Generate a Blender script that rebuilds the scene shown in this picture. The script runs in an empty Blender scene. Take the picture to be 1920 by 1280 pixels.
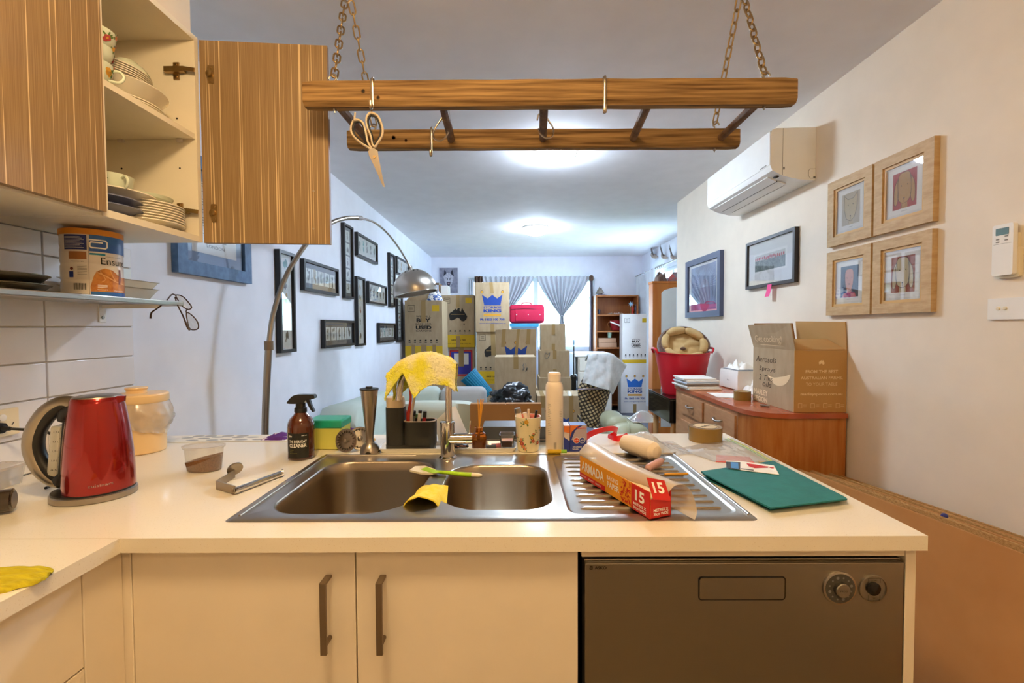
import bpy, bmesh, math, random
from mathutils import Vector, Matrix, noise
PI = math.pi
S = bpy.context.scene
COL = S.collection
random.seed(7)
# ------------------------------------------------------------------ camera, sky, exposure
FPX = 855.0
_r = math.radians(0.30)
_cy = Vector((4/FPX, 27/FPX, -1)).normalized()
_cz = Vector((-math.sin(_r), math.cos(_r), 0)); _cz = (_cz - _cy*_cz.dot(_cy)).normalized()
_cx = _cy.cross(_cz)
EYE = Vector((0, 0, 1.292))
cam_d = bpy.data.cameras.new('camera'); cam = bpy.data.objects.new('camera', cam_d); COL.objects.link(cam)
cam_d.sensor_width = 36; cam_d.lens = FPX*36/1920; cam_d.clip_start = 0.02; cam_d.clip_end = 200
_R = Matrix((_cx, _cy, _cz))
cam.matrix_world = Matrix.Translation(EYE) @ _R.to_4x4()
S.camera = cam

def P(px, py, Y=None, X=None, Z=None):
    """point of the room seen at a pixel of the 1920x1280 photograph, on the plane Y=, X= or Z="""
    d = _R @ Vector(((px-960)/FPX, (640-py)/FPX, -1))
    if Y is not None: t = Y/d.y
    elif X is not None: t = X/d.x
    else: t = (Z-EYE.z)/d.z
    return EYE + d*t

S.view_settings.view_transform = 'Standard'; S.view_settings.look = 'None'
S.view_settings.gamma = 1; S.view_settings.use_curve_mapping = False
S.view_settings.exposure = 2.0
S.cycles.use_denoising = True
S.cycles.max_bounces = 8; S.cycles.diffuse_bounces = 5; S.cycles.glossy_bounces = 4; S.cycles.transmission_bounces = 6; S.cycles.transparent_max_bounces = 14
S.cycles.sample_clamp_indirect = 6; S.cycles.caustics_reflective = False; S.cycles.caustics_refractive = False
W = bpy.data.worlds.new('sky'); S.world = W; W.use_nodes = True
SKY_STRENGTH = 5.2
_n = W.node_tree.nodes; _bg = _n['Background']
_tc = _n.new('ShaderNodeTexCoord'); _sp = _n.new('ShaderNodeSeparateXYZ'); _rp = _n.new('ShaderNodeValToRGB')
W.node_tree.links.new(_tc.outputs['Generated'], _sp.inputs[0]); W.node_tree.links.new(_sp.outputs['Z'], _rp.inputs[0])
_rp.color_ramp.elements[0].position = 0.0; _rp.color_ramp.elements[0].color = (0.74, 0.86, 1, 1)
_rp.color_ramp.elements[1].position = 0.7; _rp.color_ramp.elements[1].color = (0.52, 0.70, 1, 1)
W.node_tree.links.new(_rp.outputs[0], _bg.inputs[0]); _bg.inputs[1].default_value = SKY_STRENGTH
LAMP_COOL = 44.0      # emission of the two living room ceiling domes
FILL_WARM = 9.0  # emission of the added fill lamp behind the camera
LAMP_WARM = 21.5      # emission of the kitchen ceiling lamp
# daylight portals in the two window openings
def portal(name, loc, rot, sx, sy):
    l = bpy.data.lights.new(name, 'AREA'); l.shape = 'RECTANGLE'; l.size = sx; l.size_y = sy
    l.energy = 10; l.cycles.is_portal = True
    o = bpy.data.objects.new(name, l); COL.objects.link(o); o.location = loc; o.rotation_euler = rot
    return o
portal('window_daylight', (0.3, 7.50, 1.5), (math.radians(-90), 0, 0), 1.98, 1.14)
portal('side_window_daylight', (2.22, 6.0, 1.5), (0, math.radians(90), 0), 1.14, 1.78)

# ------------------------------------------------------------------ materials
def lin(h):
    h = h.lstrip('#'); c = [int(h[i:i+2], 16)/255 for i in (0, 2, 4)]
    return tuple(((x/12.92) if x <= .04045 else ((x+.055)/1.055)**2.4) for x in c) + (1,)
MATS = {}
def M(name, col='#ffffff', rough=.5, metal=0., noise_col=None, nscale=8, nstretch=(1, 1, 1), nlo=.35, nhi=.65, bump=0, bscale=60, bstretch=None,
      trans=0, ior=1.45, coat=0, sheen=0, emit=None, estr=0, alpha=1, spec=.5, wcol=None, aniso=0, detail=4):
    if name in MATS: return MATS[name]
    m = bpy.data.materials.new(name); m.use_nodes = True
    nt = m.node_tree; b = nt.nodes['Principled BSDF']; L = nt.links
    b.inputs['Base Color'].default_value = lin(col); b.inputs['Roughness'].default_value = rough
    b.inputs['Metallic'].default_value = metal; b.inputs['Transmission Weight'].default_value = trans
    b.inputs['IOR'].default_value = ior; b.inputs['Coat Weight'].default_value = coat; b.inputs['Sheen Weight'].default_value = sheen
    b.inputs['Alpha'].default_value = alpha; b.inputs['Specular IOR Level'].default_value = spec
    b.inputs['Anisotropic'].default_value = aniso
    if emit: b.inputs['Emission Color'].default_value = lin(emit); b.inputs['Emission Strength'].default_value = estr
    tc = nt.nodes.new('ShaderNodeTexCoord')
    def noise_tex(scale, stretch, det=4):
        mp = nt.nodes.new('ShaderNodeMapping'); mp.inputs['Scale'].default_value = stretch
        t = nt.nodes.new('ShaderNodeTexNoise'); t.inputs['Scale'].default_value = scale; t.inputs['Detail'].default_value = det
        L.new(tc.outputs['Object'], mp.inputs[0]); L.new(mp.outputs[0], t.inputs[0]); return t
    if noise_col is None and metal == 0 and trans == 0 and not emit:      # every surface gets a faint tone variation
        c = lin(col); t = noise_tex(nscale, nstretch); rp = nt.nodes.new('ShaderNodeValToRGB')
        rp.color_ramp.elements[0].position = .3; rp.color_ramp.elements[1].position = .7
        rp.color_ramp.elements[0].color = (c[0]*.965, c[1]*.965, c[2]*.965, 1); rp.color_ramp.elements[1].color = (min(1, c[0]*1.02), min(1, c[1]*1.02), min(1, c[2]*1.02), 1)
        L.new(t.outputs[0], rp.inputs[0]); L.new(rp.outputs[0], b.inputs['Base Color'])
    elif noise_col:
        t = noise_tex(nscale, nstretch, detail); rp = nt.nodes.new('ShaderNodeValToRGB')
        rp.color_ramp.elements[0].position = nlo; rp.color_ramp.elements[1].position = nhi
        rp.color_ramp.elements[0].color = lin(col); rp.color_ramp.elements[1].color = lin(noise_col)
        L.new(t.outputs[0], rp.inputs[0]); L.new(rp.outputs[0], b.inputs['Base Color'])
    if bump:
        t = noise_tex(bscale, bstretch or (1, 1, 1)); bp = nt.nodes.new('ShaderNodeBump')
        bp.inputs['Strength'].default_value = bump; bp.inputs['Distance'].default_value = .004
        L.new(t.outputs[0], bp.inputs['Height']); L.new(bp.outputs[0], b.inputs['Normal'])
    MATS[name] = m; return m
def glassy(name, tint='#ffffff', gloss=.08, rough=.02, body=0, bcol='#ffffff'):
    """thin clear sheet: see-through with a fresnel sheen, optionally a milky body"""
    if name in MATS: return MATS[name]
    m = bpy.data.materials.new(name); m.use_nodes = True; nt = m.node_tree; nt.nodes.clear(); L = nt.links
    out = nt.nodes.new('ShaderNodeOutputMaterial'); tr = nt.nodes.new('ShaderNodeBsdfTransparent'); gl = nt.nodes.new('ShaderNodeBsdfGlossy')
    mx = nt.nodes.new('ShaderNodeMixShader'); fr = nt.nodes.new('ShaderNodeLayerWeight'); fr.inputs[0].default_value = .15
    ad = nt.nodes.new('ShaderNodeMath'); ad.operation = 'MULTIPLY_ADD'; ad.inputs[1].default_value = .6; ad.inputs[2].default_value = gloss; ad.use_clamp = True
    tr.inputs[0].default_value = lin(tint); gl.inputs['Roughness'].default_value = rough
    L.new(fr.outputs['Facing'], ad.inputs[0]); L.new(ad.outputs[0], mx.inputs[0]); src = tr
    if body:
        df = nt.nodes.new('ShaderNodeBsdfDiffuse'); df.inputs[0].default_value = lin(bcol); m2 = nt.nodes.new('ShaderNodeMixShader'); m2.inputs[0].default_value = body
        L.new(tr.outputs[0], m2.inputs[1]); L.new(df.outputs[0], m2.inputs[2]); src = m2
    L.new(src.outputs[0], mx.inputs[1]); L.new(gl.outputs[0], mx.inputs[2]); L.new(mx.outputs[0], out.inputs[0])
    MATS[name] = m; return m
def stripes(name, base, dark, light, sx=60):
    """vertical zebra-grain laminate: fine brown grain with sparse pale streaks"""
    m = bpy.data.materials.new(name); m.use_nodes = True; nt = m.node_tree; b = nt.nodes['Principled BSDF']; L = nt.links
    tc = nt.nodes.new('ShaderNodeTexCoord')
    def tex(sc, st, det, w=0):
        mp = nt.nodes.new('ShaderNodeMapping'); mp.inputs['Scale'].default_value = st; mp.inputs['Location'].default_value = (w, w*.7, w*.3)
        t = nt.nodes.new('ShaderNodeTexNoise'); t.inputs['Scale'].default_value = sc; t.inputs['Detail'].default_value = det
        L.new(tc.outputs['Object'], mp.inputs[0]); L.new(mp.outputs[0], t.inputs[0]); return t
    a = tex(sx*3, (1, 1, .008), 3); r1 = nt.nodes.new('ShaderNodeValToRGB')
    r1.color_ramp.elements[0].position = .35; r1.color_ramp.elements[0].color = lin(dark); r1.color_ramp.elements[1].position = .65; r1.color_ramp.elements[1].color = lin(base)
    L.new(a.outputs[0], r1.inputs[0])
    s = tex(sx, (1, 1, .004), 0, 3.3); r2 = nt.nodes.new('ShaderNodeValToRGB')
    r2.color_ramp.elements[0].position = .665; r2.color_ramp.elements[0].color = (0, 0, 0, 1); r2.color_ramp.elements[1].position = .69; r2.color_ramp.elements[1].color = (1, 1, 1, 1)
    L.new(s.outputs[0], r2.inputs[0]); mx = nt.nodes.new('ShaderNodeMix'); mx.data_type = 'RGBA'
    L.new(r2.outputs[0], mx.inputs[0]); L.new(r1.outputs[0], mx.inputs[6]); mx.inputs[7].default_value = lin(light); L.new(mx.outputs[2], b.inputs['Base Color'])
    b.inputs['Roughness'].default_value = .42; MATS[name] = m; return m
def dots(name, base, dot, scale):
    m = bpy.data.materials.new(name); m.use_nodes = True; nt = m.node_tree; b = nt.nodes['Principled BSDF']; L = nt.links
    tc = nt.nodes.new('ShaderNodeTexCoord'); v = nt.nodes.new('ShaderNodeTexVoronoi'); v.voronoi_dimensions = '2D'; mp = nt.nodes.new('ShaderNodeMapping'); mp.inputs['Rotation'].default_value = (PI/2, 0, .5); v.inputs['Scale'].default_value = scale; v.inputs['Randomness'].default_value = .12
    r = nt.nodes.new('ShaderNodeValToRGB'); r.color_ramp.elements[0].position = .32; r.color_ramp.elements[0].color = lin(dot); r.color_ramp.elements[1].position = .38; r.color_ramp.elements[1].color = lin(base)
    L.new(tc.outputs['Object'], mp.inputs[0]); L.new(mp.outputs[0], v.inputs[0]); L.new(v.outputs['Distance'], r.inputs[0]); L.new(r.outputs[0], b.inputs['Base Color']); b.inputs['Roughness'].default_value = .8
    MATS[name] = m; return m

m_wall = M('wall_paint', '#ebeef8', .7, bump=.05, bscale=300)
m_wallw = M('wall_paint_warm', '#e9ddcb', .7, bump=.05, bscale=300)
m_ceil = M('ceiling_paint', '#ebe9ec', .8)
m_tile = M('glazed_tile', '#ecebee', .12, coat=.3); m_grout = M('grout', '#c9c0b4', .9)
m_quartz = M('quartz', '#ece4d2', .16, noise_col='#d9cbb0', nscale=420, nlo=.62, nhi=.72)
m_cream = M('cream_laminate', '#eee2cd', .38); m_creamin = M('cream_melamine', '#efe6d2', .5)
m_white = M('white_plastic', '#f0eee9', .35); m_wht = M('white_gloss', '#f2f1ec', .15)
m_zebra = stripes('zebra_laminate', '#9a7f5a', '#846845', '#d3ba90', 230)
m_steel = M('brushed_steel', '#b9b2a8', .28, 1, bump=.05, bscale=40, bstretch=(.3, 20, 20), aniso=.4)
m_steeld = M('dishwasher_steel', '#9c9589', .32, 1, bump=.06, bscale=30, bstretch=(.3, 1, 30))
m_bowl = M('satin_steel', '#a89c8c', .3, 1, bump=.04, bscale=200); m_chrome = M('chrome', '#d6d2cc', .07, 1)
m_satin = M('satin_nickel', '#a79e92', .3, 1); m_brass = M('aged_brass', '#b09468', .35, 1, bump=.1, bscale=200)
m_dkmetal = M('bronze_metal', '#8d7c68', .5, .9)
m_black = M('black_plastic', '#171615', .35); m_dk = M('charcoal', '#33332f', .6); m_blackg = M('black_gloss', '#0d0d0e', .12)
m_kraft = M('kraft_card', '#b39d7d', .85, noise_col='#aa9372', nscale=30, nstretch=(1, 1, .3))
m_kraftg = M('kit_card', '#b98f55', .85); m_kraftw = M('white_card', '#e2ddd8', .8); m_kraftb = M('brown_card', '#9b7144', .85)
m_ptape = M('packing_tape', '#9f8355', .25); m_blue = M('print_blue', '#1f4290', .7); m_orange = M('print_orange', '#d79a2e', .7); m_print = M('print_black', '#25221c', .8)
m_yellow = M('print_yellow', '#d2ab1c', .7); m_pwhite = M('print_white', '#f4f1ea', .6); m_pgrey = M('print_grey', '#7d7a74', .7)
m_glass = glassy('clear_glass'); m_pane = glassy('window_glass', '#f2fbff', .05); m_film = glassy('plastic_film', '#f6f4f0', .14, .10, .34, '#efe9e2')
m_red = M('red_plastic', '#c01426', .35); m_pink = M('pink_red_fabric', '#c31845', .7, bump=.2)

# ------------------------------------------------------------------ geometry helpers
def lerp_list(r, t):
    k = t*(len(r)-1); i = min(len(r)-2, int(k)); return r[i]+(r[i+1]-r[i])*(k-i)
class G:
    def __init__(s): s.b = bmesh.new(); s.sm = s.bx = 0
    def face(s, pts):
        vs = [s.b.verts.new(p) for p in pts]
        try: return s.b.faces.new(vs)
        except ValueError: return None
    def box(s, x0, x1, y0, y1, z0, z1, bev=0):
        return s.obox(Vector(((x0+x1)/2, (y0+y1)/2, (z0+z1)/2)), (abs(x1-x0), abs(y1-y0), abs(z1-z0)), None, bev)
    def obox(s, c, size, R=None, bev=0, seg=2):
        r = bmesh.ops.create_cube(s.b, size=1); vs = r['verts']; s.bx = 1
        for v in vs:
            p = Vector((v.co.x*size[0], v.co.y*size[1], v.co.z*size[2]))
            v.co = (R @ p if R else p) + Vector(c)
        if bev:
            es = list({e for v in vs for e in v.link_edges})
            bmesh.ops.bevel(s.b, geom=es, offset=bev, segments=seg, affect='EDGES', profile=.5)
        return s
    def loft(s, rings, closed=True, cap0=False, cap1=False):
        R = [[s.b.verts.new(p) for p in r] for r in rings]
        n = len(R[0])
        for a, b in zip(R, R[1:]):
            for i in range(n if closed else n-1):
                j = (i+1) % n
                try: s.b.faces.new((a[i], a[j], b[j], b[i]))
                except ValueError: pass
        if cap0: s.b.faces.new(list(reversed(R[0])))
        if cap1: s.b.faces.new(R[-1])
        return s
    def lathe(s, prof, c=(0, 0, 0), seg=24, R=None, sx=1, sy=1, cap0=True, cap1=True):
        c = Vector(c); rings = []
        for r, z in prof:
            ring = []
            for i in range(seg):
                a = 2*PI*i/seg; p = Vector((max(r, 1e-5)*math.cos(a)*sx, max(r, 1e-5)*math.sin(a)*sy, z))
                ring.append((R @ p if R else p) + c)
            rings.append(ring)
        return s.loft(rings, True, cap0, cap1)
    def cyl(s, p0, p1, r0, r1=None, seg=12, cap=True):
        p0, p1 = Vector(p0), Vector(p1); r1 = r0 if r1 is None else r1
        q = (p1-p0).to_track_quat('Z', 'Y').to_matrix(); L = (p1-p0).length
        return s.lathe([(r0, 0), (r1, L)], p0, seg, q, cap0=cap, cap1=cap)
    def tube(s, pts, r, seg=8, closed=False, smooth=0, flat=1):
        pts = [Vector(p) for p in pts]; s.sm = 1
        if smooth: pts = catmull(pts, smooth, closed)
        n = len(pts); rings = []; up = None
        for i, p in enumerate(pts):
            a = pts[(i-1) % n] if (closed or i > 0) else p; b = pts[(i+1) % n] if (closed or i < n-1) else p
            t = (b-a).normalized()
            if up is None: up = t.orthogonal().normalized()
            up = (up - t*up.dot(t)); up = up.normalized() if up.length > 1e-6 else t.orthogonal().normalized()
            sd = t.cross(up); rr = lerp_list(r, i/max(1, n-1)) if isinstance(r, (list, tuple)) else (r(i/(n-1)) if callable(r) else r)
            rings.append([p + up*math.cos(2*PI*k/seg)*rr + sd*math.sin(2*PI*k/seg)*rr*flat for k in range(seg)])
        if closed: rings.append(rings[0]); return s.loft(rings)
        return s.loft(rings, True, True, True)
    def grid(s, f, nu, nv, thick=0):
        g = [[Vector(f(i/nu, j/nv)) for j in range(nv+1)] for i in range(nu+1)]
        V = [[s.b.verts.new(p) for p in row] for row in g]
        fs = [s.b.faces.new((V[i][j], V[i+1][j], V[i+1][j+1], V[i][j+1])) for i in range(nu) for j in range(nv)]
        if thick:
            s.b.normal_update(); bmesh.ops.solidify(s.b, geom=fs, thickness=thick)
        return s
    def ball(s, c, r, seg=14, sc=(1, 1, 1), R=None):
        n = seg//2+1
        return s.lathe([(r*math.sin(PI*i/n)*1, -r*math.cos(PI*i/n)*sc[2]) for i in range(n+1)], c, seg, R, sc[0], sc[1])
    def prism(s, fm, pts, n0, n1):
        a = [s.b.verts.new(fm(u, v, n0)) for u, v in pts]; b = [s.b.verts.new(fm(u, v, n1)) for u, v in pts]; n = len(pts)
        s.b.faces.new(list(reversed(a))); s.b.faces.new(b)
        for i in range(n): s.b.faces.new((a[i], a[(i+1) % n], b[(i+1) % n], b[i]))
        return s
    def dec(s, fm, pts, n=.0006): s.face([fm(u, v, n) for u, v in pts]); return s
    def rect(s, fm, u0, v0, u1, v1, n=.0006, div=1):
        for k in range(div):
            a = u0+(u1-u0)*k/div; b = u0+(u1-u0)*(k+1)/div; s.dec(fm, [(a, v0), (b, v0), (b, v1), (a, v1)], n)
        return s
    def disc(s, fm, u, v, r, n=.0006, seg=16, ry=None): return s.dec(fm, [(u+r*math.cos(2*PI*i/seg), v+(ry or r)*math.sin(2*PI*i/seg)) for i in range(seg)], n)
    def stroke(s, fm, pts, w, n=.0008, smooth=4, closed=False, sub=0):
        P2 = [Vector((a, b, 0)) for a, b in pts]
        if smooth: P2 = catmull(P2, smooth, closed)
        if closed: P2.append(P2[0])
        if sub:
            Q2 = [P2[0]]
            for a, b in zip(P2, P2[1:]):
                m_ = max(1, int((b-a).length/sub)); Q2 += [a.lerp(b, (i+1)/m_) for i in range(m_)]
            P2 = Q2
        for a, b in zip(P2, P2[1:]):
            d = (b-a)
            if d.length < 1e-7: continue
            d = d.normalized()*w*.25; q = Vector((-d.y, d.x, 0)).normalized()*w/2
            s.dec(fm, [((a-d-q).x, (a-d-q).y), ((b+d-q).x, (b+d-q).y), ((b+d+q).x, (b+d+q).y), ((a-d+q).x, (a-d+q).y)], n)
        return s
    def build(s, name, mat, parent=None, label=None, sharp=35, **kw):
        if sharp == 35: sharp = 20 if s.bx else 62 if s.sm else 29
        me = bpy.data.meshes.new(name)
        off = Vector(parent.get('_off', (0, 0, 0))) if parent else Vector()
        if off.length: bmesh.ops.translate(s.b, verts=s.b.verts, vec=-off)
        if kw.pop('fix', True): bmesh.ops.recalc_face_normals(s.b, faces=s.b.faces)
        s.b.to_mesh(me); s.b.free()
        if sharp:
            me.shade_smooth(); me.set_sharp_from_angle(angle=math.radians(sharp))
        me.materials.append(mat)
        o = bpy.data.objects.new(name, me); COL.objects.link(o)
        if parent: o.parent = parent; o['_off'] = off
        if label: o['label'] = label
        for k, v in kw.items(): o[k] = v
        return o
def catmull(p, n, closed=False):
    out = []; m = len(p)
    for i in range(m if closed else m-1):
        p0 = p[(i-1) % m] if closed or i > 0 else p[0]*2-p[1]; p1 = p[i]; p2 = p[(i+1) % m]
        p3 = p[(i+2) % m] if closed or i < m-2 else p[-1]*2-p[-2]
        for k in range(n):
            t = k/n; out.append(.5*((2*p1)+(p2-p0)*t+(2*p0-5*p1+4*p2-p3)*t*t+(3*p1-p0-3*p2+p3)*t**3))
    if not closed: out.append(p[-1])
    return out
def thing(name, label, cat, loc=(0, 0, 0), group=None):
    o = bpy.data.objects.new(name, None); COL.objects.link(o); o.location = loc; o['_off'] = tuple(loc); o.empty_display_size = .05
    o['label'] = label; o['category'] = cat
    if group: o['group'] = group
    return o
def tag(o, label, cat, group=None):
    o['label'] = label; o['category'] = cat
    if group: o['group'] = group
    return o
def place(o, loc, rz=0, rx=0, ry=0): o.location = loc; o.rotation_euler = (rx, ry, rz); return o
def dup(root, loc=None, rz=None, label=None, rot=None):
    kids = {}
    for ch in bpy.data.objects:
        if ch.parent: kids.setdefault(ch.parent.name, []).append(ch)
    def cp(o, par):
        c = o.copy(); COL.objects.link(c)
        if par: c.parent = par
        for k in kids.get(o.name, []): cp(k, c)
        return c
    r = cp(root, None)
    if loc is not None: r.location = loc
    if rz is not None: r.rotation_euler = (r.rotation_euler.x, r.rotation_euler.y, rz)
    if rot is not None: r.rotation_euler = rot
    if label: r['label'] = label
    return r
def struct(g, name, mat, parent=None, **k):
    o = g.build(name, mat, parent, **k)
    if not parent: o['kind'] = 'structure'
    return o
def frame(O, U, V):
    O, U, V = Vector(O), Vector(U).normalized(), Vector(V).normalized(); N = U.cross(V)
    return lambda u, v, n=0: O + U*u + V*v + N*n
def cmap(c, r, a0=-PI/2, R=None):
    c = Vector(c); rf = r if callable(r) else (lambda v: r)
    def f(u, v, n=0):
        a = a0 + u/rf(.0 if callable(r) and False else v); q = rf(v)+n; p = Vector((q*math.cos(a), q*math.sin(a), v))
        return c + (R @ p if R else p)
    return f
def text_polys(s, bold=0):
    c = bpy.data.curves.new('t', 'FONT'); c.body = s; c.size = 1; c.offset = bold; c.resolution_u = 3
    o = bpy.data.objects.new('t', c); me = bpy.data.meshes.new_from_object(o)
    vs = [v.co.copy() for v in me.vertices]; fs = [tuple(p.vertices) for p in me.polygons]
    bpy.data.objects.remove(o); bpy.data.curves.remove(c); bpy.data.meshes.remove(me)
    return vs, fs
def text(g, s, fm, cx, cy, w, h=None, n=.0008, bold=0.01, slant=0):
    """fit a word to width w (and height h) centred on (cx, cy) of the surface fm"""
    vs, fs = text_polys(s, bold)
    if not vs: return g
    x0 = min(v.x for v in vs); x1 = max(v.x for v in vs); y0 = min(v.y for v in vs); y1 = max(v.y for v in vs)
    kx = w/(x1-x0); ky = (h/(y1-y0)) if h else kx
    V = [g.b.verts.new(fm(cx+(v.x-(x0+x1)/2)*kx+slant*(v.y-y0)*ky, cy+(v.y-(y0+y1)/2)*ky, n)) for v in vs]
    for f in fs:
        try: g.b.faces.new([V[i] for i in f])
        except ValueError: pass
    return g
def rrect(x0, x1, y0, y1, r, seg=6):
    pts = []
    for cx, cy, a in ((x1-r, y1-r, 0), (x0+r, y1-r, 90), (x0+r, y0+r, 180), (x1-r, y0+r, 270)):
        for k in range(seg+1):
            t = math.radians(a+90*k/seg); pts.append((cx+r*math.cos(t), cy+r*math.sin(t)))
    return pts
def nz(x, y, z=0, s=1): return noise.noise(Vector((x*s, y*s, z*s)))
def deco(parent, name, mat, fn, label=None):
    g = G(); fn(g); return g.build(name, mat, parent, label, sharp=0, fix=False)
# ------------------------------------------------------------------ room shell
XL, XR, XF, YF, YC, ZC = -1.33, 1.50, 2.06, 7.38, 4.22, 2.422
YB = -1.9
m_carpet = M('carpet', '#5a5a62', .95, noise_col='#6a6a70', nscale=300, bump=.6, bscale=400)
g = G(); g.box(XL-.2, XF+.2, 1.6, YF+.2, -.06, 0); struct(g, 'floor', m_carpet)
g = G(); g.box(XL-.2, XF+.2, YB-.2, 1.599, -.06, 0); struct(g, 'floor', M('tan_reflect_floor', '#8e7c62', .4))  # unseen tan floor, added for its brown reflection in the dishwasher
g = G(); g.box(XL-.2, XF+.2, YB-.2, YF+.2, ZC, ZC+.08); struct(g, 'ceiling', m_ceil)
g = G(); g.box(XL-.15, XL, YB-.2, YF+.2, 0, ZC); wl = struct(g, 'wall_left', m_wall)
g = G(); g.box(XR, XR+.12, YB-.2, YC, 0, ZC); g.box(XR+.12, XF+.15, YC-.12, YC, 0, ZC); struct(g, 'wall_right', m_wallw)
g = G(); g.box(XL-.15, XF+.15, YB-.15, YB, 0, ZC); struct(g, 'wall_back', m_wallw)
# far wall with its window opening
WX0, WX1, WZ0, WZ1 = -.72, 1.30, .92, 2.08
g = G(); g.box(XL-.15, WX0, YF, YF+.15, 0, ZC); g.box(WX1, XF+.15, YF, YF+.15, 0, ZC); g.box(WX0, WX1, YF, YF+.15, 0, WZ0); g.box(WX0, WX1, YF, YF+.15, WZ1, ZC); struct(g, 'wall_far', m_wall)
SY0, SY1 = 5.1, 6.9
g = G(); g.box(XF, XF+.15, YC, SY0, 0, ZC); g.box(XF, XF+.15, SY1, YF, 0, ZC); g.box(XF, XF+.15, SY0, SY1, 0, WZ0); g.box(XF, XF+.15, SY0, SY1, WZ1, ZC); struct(g, 'wall_side', m_wall)
m_alu = M('window_frame_white', '#dfe6ee', .4)
def window(name, fm, w, h, posts):
    """white frame with sashes; u runs right, v up, n into the room"""
    g = G()
    for a, b, c, d in ((0, w, 0, .05), (0, w, h-.05, h), (0, .05, .05, h-.05), (w-.05, w, .05, h-.05)): g.prism(fm, [(a, c), (b, c), (b, d), (a, d)], -.10, -.02)
    o = struct(g, name, m_alu, sharp=35)
    xs = [.05]+posts+[w-.05]
    for p in posts:
        g = G(); g.prism(fm, [(p-.035, .05), (p+.035, .05), (p+.035, h-.05), (p-.035, h-.05)], -.095, -.03); g.build('mullion', m_alu, o)
    for a, b in zip(xs, xs[1:]):
        g = G(); g.prism(fm, [(a+.01, .05), (b-.01, .05), (b-.01, h-.05), (a+.01, h-.05)], -.066, -.062); g.build('pane', m_pane, o, sharp=0)
    g = G(); g.prism(fm, [(-.02, -.03), (w+.02, -.03), (w+.02, 0), (-.02, 0)], -.12, .04); g.build('window_sill', m_alu, o)
window('window_1', frame((WX0, YF, WZ0), (1, 0, 0), (0, 0, 1)), WX1-WX0, WZ1-WZ0, [.52, 1.075, 1.55][0:2])
window('window_2', frame((XF, SY1, WZ0), (0, -1, 0), (0, 0, 1)), SY1-SY0, WZ1-WZ0, [.9])
# glazed wall tiles, each one its own piece of the left wall
base = None
for iz in range(7):
    for y0, y1 in ((-.222, .077), (.079, .378), (.380, .678), (.680, .977), (.980, 1.277), (1.280, 1.575)):
        z0, z1 = .902+iz*.1, .998+iz*.1
        if z1 > 1.57: z1 = 1.566
        key = (round(y1-y0, 3), z1-z0 < .09)
        g = G(); g.box(XL+.003, XL+.010, y0+.001, y1-.001, z0, z1, .0015); g.build('tile', m_tile, wl)
g = G(); g.box(XL, XL+.004, -.3, 1.573, .9, 1.567); g.build('grout', m_grout, wl)
# bulkhead over the wall cabinets
g = G(); g.box(XL, -1.02, YB, 1.47, 2.2145, ZC); struct(g, 'trim_1', m_wallw)
for nm, a in (('baseboard_left', (XL, XL+.015, 1.75, YF, 0, .09)), ('baseboard_right', (XR-.015, XR, .2, YC, 0, .09)), ('baseboard_far', (XL+.015, XF, YF-.015, YF, 0, .09)), ('baseboard_side', (XF-.015, XF, YC+.02, YF-.02, 0, .09))):
    g = G(); g.box(*a); struct(g, nm, m_white)
# ------------------------------------------------------------------ outside
m_grass = M('lawn', '#7f9a62', .9); m_bush = M('foliage', '#7d9a74', .9, noise_col='#56764f', nscale=3)
g = G(); g.box(-30, 40, YF+.16, 60, -.5, -.4); struct(g, 'ground', m_grass)
nb = thing('neighbour_house', 'pale neighbouring house seen through the far window', 'house', (3.2, 16, -.4))
g = G(); g.box(-2, 7.5, 16, 22, -.4, 2.3); g.build('wall', M('render_pale', '#e9e4da', .8), nb)
g = G(); g.loft([[(-2.4, 15.6, 2.3), (7.9, 15.6, 2.3), (7.9, 22.4, 2.3), (-2.4, 22.4, 2.3)], [(0, 18.8, 3.6), (5.6, 18.8, 3.6), (5.6, 19.2, 3.6), (0, 19.2, 3.6)]], True, True, True); g.build('roof', M('roof_grey', '#b9bbc0', .7), nb)
g = G(); g.box(1.9, 2.45, 15.95, 16.02, .6, 1.3); w_ = g.build('window', m_alu, nb)
g = G(); g.box(1.97, 2.38, 15.93, 15.96, .67, 1.23); g.build('pane', M('pane_grey', '#8b98a6', .1), w_)
fn = thing('garden_fence', 'low grey garden fence beyond the far window sill', 'fence', (1.2, 11, -.4))
for i in range(22):
    g = G(); g.box(-1.4+i*.25, -1.17+i*.25, 11, 11.03, -.4, .75); g.build('paling', M('fence_grey', '#7d8c98', .8), fn)
hd = None
for i, (x, y, r) in enumerate(((1.0, 30, 2.4), (8.5, 32, 3.0), (-6.5, 34, 2.8), (15, 24, 3.2), (10.5, 11.6, 1.5), (12.5, 7.0, 1.7))):
    t = thing('garden_tree', ['round green tree above the neighbour roof', 'wide green tree right of the neighbour roof', 'green tree far left beyond the fence', 'large green tree far right of the house', 'rounded shrub beyond the side window', 'leafy shrub nearest the side window'][i], 'tree', (x, y, -.4), 'trees outside')
    g = G(); bmesh.ops.create_icosphere(g.b, subdivisions=3, radius=r)
    for v in g.b.verts: v.co = v.co*(1+.25*nz(v.co.x+i*9, v.co.y, v.co.z, 1.3/r*2)) + Vector((x, y, r*.9))
    g.build('crown', m_bush, t)
    g = G(); g.cyl((x, y, -.4), (x, y, r*.6), .16); g.build('trunk', M('bark', '#6d5842', .9), t)

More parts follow.
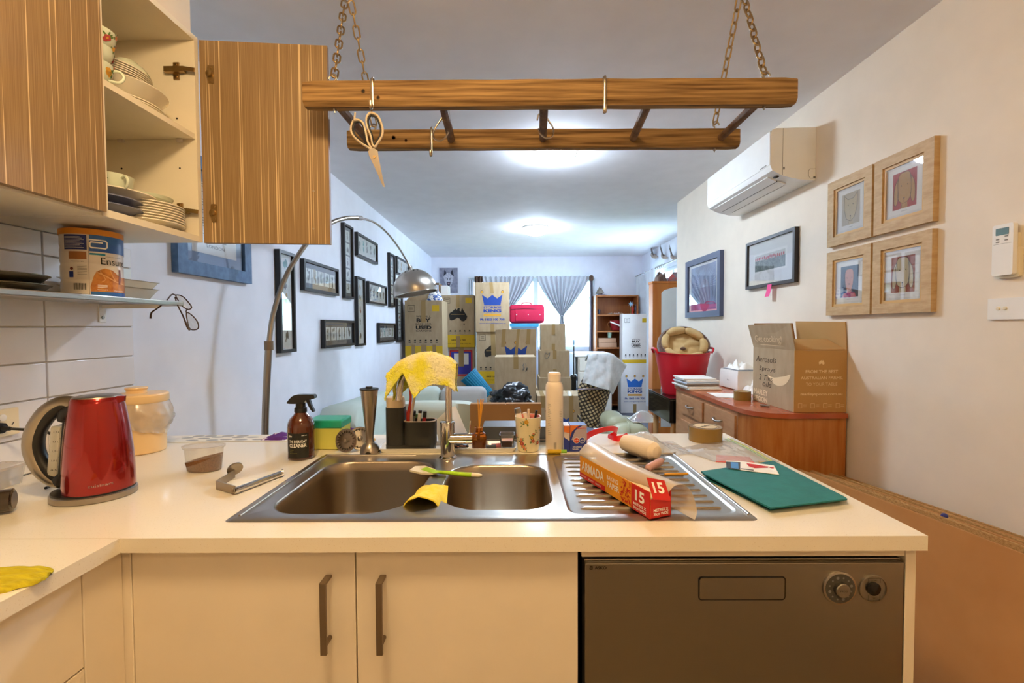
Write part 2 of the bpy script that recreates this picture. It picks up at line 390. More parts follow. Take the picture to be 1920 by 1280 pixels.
# ------------------------------------------------------------------ ceiling lamps
def dome(name, label, x, y, r, col, estr, group, dep=.075):
    t = thing(name, label, 'ceiling lamp', (x, y, ZC), group)
    g = G(); g.lathe([(r*.98, ZC), (r*1.0, ZC-.012), (r*.94, ZC-.02)], (x, y, 0), 40); g.build('base_ring', m_white, t)
    g = G(); g.lathe([(r*math.cos(a)*.94, ZC-.018-dep*math.sin(a)) for a in [PI/2*k/8 for k in range(9)]], (x, y, 0), 40)
    g.build('diffuser', M('lamp_glow_'+name+str(round(y, 1)), '#ffffff', .4, emit=col, estr=estr), t)
    for k in range(3):
        a = .2+k*2.1; g = G(); g.box(-.008, .008, -.004, .012, 0, .03)
        for v in g.b.verts: v.co = Matrix.Rotation(a-PI/2, 3, 'Z') @ v.co + Vector((x+r*.95*math.cos(a), y+r*.95*math.sin(a), ZC-.035))
        g.build('clip', m_satin, t)
dome('ceiling_lamp', 'round glass dome ceiling lamp nearest, beyond the hanging ladder', .27, 2.95, .135, '#d9ebff', LAMP_COOL, 'domed living room ceiling lamps')
dome('ceiling_lamp', 'round glass dome ceiling lamp farther back towards the window', .25, 5.22, .155, '#d2e6ff', LAMP_COOL, 'domed living room ceiling lamps')
dome('ceiling_lamp', 'warm ceiling lamp of the kitchen, overhead', -.30, .34, .16, '#ffdaa2', LAMP_WARM, 'kitchen lamps', .13)
dome('ceiling_lamp', 'added warm fill lamp, unseen at the back of the kitchen', .7, -.9, .15, '#ffdaa2', FILL_WARM, 'kitchen lamps', .13)  # unseen lamp added to fill the kitchen with warm light

# ------------------------------------------------------------------ counter and base cabinets
CF, CB, CX1, LX = .840, 1.66, .768, -.742
wt = thing('worktop', 'long pale speckled stone worktop holding the steel sink', 'worktop', (0, 1.2, .86))
outer = [(XL+.011, YB+.05), (LX, YB+.05), (LX, CF), (CX1, CF), (CX1, CB), (XL+.011, CB)]
SX0, SX1, SY_0, SY_1 = -.592, .492, .908, 1.392
hole = [(SX0+.012, SY_0+.012), (SX1-.012, SY_0+.012), (SX1-.012, SY_1-.012), (SX0+.012, SY_1-.012)]
g = G()
top_o = [g.b.verts.new((x, y, .9)) for x, y in outer]; top_h = [g.b.verts.new((x, y, .9)) for x, y in hole]
bot_o = [g.b.verts.new((x, y, .872)) for x, y in outer]; bot_h = [g.b.verts.new((x, y, .872)) for x, y in hole]
for A, Bh in ((top_o, top_h), (bot_o, bot_h)):
    es = [g.b.edges.new((A[i], A[(i+1) % len(A)])) for i in range(len(A))]+[g.b.edges.new((Bh[i], Bh[(i+1) % 4])) for i in range(4)]
    bmesh.ops.triangle_fill(g.b, use_beauty=True, use_dissolve=False, edges=es)
for A, Bv in ((top_o, bot_o), (top_h, bot_h)):
    n = len(A)
    for i in range(n): g.b.faces.new((A[i], A[(i+1) % n], Bv[(i+1) % n], Bv[i]))
es = [e for e in g.b.edges if all(v in top_o for v in e.verts) and len(e.link_faces) == 2 and any(abs(f.normal.z) < .5 or True for f in e.link_faces) and abs(e.calc_length()) > .3 and all(abs(f.calc_center_median().z-.9) > .001 for f in e.link_faces[:0])]
g.build('worktop_slab', m_quartz, wt)
g = G(); g.box(XL+.012, LX-.0005, .8388, .8396, .8999, .9002); g.build('joint_line', M('joint', '#c3ab80', .6), wt)
# peninsula cabinets
FY = .862
pc = thing('sink_cabinet', 'cream sink cabinet with two doors under the worktop', 'cabinet', (-.3, 1.1, 0))
def slab(name, a, mat, par, bev=.0015, label=None, **k): g = G(); g.box(*a, bev); return g.build(name, mat, par, label, **k)
def pX(px, Y=FY, py=1150): return P(px, py, Y=Y).x
slab('side_panel', (-.755, -.74, .882, 1.5, .1, .871), m_creamin, pc, 0); slab('side_panel', (pX(1085)-.0155, pX(1085)-.0005, .882, 1.5, .1, .871), m_creamin, pc, 0)
slab('back_panel', (-.755, pX(1085)-.0005, 1.5, 1.516, .0, .871), m_cream, pc, 0); slab('cabinet_floor', (-.74, pX(1085)-.016, .882, 1.5, .1, .116), m_creamin, pc, 0)
slab('kick_board', (-.755, pX(1085)-.0005, .91, .926, 0, .1), m_cream, pc, 0)
slab('filler_panel', (-.7715, pX(249)-.001, FY, .88, .1, .868), m_cream, pc)
def bar_handle(par, x, z0, z1, Y, mat=m_dkmetal):
    w = .006; g = G(); g.box(x-w, x+w, Y-.032, Y-.026, z0, z1, .0008)
    g.box(x-w, x+w, Y-.026, Y-.0002, z1-.006, z1, .0006); h = g.build('handle', mat, par)
    g = G(); g.cyl((x, Y-.026, z0+.012), (x, Y-.0002, z0+.012), .005, seg=10); g.build('handle_post', mat, par if par.parent is None else par)
for a, b, hx in ((250, 666.5, 606), (669, 1083.5, 711)):
    d = slab('door', (pX(a), pX(b), FY, .88, .105, .866), m_cream, pc)
    x = P(hx, 1150, Y=FY-.029).x; z1 = P(hx, 1093, Y=FY-.03).z; z0 = P(hx, 1228, Y=FY-.03).z
    w = .006; g = G(); g.box(x-w, x+w, FY-.032, FY-.026, z0, z1, .0008); g.box(x-w, x+w, FY-.026, FY-.0002, z1-.005, z1, .0006)
    g.cyl((x, FY-.026, z0+.014), (x, FY-.0002, z0+.014), .0045, seg=10); g.build('handle', m_dkmetal, d)
# left run of base cabinets
lc = thing('corner_drawer_cabinet', 'cream drawer cabinet of the left run, under the yellow cloth', 'cabinet', (-1.0, .2, 0))
slab('carcass', (XL+.011, -.772, -.7, .857, .1, .871), m_creamin, lc, 0)
yj = P(158, 1200, X=-.757).y
slab('filler_panel', (-.77, -.758, yj+.0015, .861, .1, .868), m_cream, lc)
zj = P(150, 1258, X=-.757).z
slab('drawer_front', (-.77, -.757, yj-.6, yj-.0015, zj+.0015, .866), m_cream, lc); slab('drawer_front', (-.77, -.757, yj-.6, yj-.0015, .105, zj-.0015), m_cream, lc)
slab('drawer_front', (-.77, -.757, yj-1.2, yj-.603, .105, .866), m_cream, lc)
slab('kick_board', (XL+.011, -.8, -.7, .857, 0, .1), m_cream, lc, 0)
# dishwasher
dw = thing('dishwasher', 'brushed steel dishwasher with two round dials, right of the sink cabinet', 'dishwasher', (.44, 1.1, 0))
dx0, dx1 = pX(1096), pX(1689)
slab('body', (dx0+.002, dx1-.002, .90, 1.45, .1, .855), M('dark_grey', '#2c2c2c', .6), dw, 0)
slab('kick_board', (dx0, dx1, .915, .925, .0, .1), m_black, dw, 0)
zt = P(1390, 1047, Y=FY+.003).z; zt2 = P(1390, 1053, Y=FY-.002).z
slab('door_panel', (dx0, dx1, FY-.006, .899, .11, zt2), m_steeld, dw, .002)
slab('top_lip', (dx0, dx1, FY+.003, .899, zt2+.0004, zt), m_steel, dw, .001)
df = frame((0, FY-.0062, 0), (1, 0, 0), (0, 0, 1))
def q(px, py, Y=FY-.0062): p = P(px, py, Y=Y); return p.x, p.z
u0, v0 = q(1310, 1124); u1, v1 = q(1472, 1081)
g = G(); g.stroke(df, rrect(u0, u1, v0, v1, .006), .0022, .0006, 0, True); g.build('grip_outline', m_print, dw, sharp=0)
g = G(); g.prism(df, rrect(u0+.0015, u1-.0015, v0+.0015, v1-.0015, .005), -.002, .0012); g.build('grip_plate', m_steeld, dw)
cu, cv = q(1573, 1101)
g = G(); g.lathe([(.0315, 0), (.0315, .003), (.0285, .004)], (cu, FY-.006, cv), 40, Matrix.Rotation(PI/2, 3, 'X')); g.build('dial_ring', m_steel, dw)
dd = G(); dd.lathe([(.028, 0), (.028, .0045)], (cu, FY-.006, cv), 40, Matrix.Rotation(PI/2, 3, 'X')); dd = dd.build('program_dial', M('smoke_grey', '#4a463e', .25), dw)
g = G(); g.lathe([(.0135, .004), (.0135, .012), (.012, .0135)], (cu, FY-.006, cv), 32, Matrix.Rotation(PI/2, 3, 'X')); g.build('dial_knob', m_steeld, dd)
fk = frame((cu, FY-.0195, cv), (1, 0, 0), (0, 0, 1)); fk2 = frame((cu, FY-.0105, cv), (1, 0, 0), (0, 0, 1))
def f(g):
    text(g, 'PROG', fk, 0, 0, .013, .003, .0003); 
g = G(); f(g); g.build('lettering', m_print, dd, sharp=0)
g = G()
for k in range(12):
    a = k*PI/6+.26; g.disc(fk2, .021*math.cos(a), .021*math.sin(a), .0017 if k % 3 else .003, .0003, 8)
g.build('dial_marks', m_pgrey, dd, sharp=0)
cu2, cv2 = q(1636, 1102)
g = G(); g.lathe([(.0265, 0), (.0265, .003), (.0245, .0035), (.024, .001)], (cu2, FY-.006, cv2), 40, Matrix.Rotation(PI/2, 3, 'X')); kd = g.build('control_ring', m_steeld, dw)
g = G(); g.lathe([(.0125, .0), (.0125, .005), (.011, .0055)], (cu2, FY-.006, cv2), 32, Matrix.Rotation(PI/2, 3, 'X')); g.build('display', m_blackg, dw)
f2 = frame((cu2, FY-.0101, cv2), (1, 0, 0), (0, 0, 1)); g = G()
for sgn in (1, -1): g.stroke(f2, [(-.011, sgn*.012), (-.011, sgn*.021), (.011, sgn*.021), (.011, sgn*.012)], .0009, .0003, 0)
text(g, 'START', f2, 0, .0165, .011, .0022, .0003); g.stroke(f2, [(.002*math.cos(t), -.0165+.002*math.sin(t)) for t in [2.0+k*.8 for k in range(7)]], .0006, .0003, 0)
g.build('button_marks', m_print, dw, sharp=0)
g = G(); lu, lv = q(1126, 1064); text(g, 'ASKO', df, lu, lv, .0225, .0062, .0005, .03); a0, b0 = q(1108, 1064)
g.stroke(df, [(a0-.002, b0+.003), (a0+.0025, b0+.003), (a0+.0025, b0-.003), (a0-.002, b0-.003), (a0-.002, b0), (a0+.0025, b0)], .0013, .0005, 0); g.build('lettering', m_print, dw, sharp=0)
ep = slab('end_panel', (pX(1693), pX(1712.5), FY-.004, 1.516, 0, .871), m_cream, None)
tag(ep, 'narrow cream end panel right of the dishwasher', 'panel')
rl = slab('filler_rail', (dx0-.006, pX(1692.5), FY-.002, .88, zt+.007, .871), m_cream, None, .001); tag(rl, 'thin cream rail above the dishwasher', 'rail')

# ------------------------------------------------------------------ sink
sk = thing('kitchen_sink', 'stainless steel double bowl sink with ribbed drainer', 'sink', (-.05, 1.15, .9))
zt_ = .9035
b1 = rrect(-.535, -.232, .940, 1.318, .075, 8); b2 = rrect(-.168, .086, .958, 1.278, .07, 8)
def bowlshape(pts, kind):
    out = []
    for x, y in pts:
        if kind == 1:   # right wall bellies towards the small bowl in the middle
            t = max(0, (x+.42)/.19); x = x + .022*t*math.cos((y-1.13)/.19*PI/2) - .025*t*max(0, (1.05-y)/.11)
        else:
            t = max(0, (-.05-x)/.12); x = x - .018*t*math.cos((y-1.12)/.16*PI/2) + .03*t*max(0, (1.03-y)/.08)
        out.append((x, y))
    return out
b1, b2 = bowlshape(b1, 1), bowlshape(b2, 2)
o = rrect(SX0, SX1, SY_0, SY_1, .012, 3)
g = G()
def vring(pts, z): return [g.b.verts.new((x, y, z)) for x, y in pts]
def inset(pts, d):
    cx = sum(p[0] for p in pts)/len(pts); cy = sum(p[1] for p in pts)/len(pts); out = []
    for x, y in pts:
        L = math.hypot(x-cx, y-cy); out.append((x-(x-cx)/L*d, y-(y-cy)/L*d))
    return out
o_in = rrect(SX0+.006, SX1-.006, SY_0+.006, SY_1-.006, .010, 3)
ro, ri = vring(o, .9004), vring(o_in, zt_)
for i in range(len(ro)): g.b.faces.new((ro[i], ro[(i+1) % len(ro)], ri[(i+1) % len(ro)], ri[i]))
# drainer area recessed, so its outline is a hole as well
dr = rrect(.112, .468, .935, 1.365, .03, 6)
H1, H2, H3 = vring(b1, zt_), vring(b2, zt_), vring(dr, zt_)
es = []
for ring in (ri, H1, H2, H3): es += [g.b.edges.new((ring[i], ring[(i+1) % len(ring)])) if not g.b.edges.get((ring[i], ring[(i+1) % len(ring)])) else g.b.edges.get((ring[i], ring[(i+1) % len(ring)])) for i in range(len(ring))]
bmesh.ops.triangle_fill(g.b, use_beauty=True, use_dissolve=False, edges=es)
g.build('sink_rim', m_steel, sk, sharp=25)
def bowl(pts, depth, dx, dy):
    g = G(); rings = []
    prof = [(0, 0), (.003, -.001), (.006, -.006), (.010, -.03), (.018, -depth+.03), (.028, -depth+.012), (.045, -depth+.002), (.07, -depth)]
    for d, z in prof: rings.append([(x, y, zt_+z) for x, y in inset(pts, d)])
    g.loft(rings, True, False, True); g.build('bowl', m_bowl, sk, sharp=60, fix=False)
    g = G(); g.lathe([(.043, .0005), (.043, .003), (.03, .0035), (.027, -.004), (.001, -.004)], (dx, dy, zt_-depth), 28); g.build('drain', m_steel, sk)
bowl(b1, .17, -.385, 1.13); bowl(b2, .15, -.04, 1.12)
# ribbed drainer tray
g = G(); rings = [[(x, y, zt_) for x, y in dr], [(x, y, zt_-.0035) for x, y in inset(dr, .006)], [(x, y, zt_-.004) for x, y in inset(dr, .012)]]
g.loft(rings, True, False, True); g.build('drainer_tray', m_steel, sk, sharp=60, fix=False)
for k in range(11):
    y = .975+k*.036; g = G()
    g.prism(lambda u, v, n, y=y: Vector((u, y+n, zt_-.0045+v)), [(.14, 0), (.445, 0), (.440, .0045), (.15, .0045)], -.0035, .0035); g.build('drainer_rib', m_steel, sk)
g = G(); g.tube([(-.572, .93, zt_), (-.572, 1.15, zt_), (-.572, 1.36, zt_), (-.55, 1.372, zt_), (-.3, 1.372, zt_)], .0045, 8, smooth=5, flat=.5); g.build('rim_bead', m_steel, sk)
g = G(); g.tube([(.480, .93, zt_), (.480, 1.15, zt_), (.480, 1.37, zt_), (.46, 1.379, zt_), (.14, 1.379, zt_)], .004, 8, smooth=5, flat=.5); g.build('rim_bead', m_steel, sk)

# ------------------------------------------------------------------ tap
tx, ty = P(838, 861, Z=.9035).x, 1.348
tp = thing('kitchen_tap', 'chrome gooseneck mixer tap behind the sink', 'tap', (tx, ty, .9035))
g = G(); g.lathe([(.026, .9037), (.026, .907), (.021, .911), (.0205, 1.005), (.0215, 1.006), (.0215, 1.012), (.019, 1.013)], (tx, ty, 0), 32); g.build('body', m_chrome, tp)
zs = P(748, 750, Y=ty).z; xs = P(748, 750, Y=ty).x
pts = [(tx+.004, ty, 1.01), (tx+.004, ty, 1.08), (tx+.004, ty, 1.15), (tx-.005, ty, 1.178), (tx-.04, ty, 1.196), (tx-.08, ty, 1.194), (xs+.03, ty, 1.17), (xs+.006, ty, 1.13), (xs, ty, zs)]
g = G(); g.tube(pts, .0098, 14, smooth=6); g.build('spout', m_chrome, tp)
zh = P(865, 822, Y=ty-.005).z; xh1 = P(886, 822, Y=ty-.005).x
g = G(); g.cyl((tx, ty-.004, zh), (xh1-.018, ty-.004, zh), .0165, seg=24); g.cyl((xh1-.018, ty-.004, zh), (xh1, ty-.004, zh), .0175, .0165, seg=24); g.build('mixer_handle', m_chrome, tp)
g = G(); g.cyl((xh1-.009, ty-.004, zh+.016), (xh1-.006, ty+.0, zh+.052), .0028, .0022, seg=10); g.build('lever_pin', m_chrome, tp)
# ------------------------------------------------------------------ wall cabinets, left
CXF = -1.0; CYE = 1.472; CY0 = 1.112
oc = thing('wall_cabinet', 'open wall cabinet with streaky wood door, crockery on its shelves', 'cabinet', (-1.16, 1.29, 1.57))
slab('side_panel', (XL+.004, CXF, CYE-.017, CYE, 1.5685, 2.213), m_creamin, oc, 0); slab('side_panel', (XL+.004, CXF, CY0+.002, CY0+.018, 1.5685, 2.213), m_creamin, oc, 0)
slab('back_panel', (XL+.004, XL+.02, CY0+.0185, CYE-.0175, 1.587, 2.196), m_creamin, oc, 0)
slab('bottom_panel', (XL+.004, CXF, CY0+.0185, CYE-.0175, 1.5685, 1.5865), m_creamin, oc, 0); slab('top_panel', (XL+.004, CXF, CY0+.0185, CYE-.0175, 2.1965, 2.213), m_creamin, oc, 0)
slab('shelf', (XL+.0205, CXF-.004, CY0+.0195, CYE-.0185, 1.890, 1.906), m_creamin, oc, 0)
for x in (-1.05, -1.235):
    g = G(); g.box(x-.009, x+.009, CYE-.0275, CYE-.0175, 1.880, 1.8895, .002); g.build('shelf_pin', M('clear_pin', '#ddd3cc', .3), oc)
for x, z in ((-1.06, 1.955), (-1.055, 1.80), (-1.24, 1.80)):
    g = G(); g.cyl((x, CYE-.0174, z), (x, CYE-.0178, z), .003, seg=10); g.build('pin_hole', m_print, oc)
hp = P(381.5, 265, Y=CYE); he = P(615.5, 270, Y=CYE+.034)
zt_, zb_ = P(381, 75, Y=CYE).z, P(383, 455, Y=CYE).z
d0 = Vector((hp.x, CYE, 0)); d1 = Vector((he.x, CYE+.034, 0)); dv = (d1-d0).normalized(); dn = Vector((dv.y, -dv.x, 0))
fd = lambda u, v, n=0: d0 + dv*u + Vector((0, 0, v)) + dn*n
wd = (d1-d0).length
g = G(); g.prism(fd, [(-.006, zb_), (wd, zb_), (wd, zt_), (-.006, zt_)], -.018, 0); door = g.build('door', m_zebra, oc)
g = G(); g.prism(fd, [(-.0064, zb_-.0004), (wd+.0008, zb_-.0004), (wd+.0008, zt_+.0004), (-.0064, zt_+.0004)], -.0176, -.0008); g.build('edge_band', M('edge_brown', '#8a6b48', .5), door)
for px, py in ((588, 358), (588, 429)):
    p = P(px, py, Y=CYE+.03); g = G(); g.cyl(fd((p-d0).dot(dv), p.z, .0), fd((p-d0).dot(dv), p.z, .0015), .003, seg=10); g.build('screw', m_satin, door)
for py in (132, 396):
    z = P(370, py, Y=CYE-.02).z; yb = CYE-.0175
    g = G(); g.box(-1.087, -1.024, yb-.016, yb-.002, z-.0095, z+.0075, .001); g.box(-1.066, -1.046, yb-.004, yb, z-.028, z+.026, .002)
    g.obox((-1.008, yb-.014, z-.002), (.034, .004, .012), Matrix.Rotation(.15, 3, 'Y'), .0006)
    h = g.build('hinge', m_brass, oc)
    g = G(); u = .028; g.prism(fd, rrect(u-.010, u+.009, z-.030, z+.028, .005, 4), .0, .002); g.lathe([(.010, 0), (.009, .008), (.004, .009)], fd(u-.003, z, .001), 14, Matrix.Rotation(PI/2, 3, 'X')); g.build('hinge_cup', m_brass, h)
    for dz in (-.019, .019):
        g = G(); g.cyl((-1.056, yb-.0045, z+dz), (-1.056, yb-.0065, z+dz), .005, seg=10); g.build('screw', m_brass, h)
        g = G(); p = fd(u, z+dz*1.05, .002); g.cyl(p, p+dn*.0015, .0035, seg=8); g.build('screw', m_brass, h)
cc = thing('wall_cabinet', 'closed wall cabinet with streaky wood door at the left edge', 'cabinet', (-1.16, .7, 1.57))
slab('carcass', (XL+.004, CXF-.0005, -.3, CY0, 1.5685, 2.213), m_creamin, cc, 0)
yd = P(195.5, 250, X=-.982).y
for a, b in ((yd-.40, yd), (yd-.804, yd-.403), (yd-1.2, yd-.807)):
    d = slab('door', (CXF, -.982, a, b, 1.574, 2.213), m_zebra, cc, .0005)

# ------------------------------------------------------------------ steel shelf below
sz = 1.376
ss = thing('steel_shelf', 'slatted stainless steel wall shelf below the cabinets', 'shelf', (-1.2, .9, sz))
g = G(); g.box(-1.103, -1.086, .35, 1.50, sz-.010, sz+.006, .003); g.build('front_rail', m_steel, ss)
g = G(); g.box(-1.319, -1.104, 1.488, 1.50, sz-.010, sz+.004, .002); g.build('end_rail', m_steel, ss)
for k in range(8): g = G(); x = -1.315+k*.0262; g.box(x, x+.02, .35, 1.487, sz-.004, sz, .001); g.build('slat', m_steel, ss)
for y in (1.455,):
    g = G(); g.box(-1.3195, -1.316, y-.012, y+.012, sz-.062, sz-.0045, .001); g.box(-1.3155, -1.13, y-.003, y+.003, sz-.018, sz-.0045, .001); b = g.build('bracket', m_white, ss)
    g = G(); g.cyl((-1.316, y, sz-.046), (-1.3135, y, sz-.046), .005, seg=14); g.build('screw', m_satin, b)
# nutrition tin
t = thing('nutrition_tin', 'large blue and white tin with orange lid on the steel shelf', 'tin', (-1.165, 1.262, sz+.001))
tc_ = (-1.165, 1.262, sz+.001); R_ = .0655; H_ = .178
prof = [(R_*.96, 0), (R_, .003)]
for z in [k*.004 for k in range(2, 43)]:
    rr = R_ - .0012*(math.cos(z/.178*2*PI*4.0) > .82)
    prof.append((rr, z))
prof += [(R_, .172)]
g = G(); g.lathe(prof, tc_, 48); g.build('can', M('tin_white', '#e9e0d4', .3, coat=.3), t)
g = G(); g.lathe([(R_+.0015, .166), (R_+.002, .170), (R_+.002, .181), (R_-.004, .183), (R_-.006, .180)], tc_, 48); g.build('lid', M('lid_orange', '#d88a1e', .4), t)
va = math.atan2(-1.262, 1.165)   # direction from tin towards the room's lens side
cm = cmap(tc_, R_, va+.10)
W2 = R_*PI*.5
def wrap_rect(g, u0, v0, u1, v1, n=.0011): g.rect(cm, u0, v0, u1, v1, n, max(2, int(abs(u1-u0)/.006)))
deco(t, 'blue_band', M('tin_blue', '#23439b', .3, noise_col='#2f6fb4', nscale=14), lambda g: wrap_rect(g, -.012, .122, .13, .166))
deco(t, 'foot_band', M('tin_blue'), lambda g: wrap_rect(g, -.012, .004, .13, .016))
deco(t, 'teal_band', M('tin_teal', '#2a8fa8', .4), lambda g: wrap_rect(g, -.012, .113, .02, .118))
deco(t, 'emblem', m_pwhite, lambda g: g.stroke(cm, [(-.012, .153), (.020, .153), (.024, .149), (.024, .136), (.020, .132), (-.008, .132), (-.011, .136), (-.011, .143), (-.008, .1465), (.014, .1465)], .0036, .0018, 0, sub=.004))
def f(g): text(g, 'Ensure', cm, .043, .0985, .066, .0185, .0014, 0)
deco(t, 'lettering', m_print, f)
def f(g):
    text(g, 'COMPLETE NUTRITION', cm, .042, .111, .044, .002, .0013, .0)
    text(g, 'Prepare it right', cm, -.036, .094, .026, .003, .0013, .01)
    g.stroke(cm, [(-.014, .006), (-.014, .166)], .0006, .0013, 0)
    for k in range(14): g.rect(cm, -.046+k*.0019, .020, -.046+k*.0019+(.0008 if k % 3 else .0012), .037, .0013)
    for k in range(7): g.rect(cm, -.037, .060+k*.004, -.018, .0607+k*.004, .0013, 2)
deco(t, 'small_print', m_print, f)
deco(t, 'blue_panel', M('tin_navy', '#1f2f78', .4), lambda g: wrap_rect(g, -.068, .125, -.017, .164))
deco(t, 'tan_panel', M('tin_tan', '#a46a38', .5), lambda g: wrap_rect(g, -.056, .100, -.018, .120))
def f(g):
    for k in range(9): g.rect(cm, -.066, .130+k*.0035, -.022-(k % 3)*.004, .1308+k*.0035, .0016, 5)
    text(g, '850g NET', cm, .012, .021, .022, .0034, .0017, .02); text(g, 'CHOCOLATE', cm, .052, .020, .028, .003, .0018, .02)
    for k in range(3): g.rect(cm, .002, .027+k*.003, .022, .0282+k*.003, .0017, 3)
deco(t, 'pale_print', m_pwhite, f)
def f(g):
    top = [(-.012, .03), (-.004, .060), (.004, .072), (.018, .079), (.035, .076), (.05, .064), (.07, .058), (.085, .06)]
    for (a, b), (c, d) in zip(top, top[1:]): g.dec(cm, [(a, .016), (c, .016), (c, d), (a, b)], .0012)
deco(t, 'chocolate_picture', M('choc', '#a35a1c', .4, noise_col='#d08a3a', nscale=50), f)
deco(t, 'chocolate_swirl', M('choc_light', '#dca766', .4), lambda g: (g.stroke(cm, [(.0, .068), (.02, .058), (.045, .045), (.075, .04)], .003, .0015), g.stroke(cm, [(.03, .075), (.035, .06), (.042, .048)], .002, .0015), g.stroke(cm, [(.008, .07), (.018, .05), (.01, .042)], .0016, .0015)))
deco(t, 'milk_drop', M('milkred', '#7b3b2a', .4), lambda g: (g.stroke(cm, [(.056, .078), (.057, .06), (.054, .04)], .006, .0017), g.disc(cm, -.05, .075, .004, .0014), ))
deco(t, 'sun_badge', M('tin_navy'), lambda g: g.rect(cm, -.056, .052, -.046, .068, .0014, 2))

def plate(name, label, group, c, r, mat, h=.02, tilt=0, n=1):
    o = tag(G().lathe([(r*.55, 0), (r*.58, .002), (r*.62, .004), (r*.8, h*.5), (r, h), (r-.001, h+.003), (r*.8, h*.5+.004), (r*.6, .006), (.001, .006)], (0, 0, 0), 40, cap0=True, cap1=False).build(name, mat), label, 'plate', group)
    o.location = c; o.rotation_euler = (tilt, 0, 0); return o
m_china = M('cream_china', '#e9e2cf', .18, coat=.4); m_chinab = M('blue_grey_china', '#6e7590', .2, coat=.4); m_pan = M('dark_tin', '#655e4d', .35, .8)
m_mint = M('mint_china', '#dfe8d2', .18, coat=.4)
m_fr = M('flower_red', '#b94a4a', .6); m_fy = M('flower_yellow', '#d9a13a', .6); m_fo = M('flower_coral', '#d98468', .6); m_fg = M('leaf_green', '#5e7d43', .6)
def flowers(par, fm, spots, n=.0008, s=1.0):
    mats = {'r': m_fr, 'y': m_fy, 'o': m_fo, 'g': m_fg}
    for key in 'gryo':
        g = G(); cnt = 0
        for i, (u, v, kind, r) in enumerate(spots):
            rnd = random.Random(i)
            if key == 'g':
                for k in range(4):
                    a = rnd.random()*6.28; d = r*1.25; cu_, cv_ = u+d*math.cos(a), v+d*math.sin(a)
                    e = [(cu_+r*.75*math.cos(t)*math.cos(a)-r*.28*math.sin(t)*math.sin(a), cv_+r*.75*math.cos(t)*math.sin(a)+r*.28*math.sin(t)*math.cos(a)) for t in [q_*PI/4 for q_ in range(8)]]
                    g.dec(fm, e, n*.8); cnt += 1
            elif key == kind:
                for k in range(5): g.disc(fm, u+r*.55*math.cos(k*1.257), v+r*.55*math.sin(k*1.257), r*.5, n*1.2, 8); cnt += 1
            elif key == 'y' and kind != 'y': g.disc(fm, u, v, r*.3, n*1.6, 6); cnt += 1
        if cnt: g.build('painted_flowers' if key != 'g' else 'painted_leaves', mats[key], par, sharp=0, fix=False)
        else: g.b.free()
def cup(name, label, loc, r, h, rz=0, mat=None, tilt=0, group=None, handle=True, spots=()):
    t = thing(name, label, 'cup', (0, 0, 0), group); mat = mat or m_mint
    g = G(); g.lathe([(r*.45, 0), (r*.5, .004), (r*.72, h*.25), (r*.93, h*.6), (r, h), (r-.002, h), (r*.9, h*.6), (r*.66, h*.25), (.001, .006)], (0, 0, 0), 32, cap1=False); g.build('bowl', mat, t)
    if handle:
        g = G(); g.tube([(r*.90, 0, h*.82), (r*1.25, 0, h*.86), (r*1.42, 0, h*.6), (r*1.2, 0, h*.3), (r*.75, 0, h*.28)], .0036, 8, smooth=5); g.build('handle', mat, t)
    if spots:
        rf = lambda v: r*(.5+.5*min(1, max(0, v/h))**.5) if v < h*.6 else r*(.93+.07*(v-h*.6)/(h*.4))
        rf2 = lambda v: r*(.72+(v/h-.25)/.35*.21) if v/h < .6 else rf(v)
        flowers(t, cmap((0, 0, 0), rf2, -PI/2), spots)
    t.location = loc; t.rotation_euler = (tilt, 0, rz); return t
# crockery on the upper shelf
z0 = 1.9065
for k in range(2): plate('dinner_plate', ['flowered plate lying directly on the upper shelf', 'plate second from the bottom of the upper shelf stack'][k], 'plates on the upper shelf', (-1.135, 1.318, z0+k*.006), .112, m_china, .016)
for k in range(1): plate('serving_plate', 'deep cream serving plate in the middle of the upper shelf stack', 'plates on the upper shelf', (-1.14, 1.322, z0+.018), .125, m_china, .05)
for k in range(5): plate('side_plate', ['lowest','second','third','fourth','topmost'][k]+' of five small cream plates stacked on top of the upper shelf pile', 'small plates of the upper shelf', (-1.145, 1.30, z0+.066+k*.006), .105, m_china, .016)
sp = [(.0, .03, 'o', .009), (.02, .05, 'r', .007), (.045, .028, 'y', .010), (-.02, .045, 'o', .006), (-.045, .03, 'r', .009), (.07, .045, 'o', .007), (-.07, .05, 'y', .006)]
cup('bowl', 'flowered mint bowl upside down on the plates of the upper shelf', (-1.135, 1.362, z0+.170), .058, .055, 0, tilt=PI, handle=False, spots=sp)
cup('teacup', 'flowered teacup at the front edge of the upper shelf, lowest of the stack', (-1.052, 1.152, z0+.001), .045, .048, .6, spots=sp)
cup('teacup', 'flowered teacup standing on another teacup on the upper shelf', (-1.052, 1.152, z0+.040), .047, .048, 3.4, spots=sp)
cup('teacup', 'flowered teacup topmost of the cup stack on the upper shelf', (-1.054, 1.156, z0+.078), .052, .052, 2.4, spots=sp)
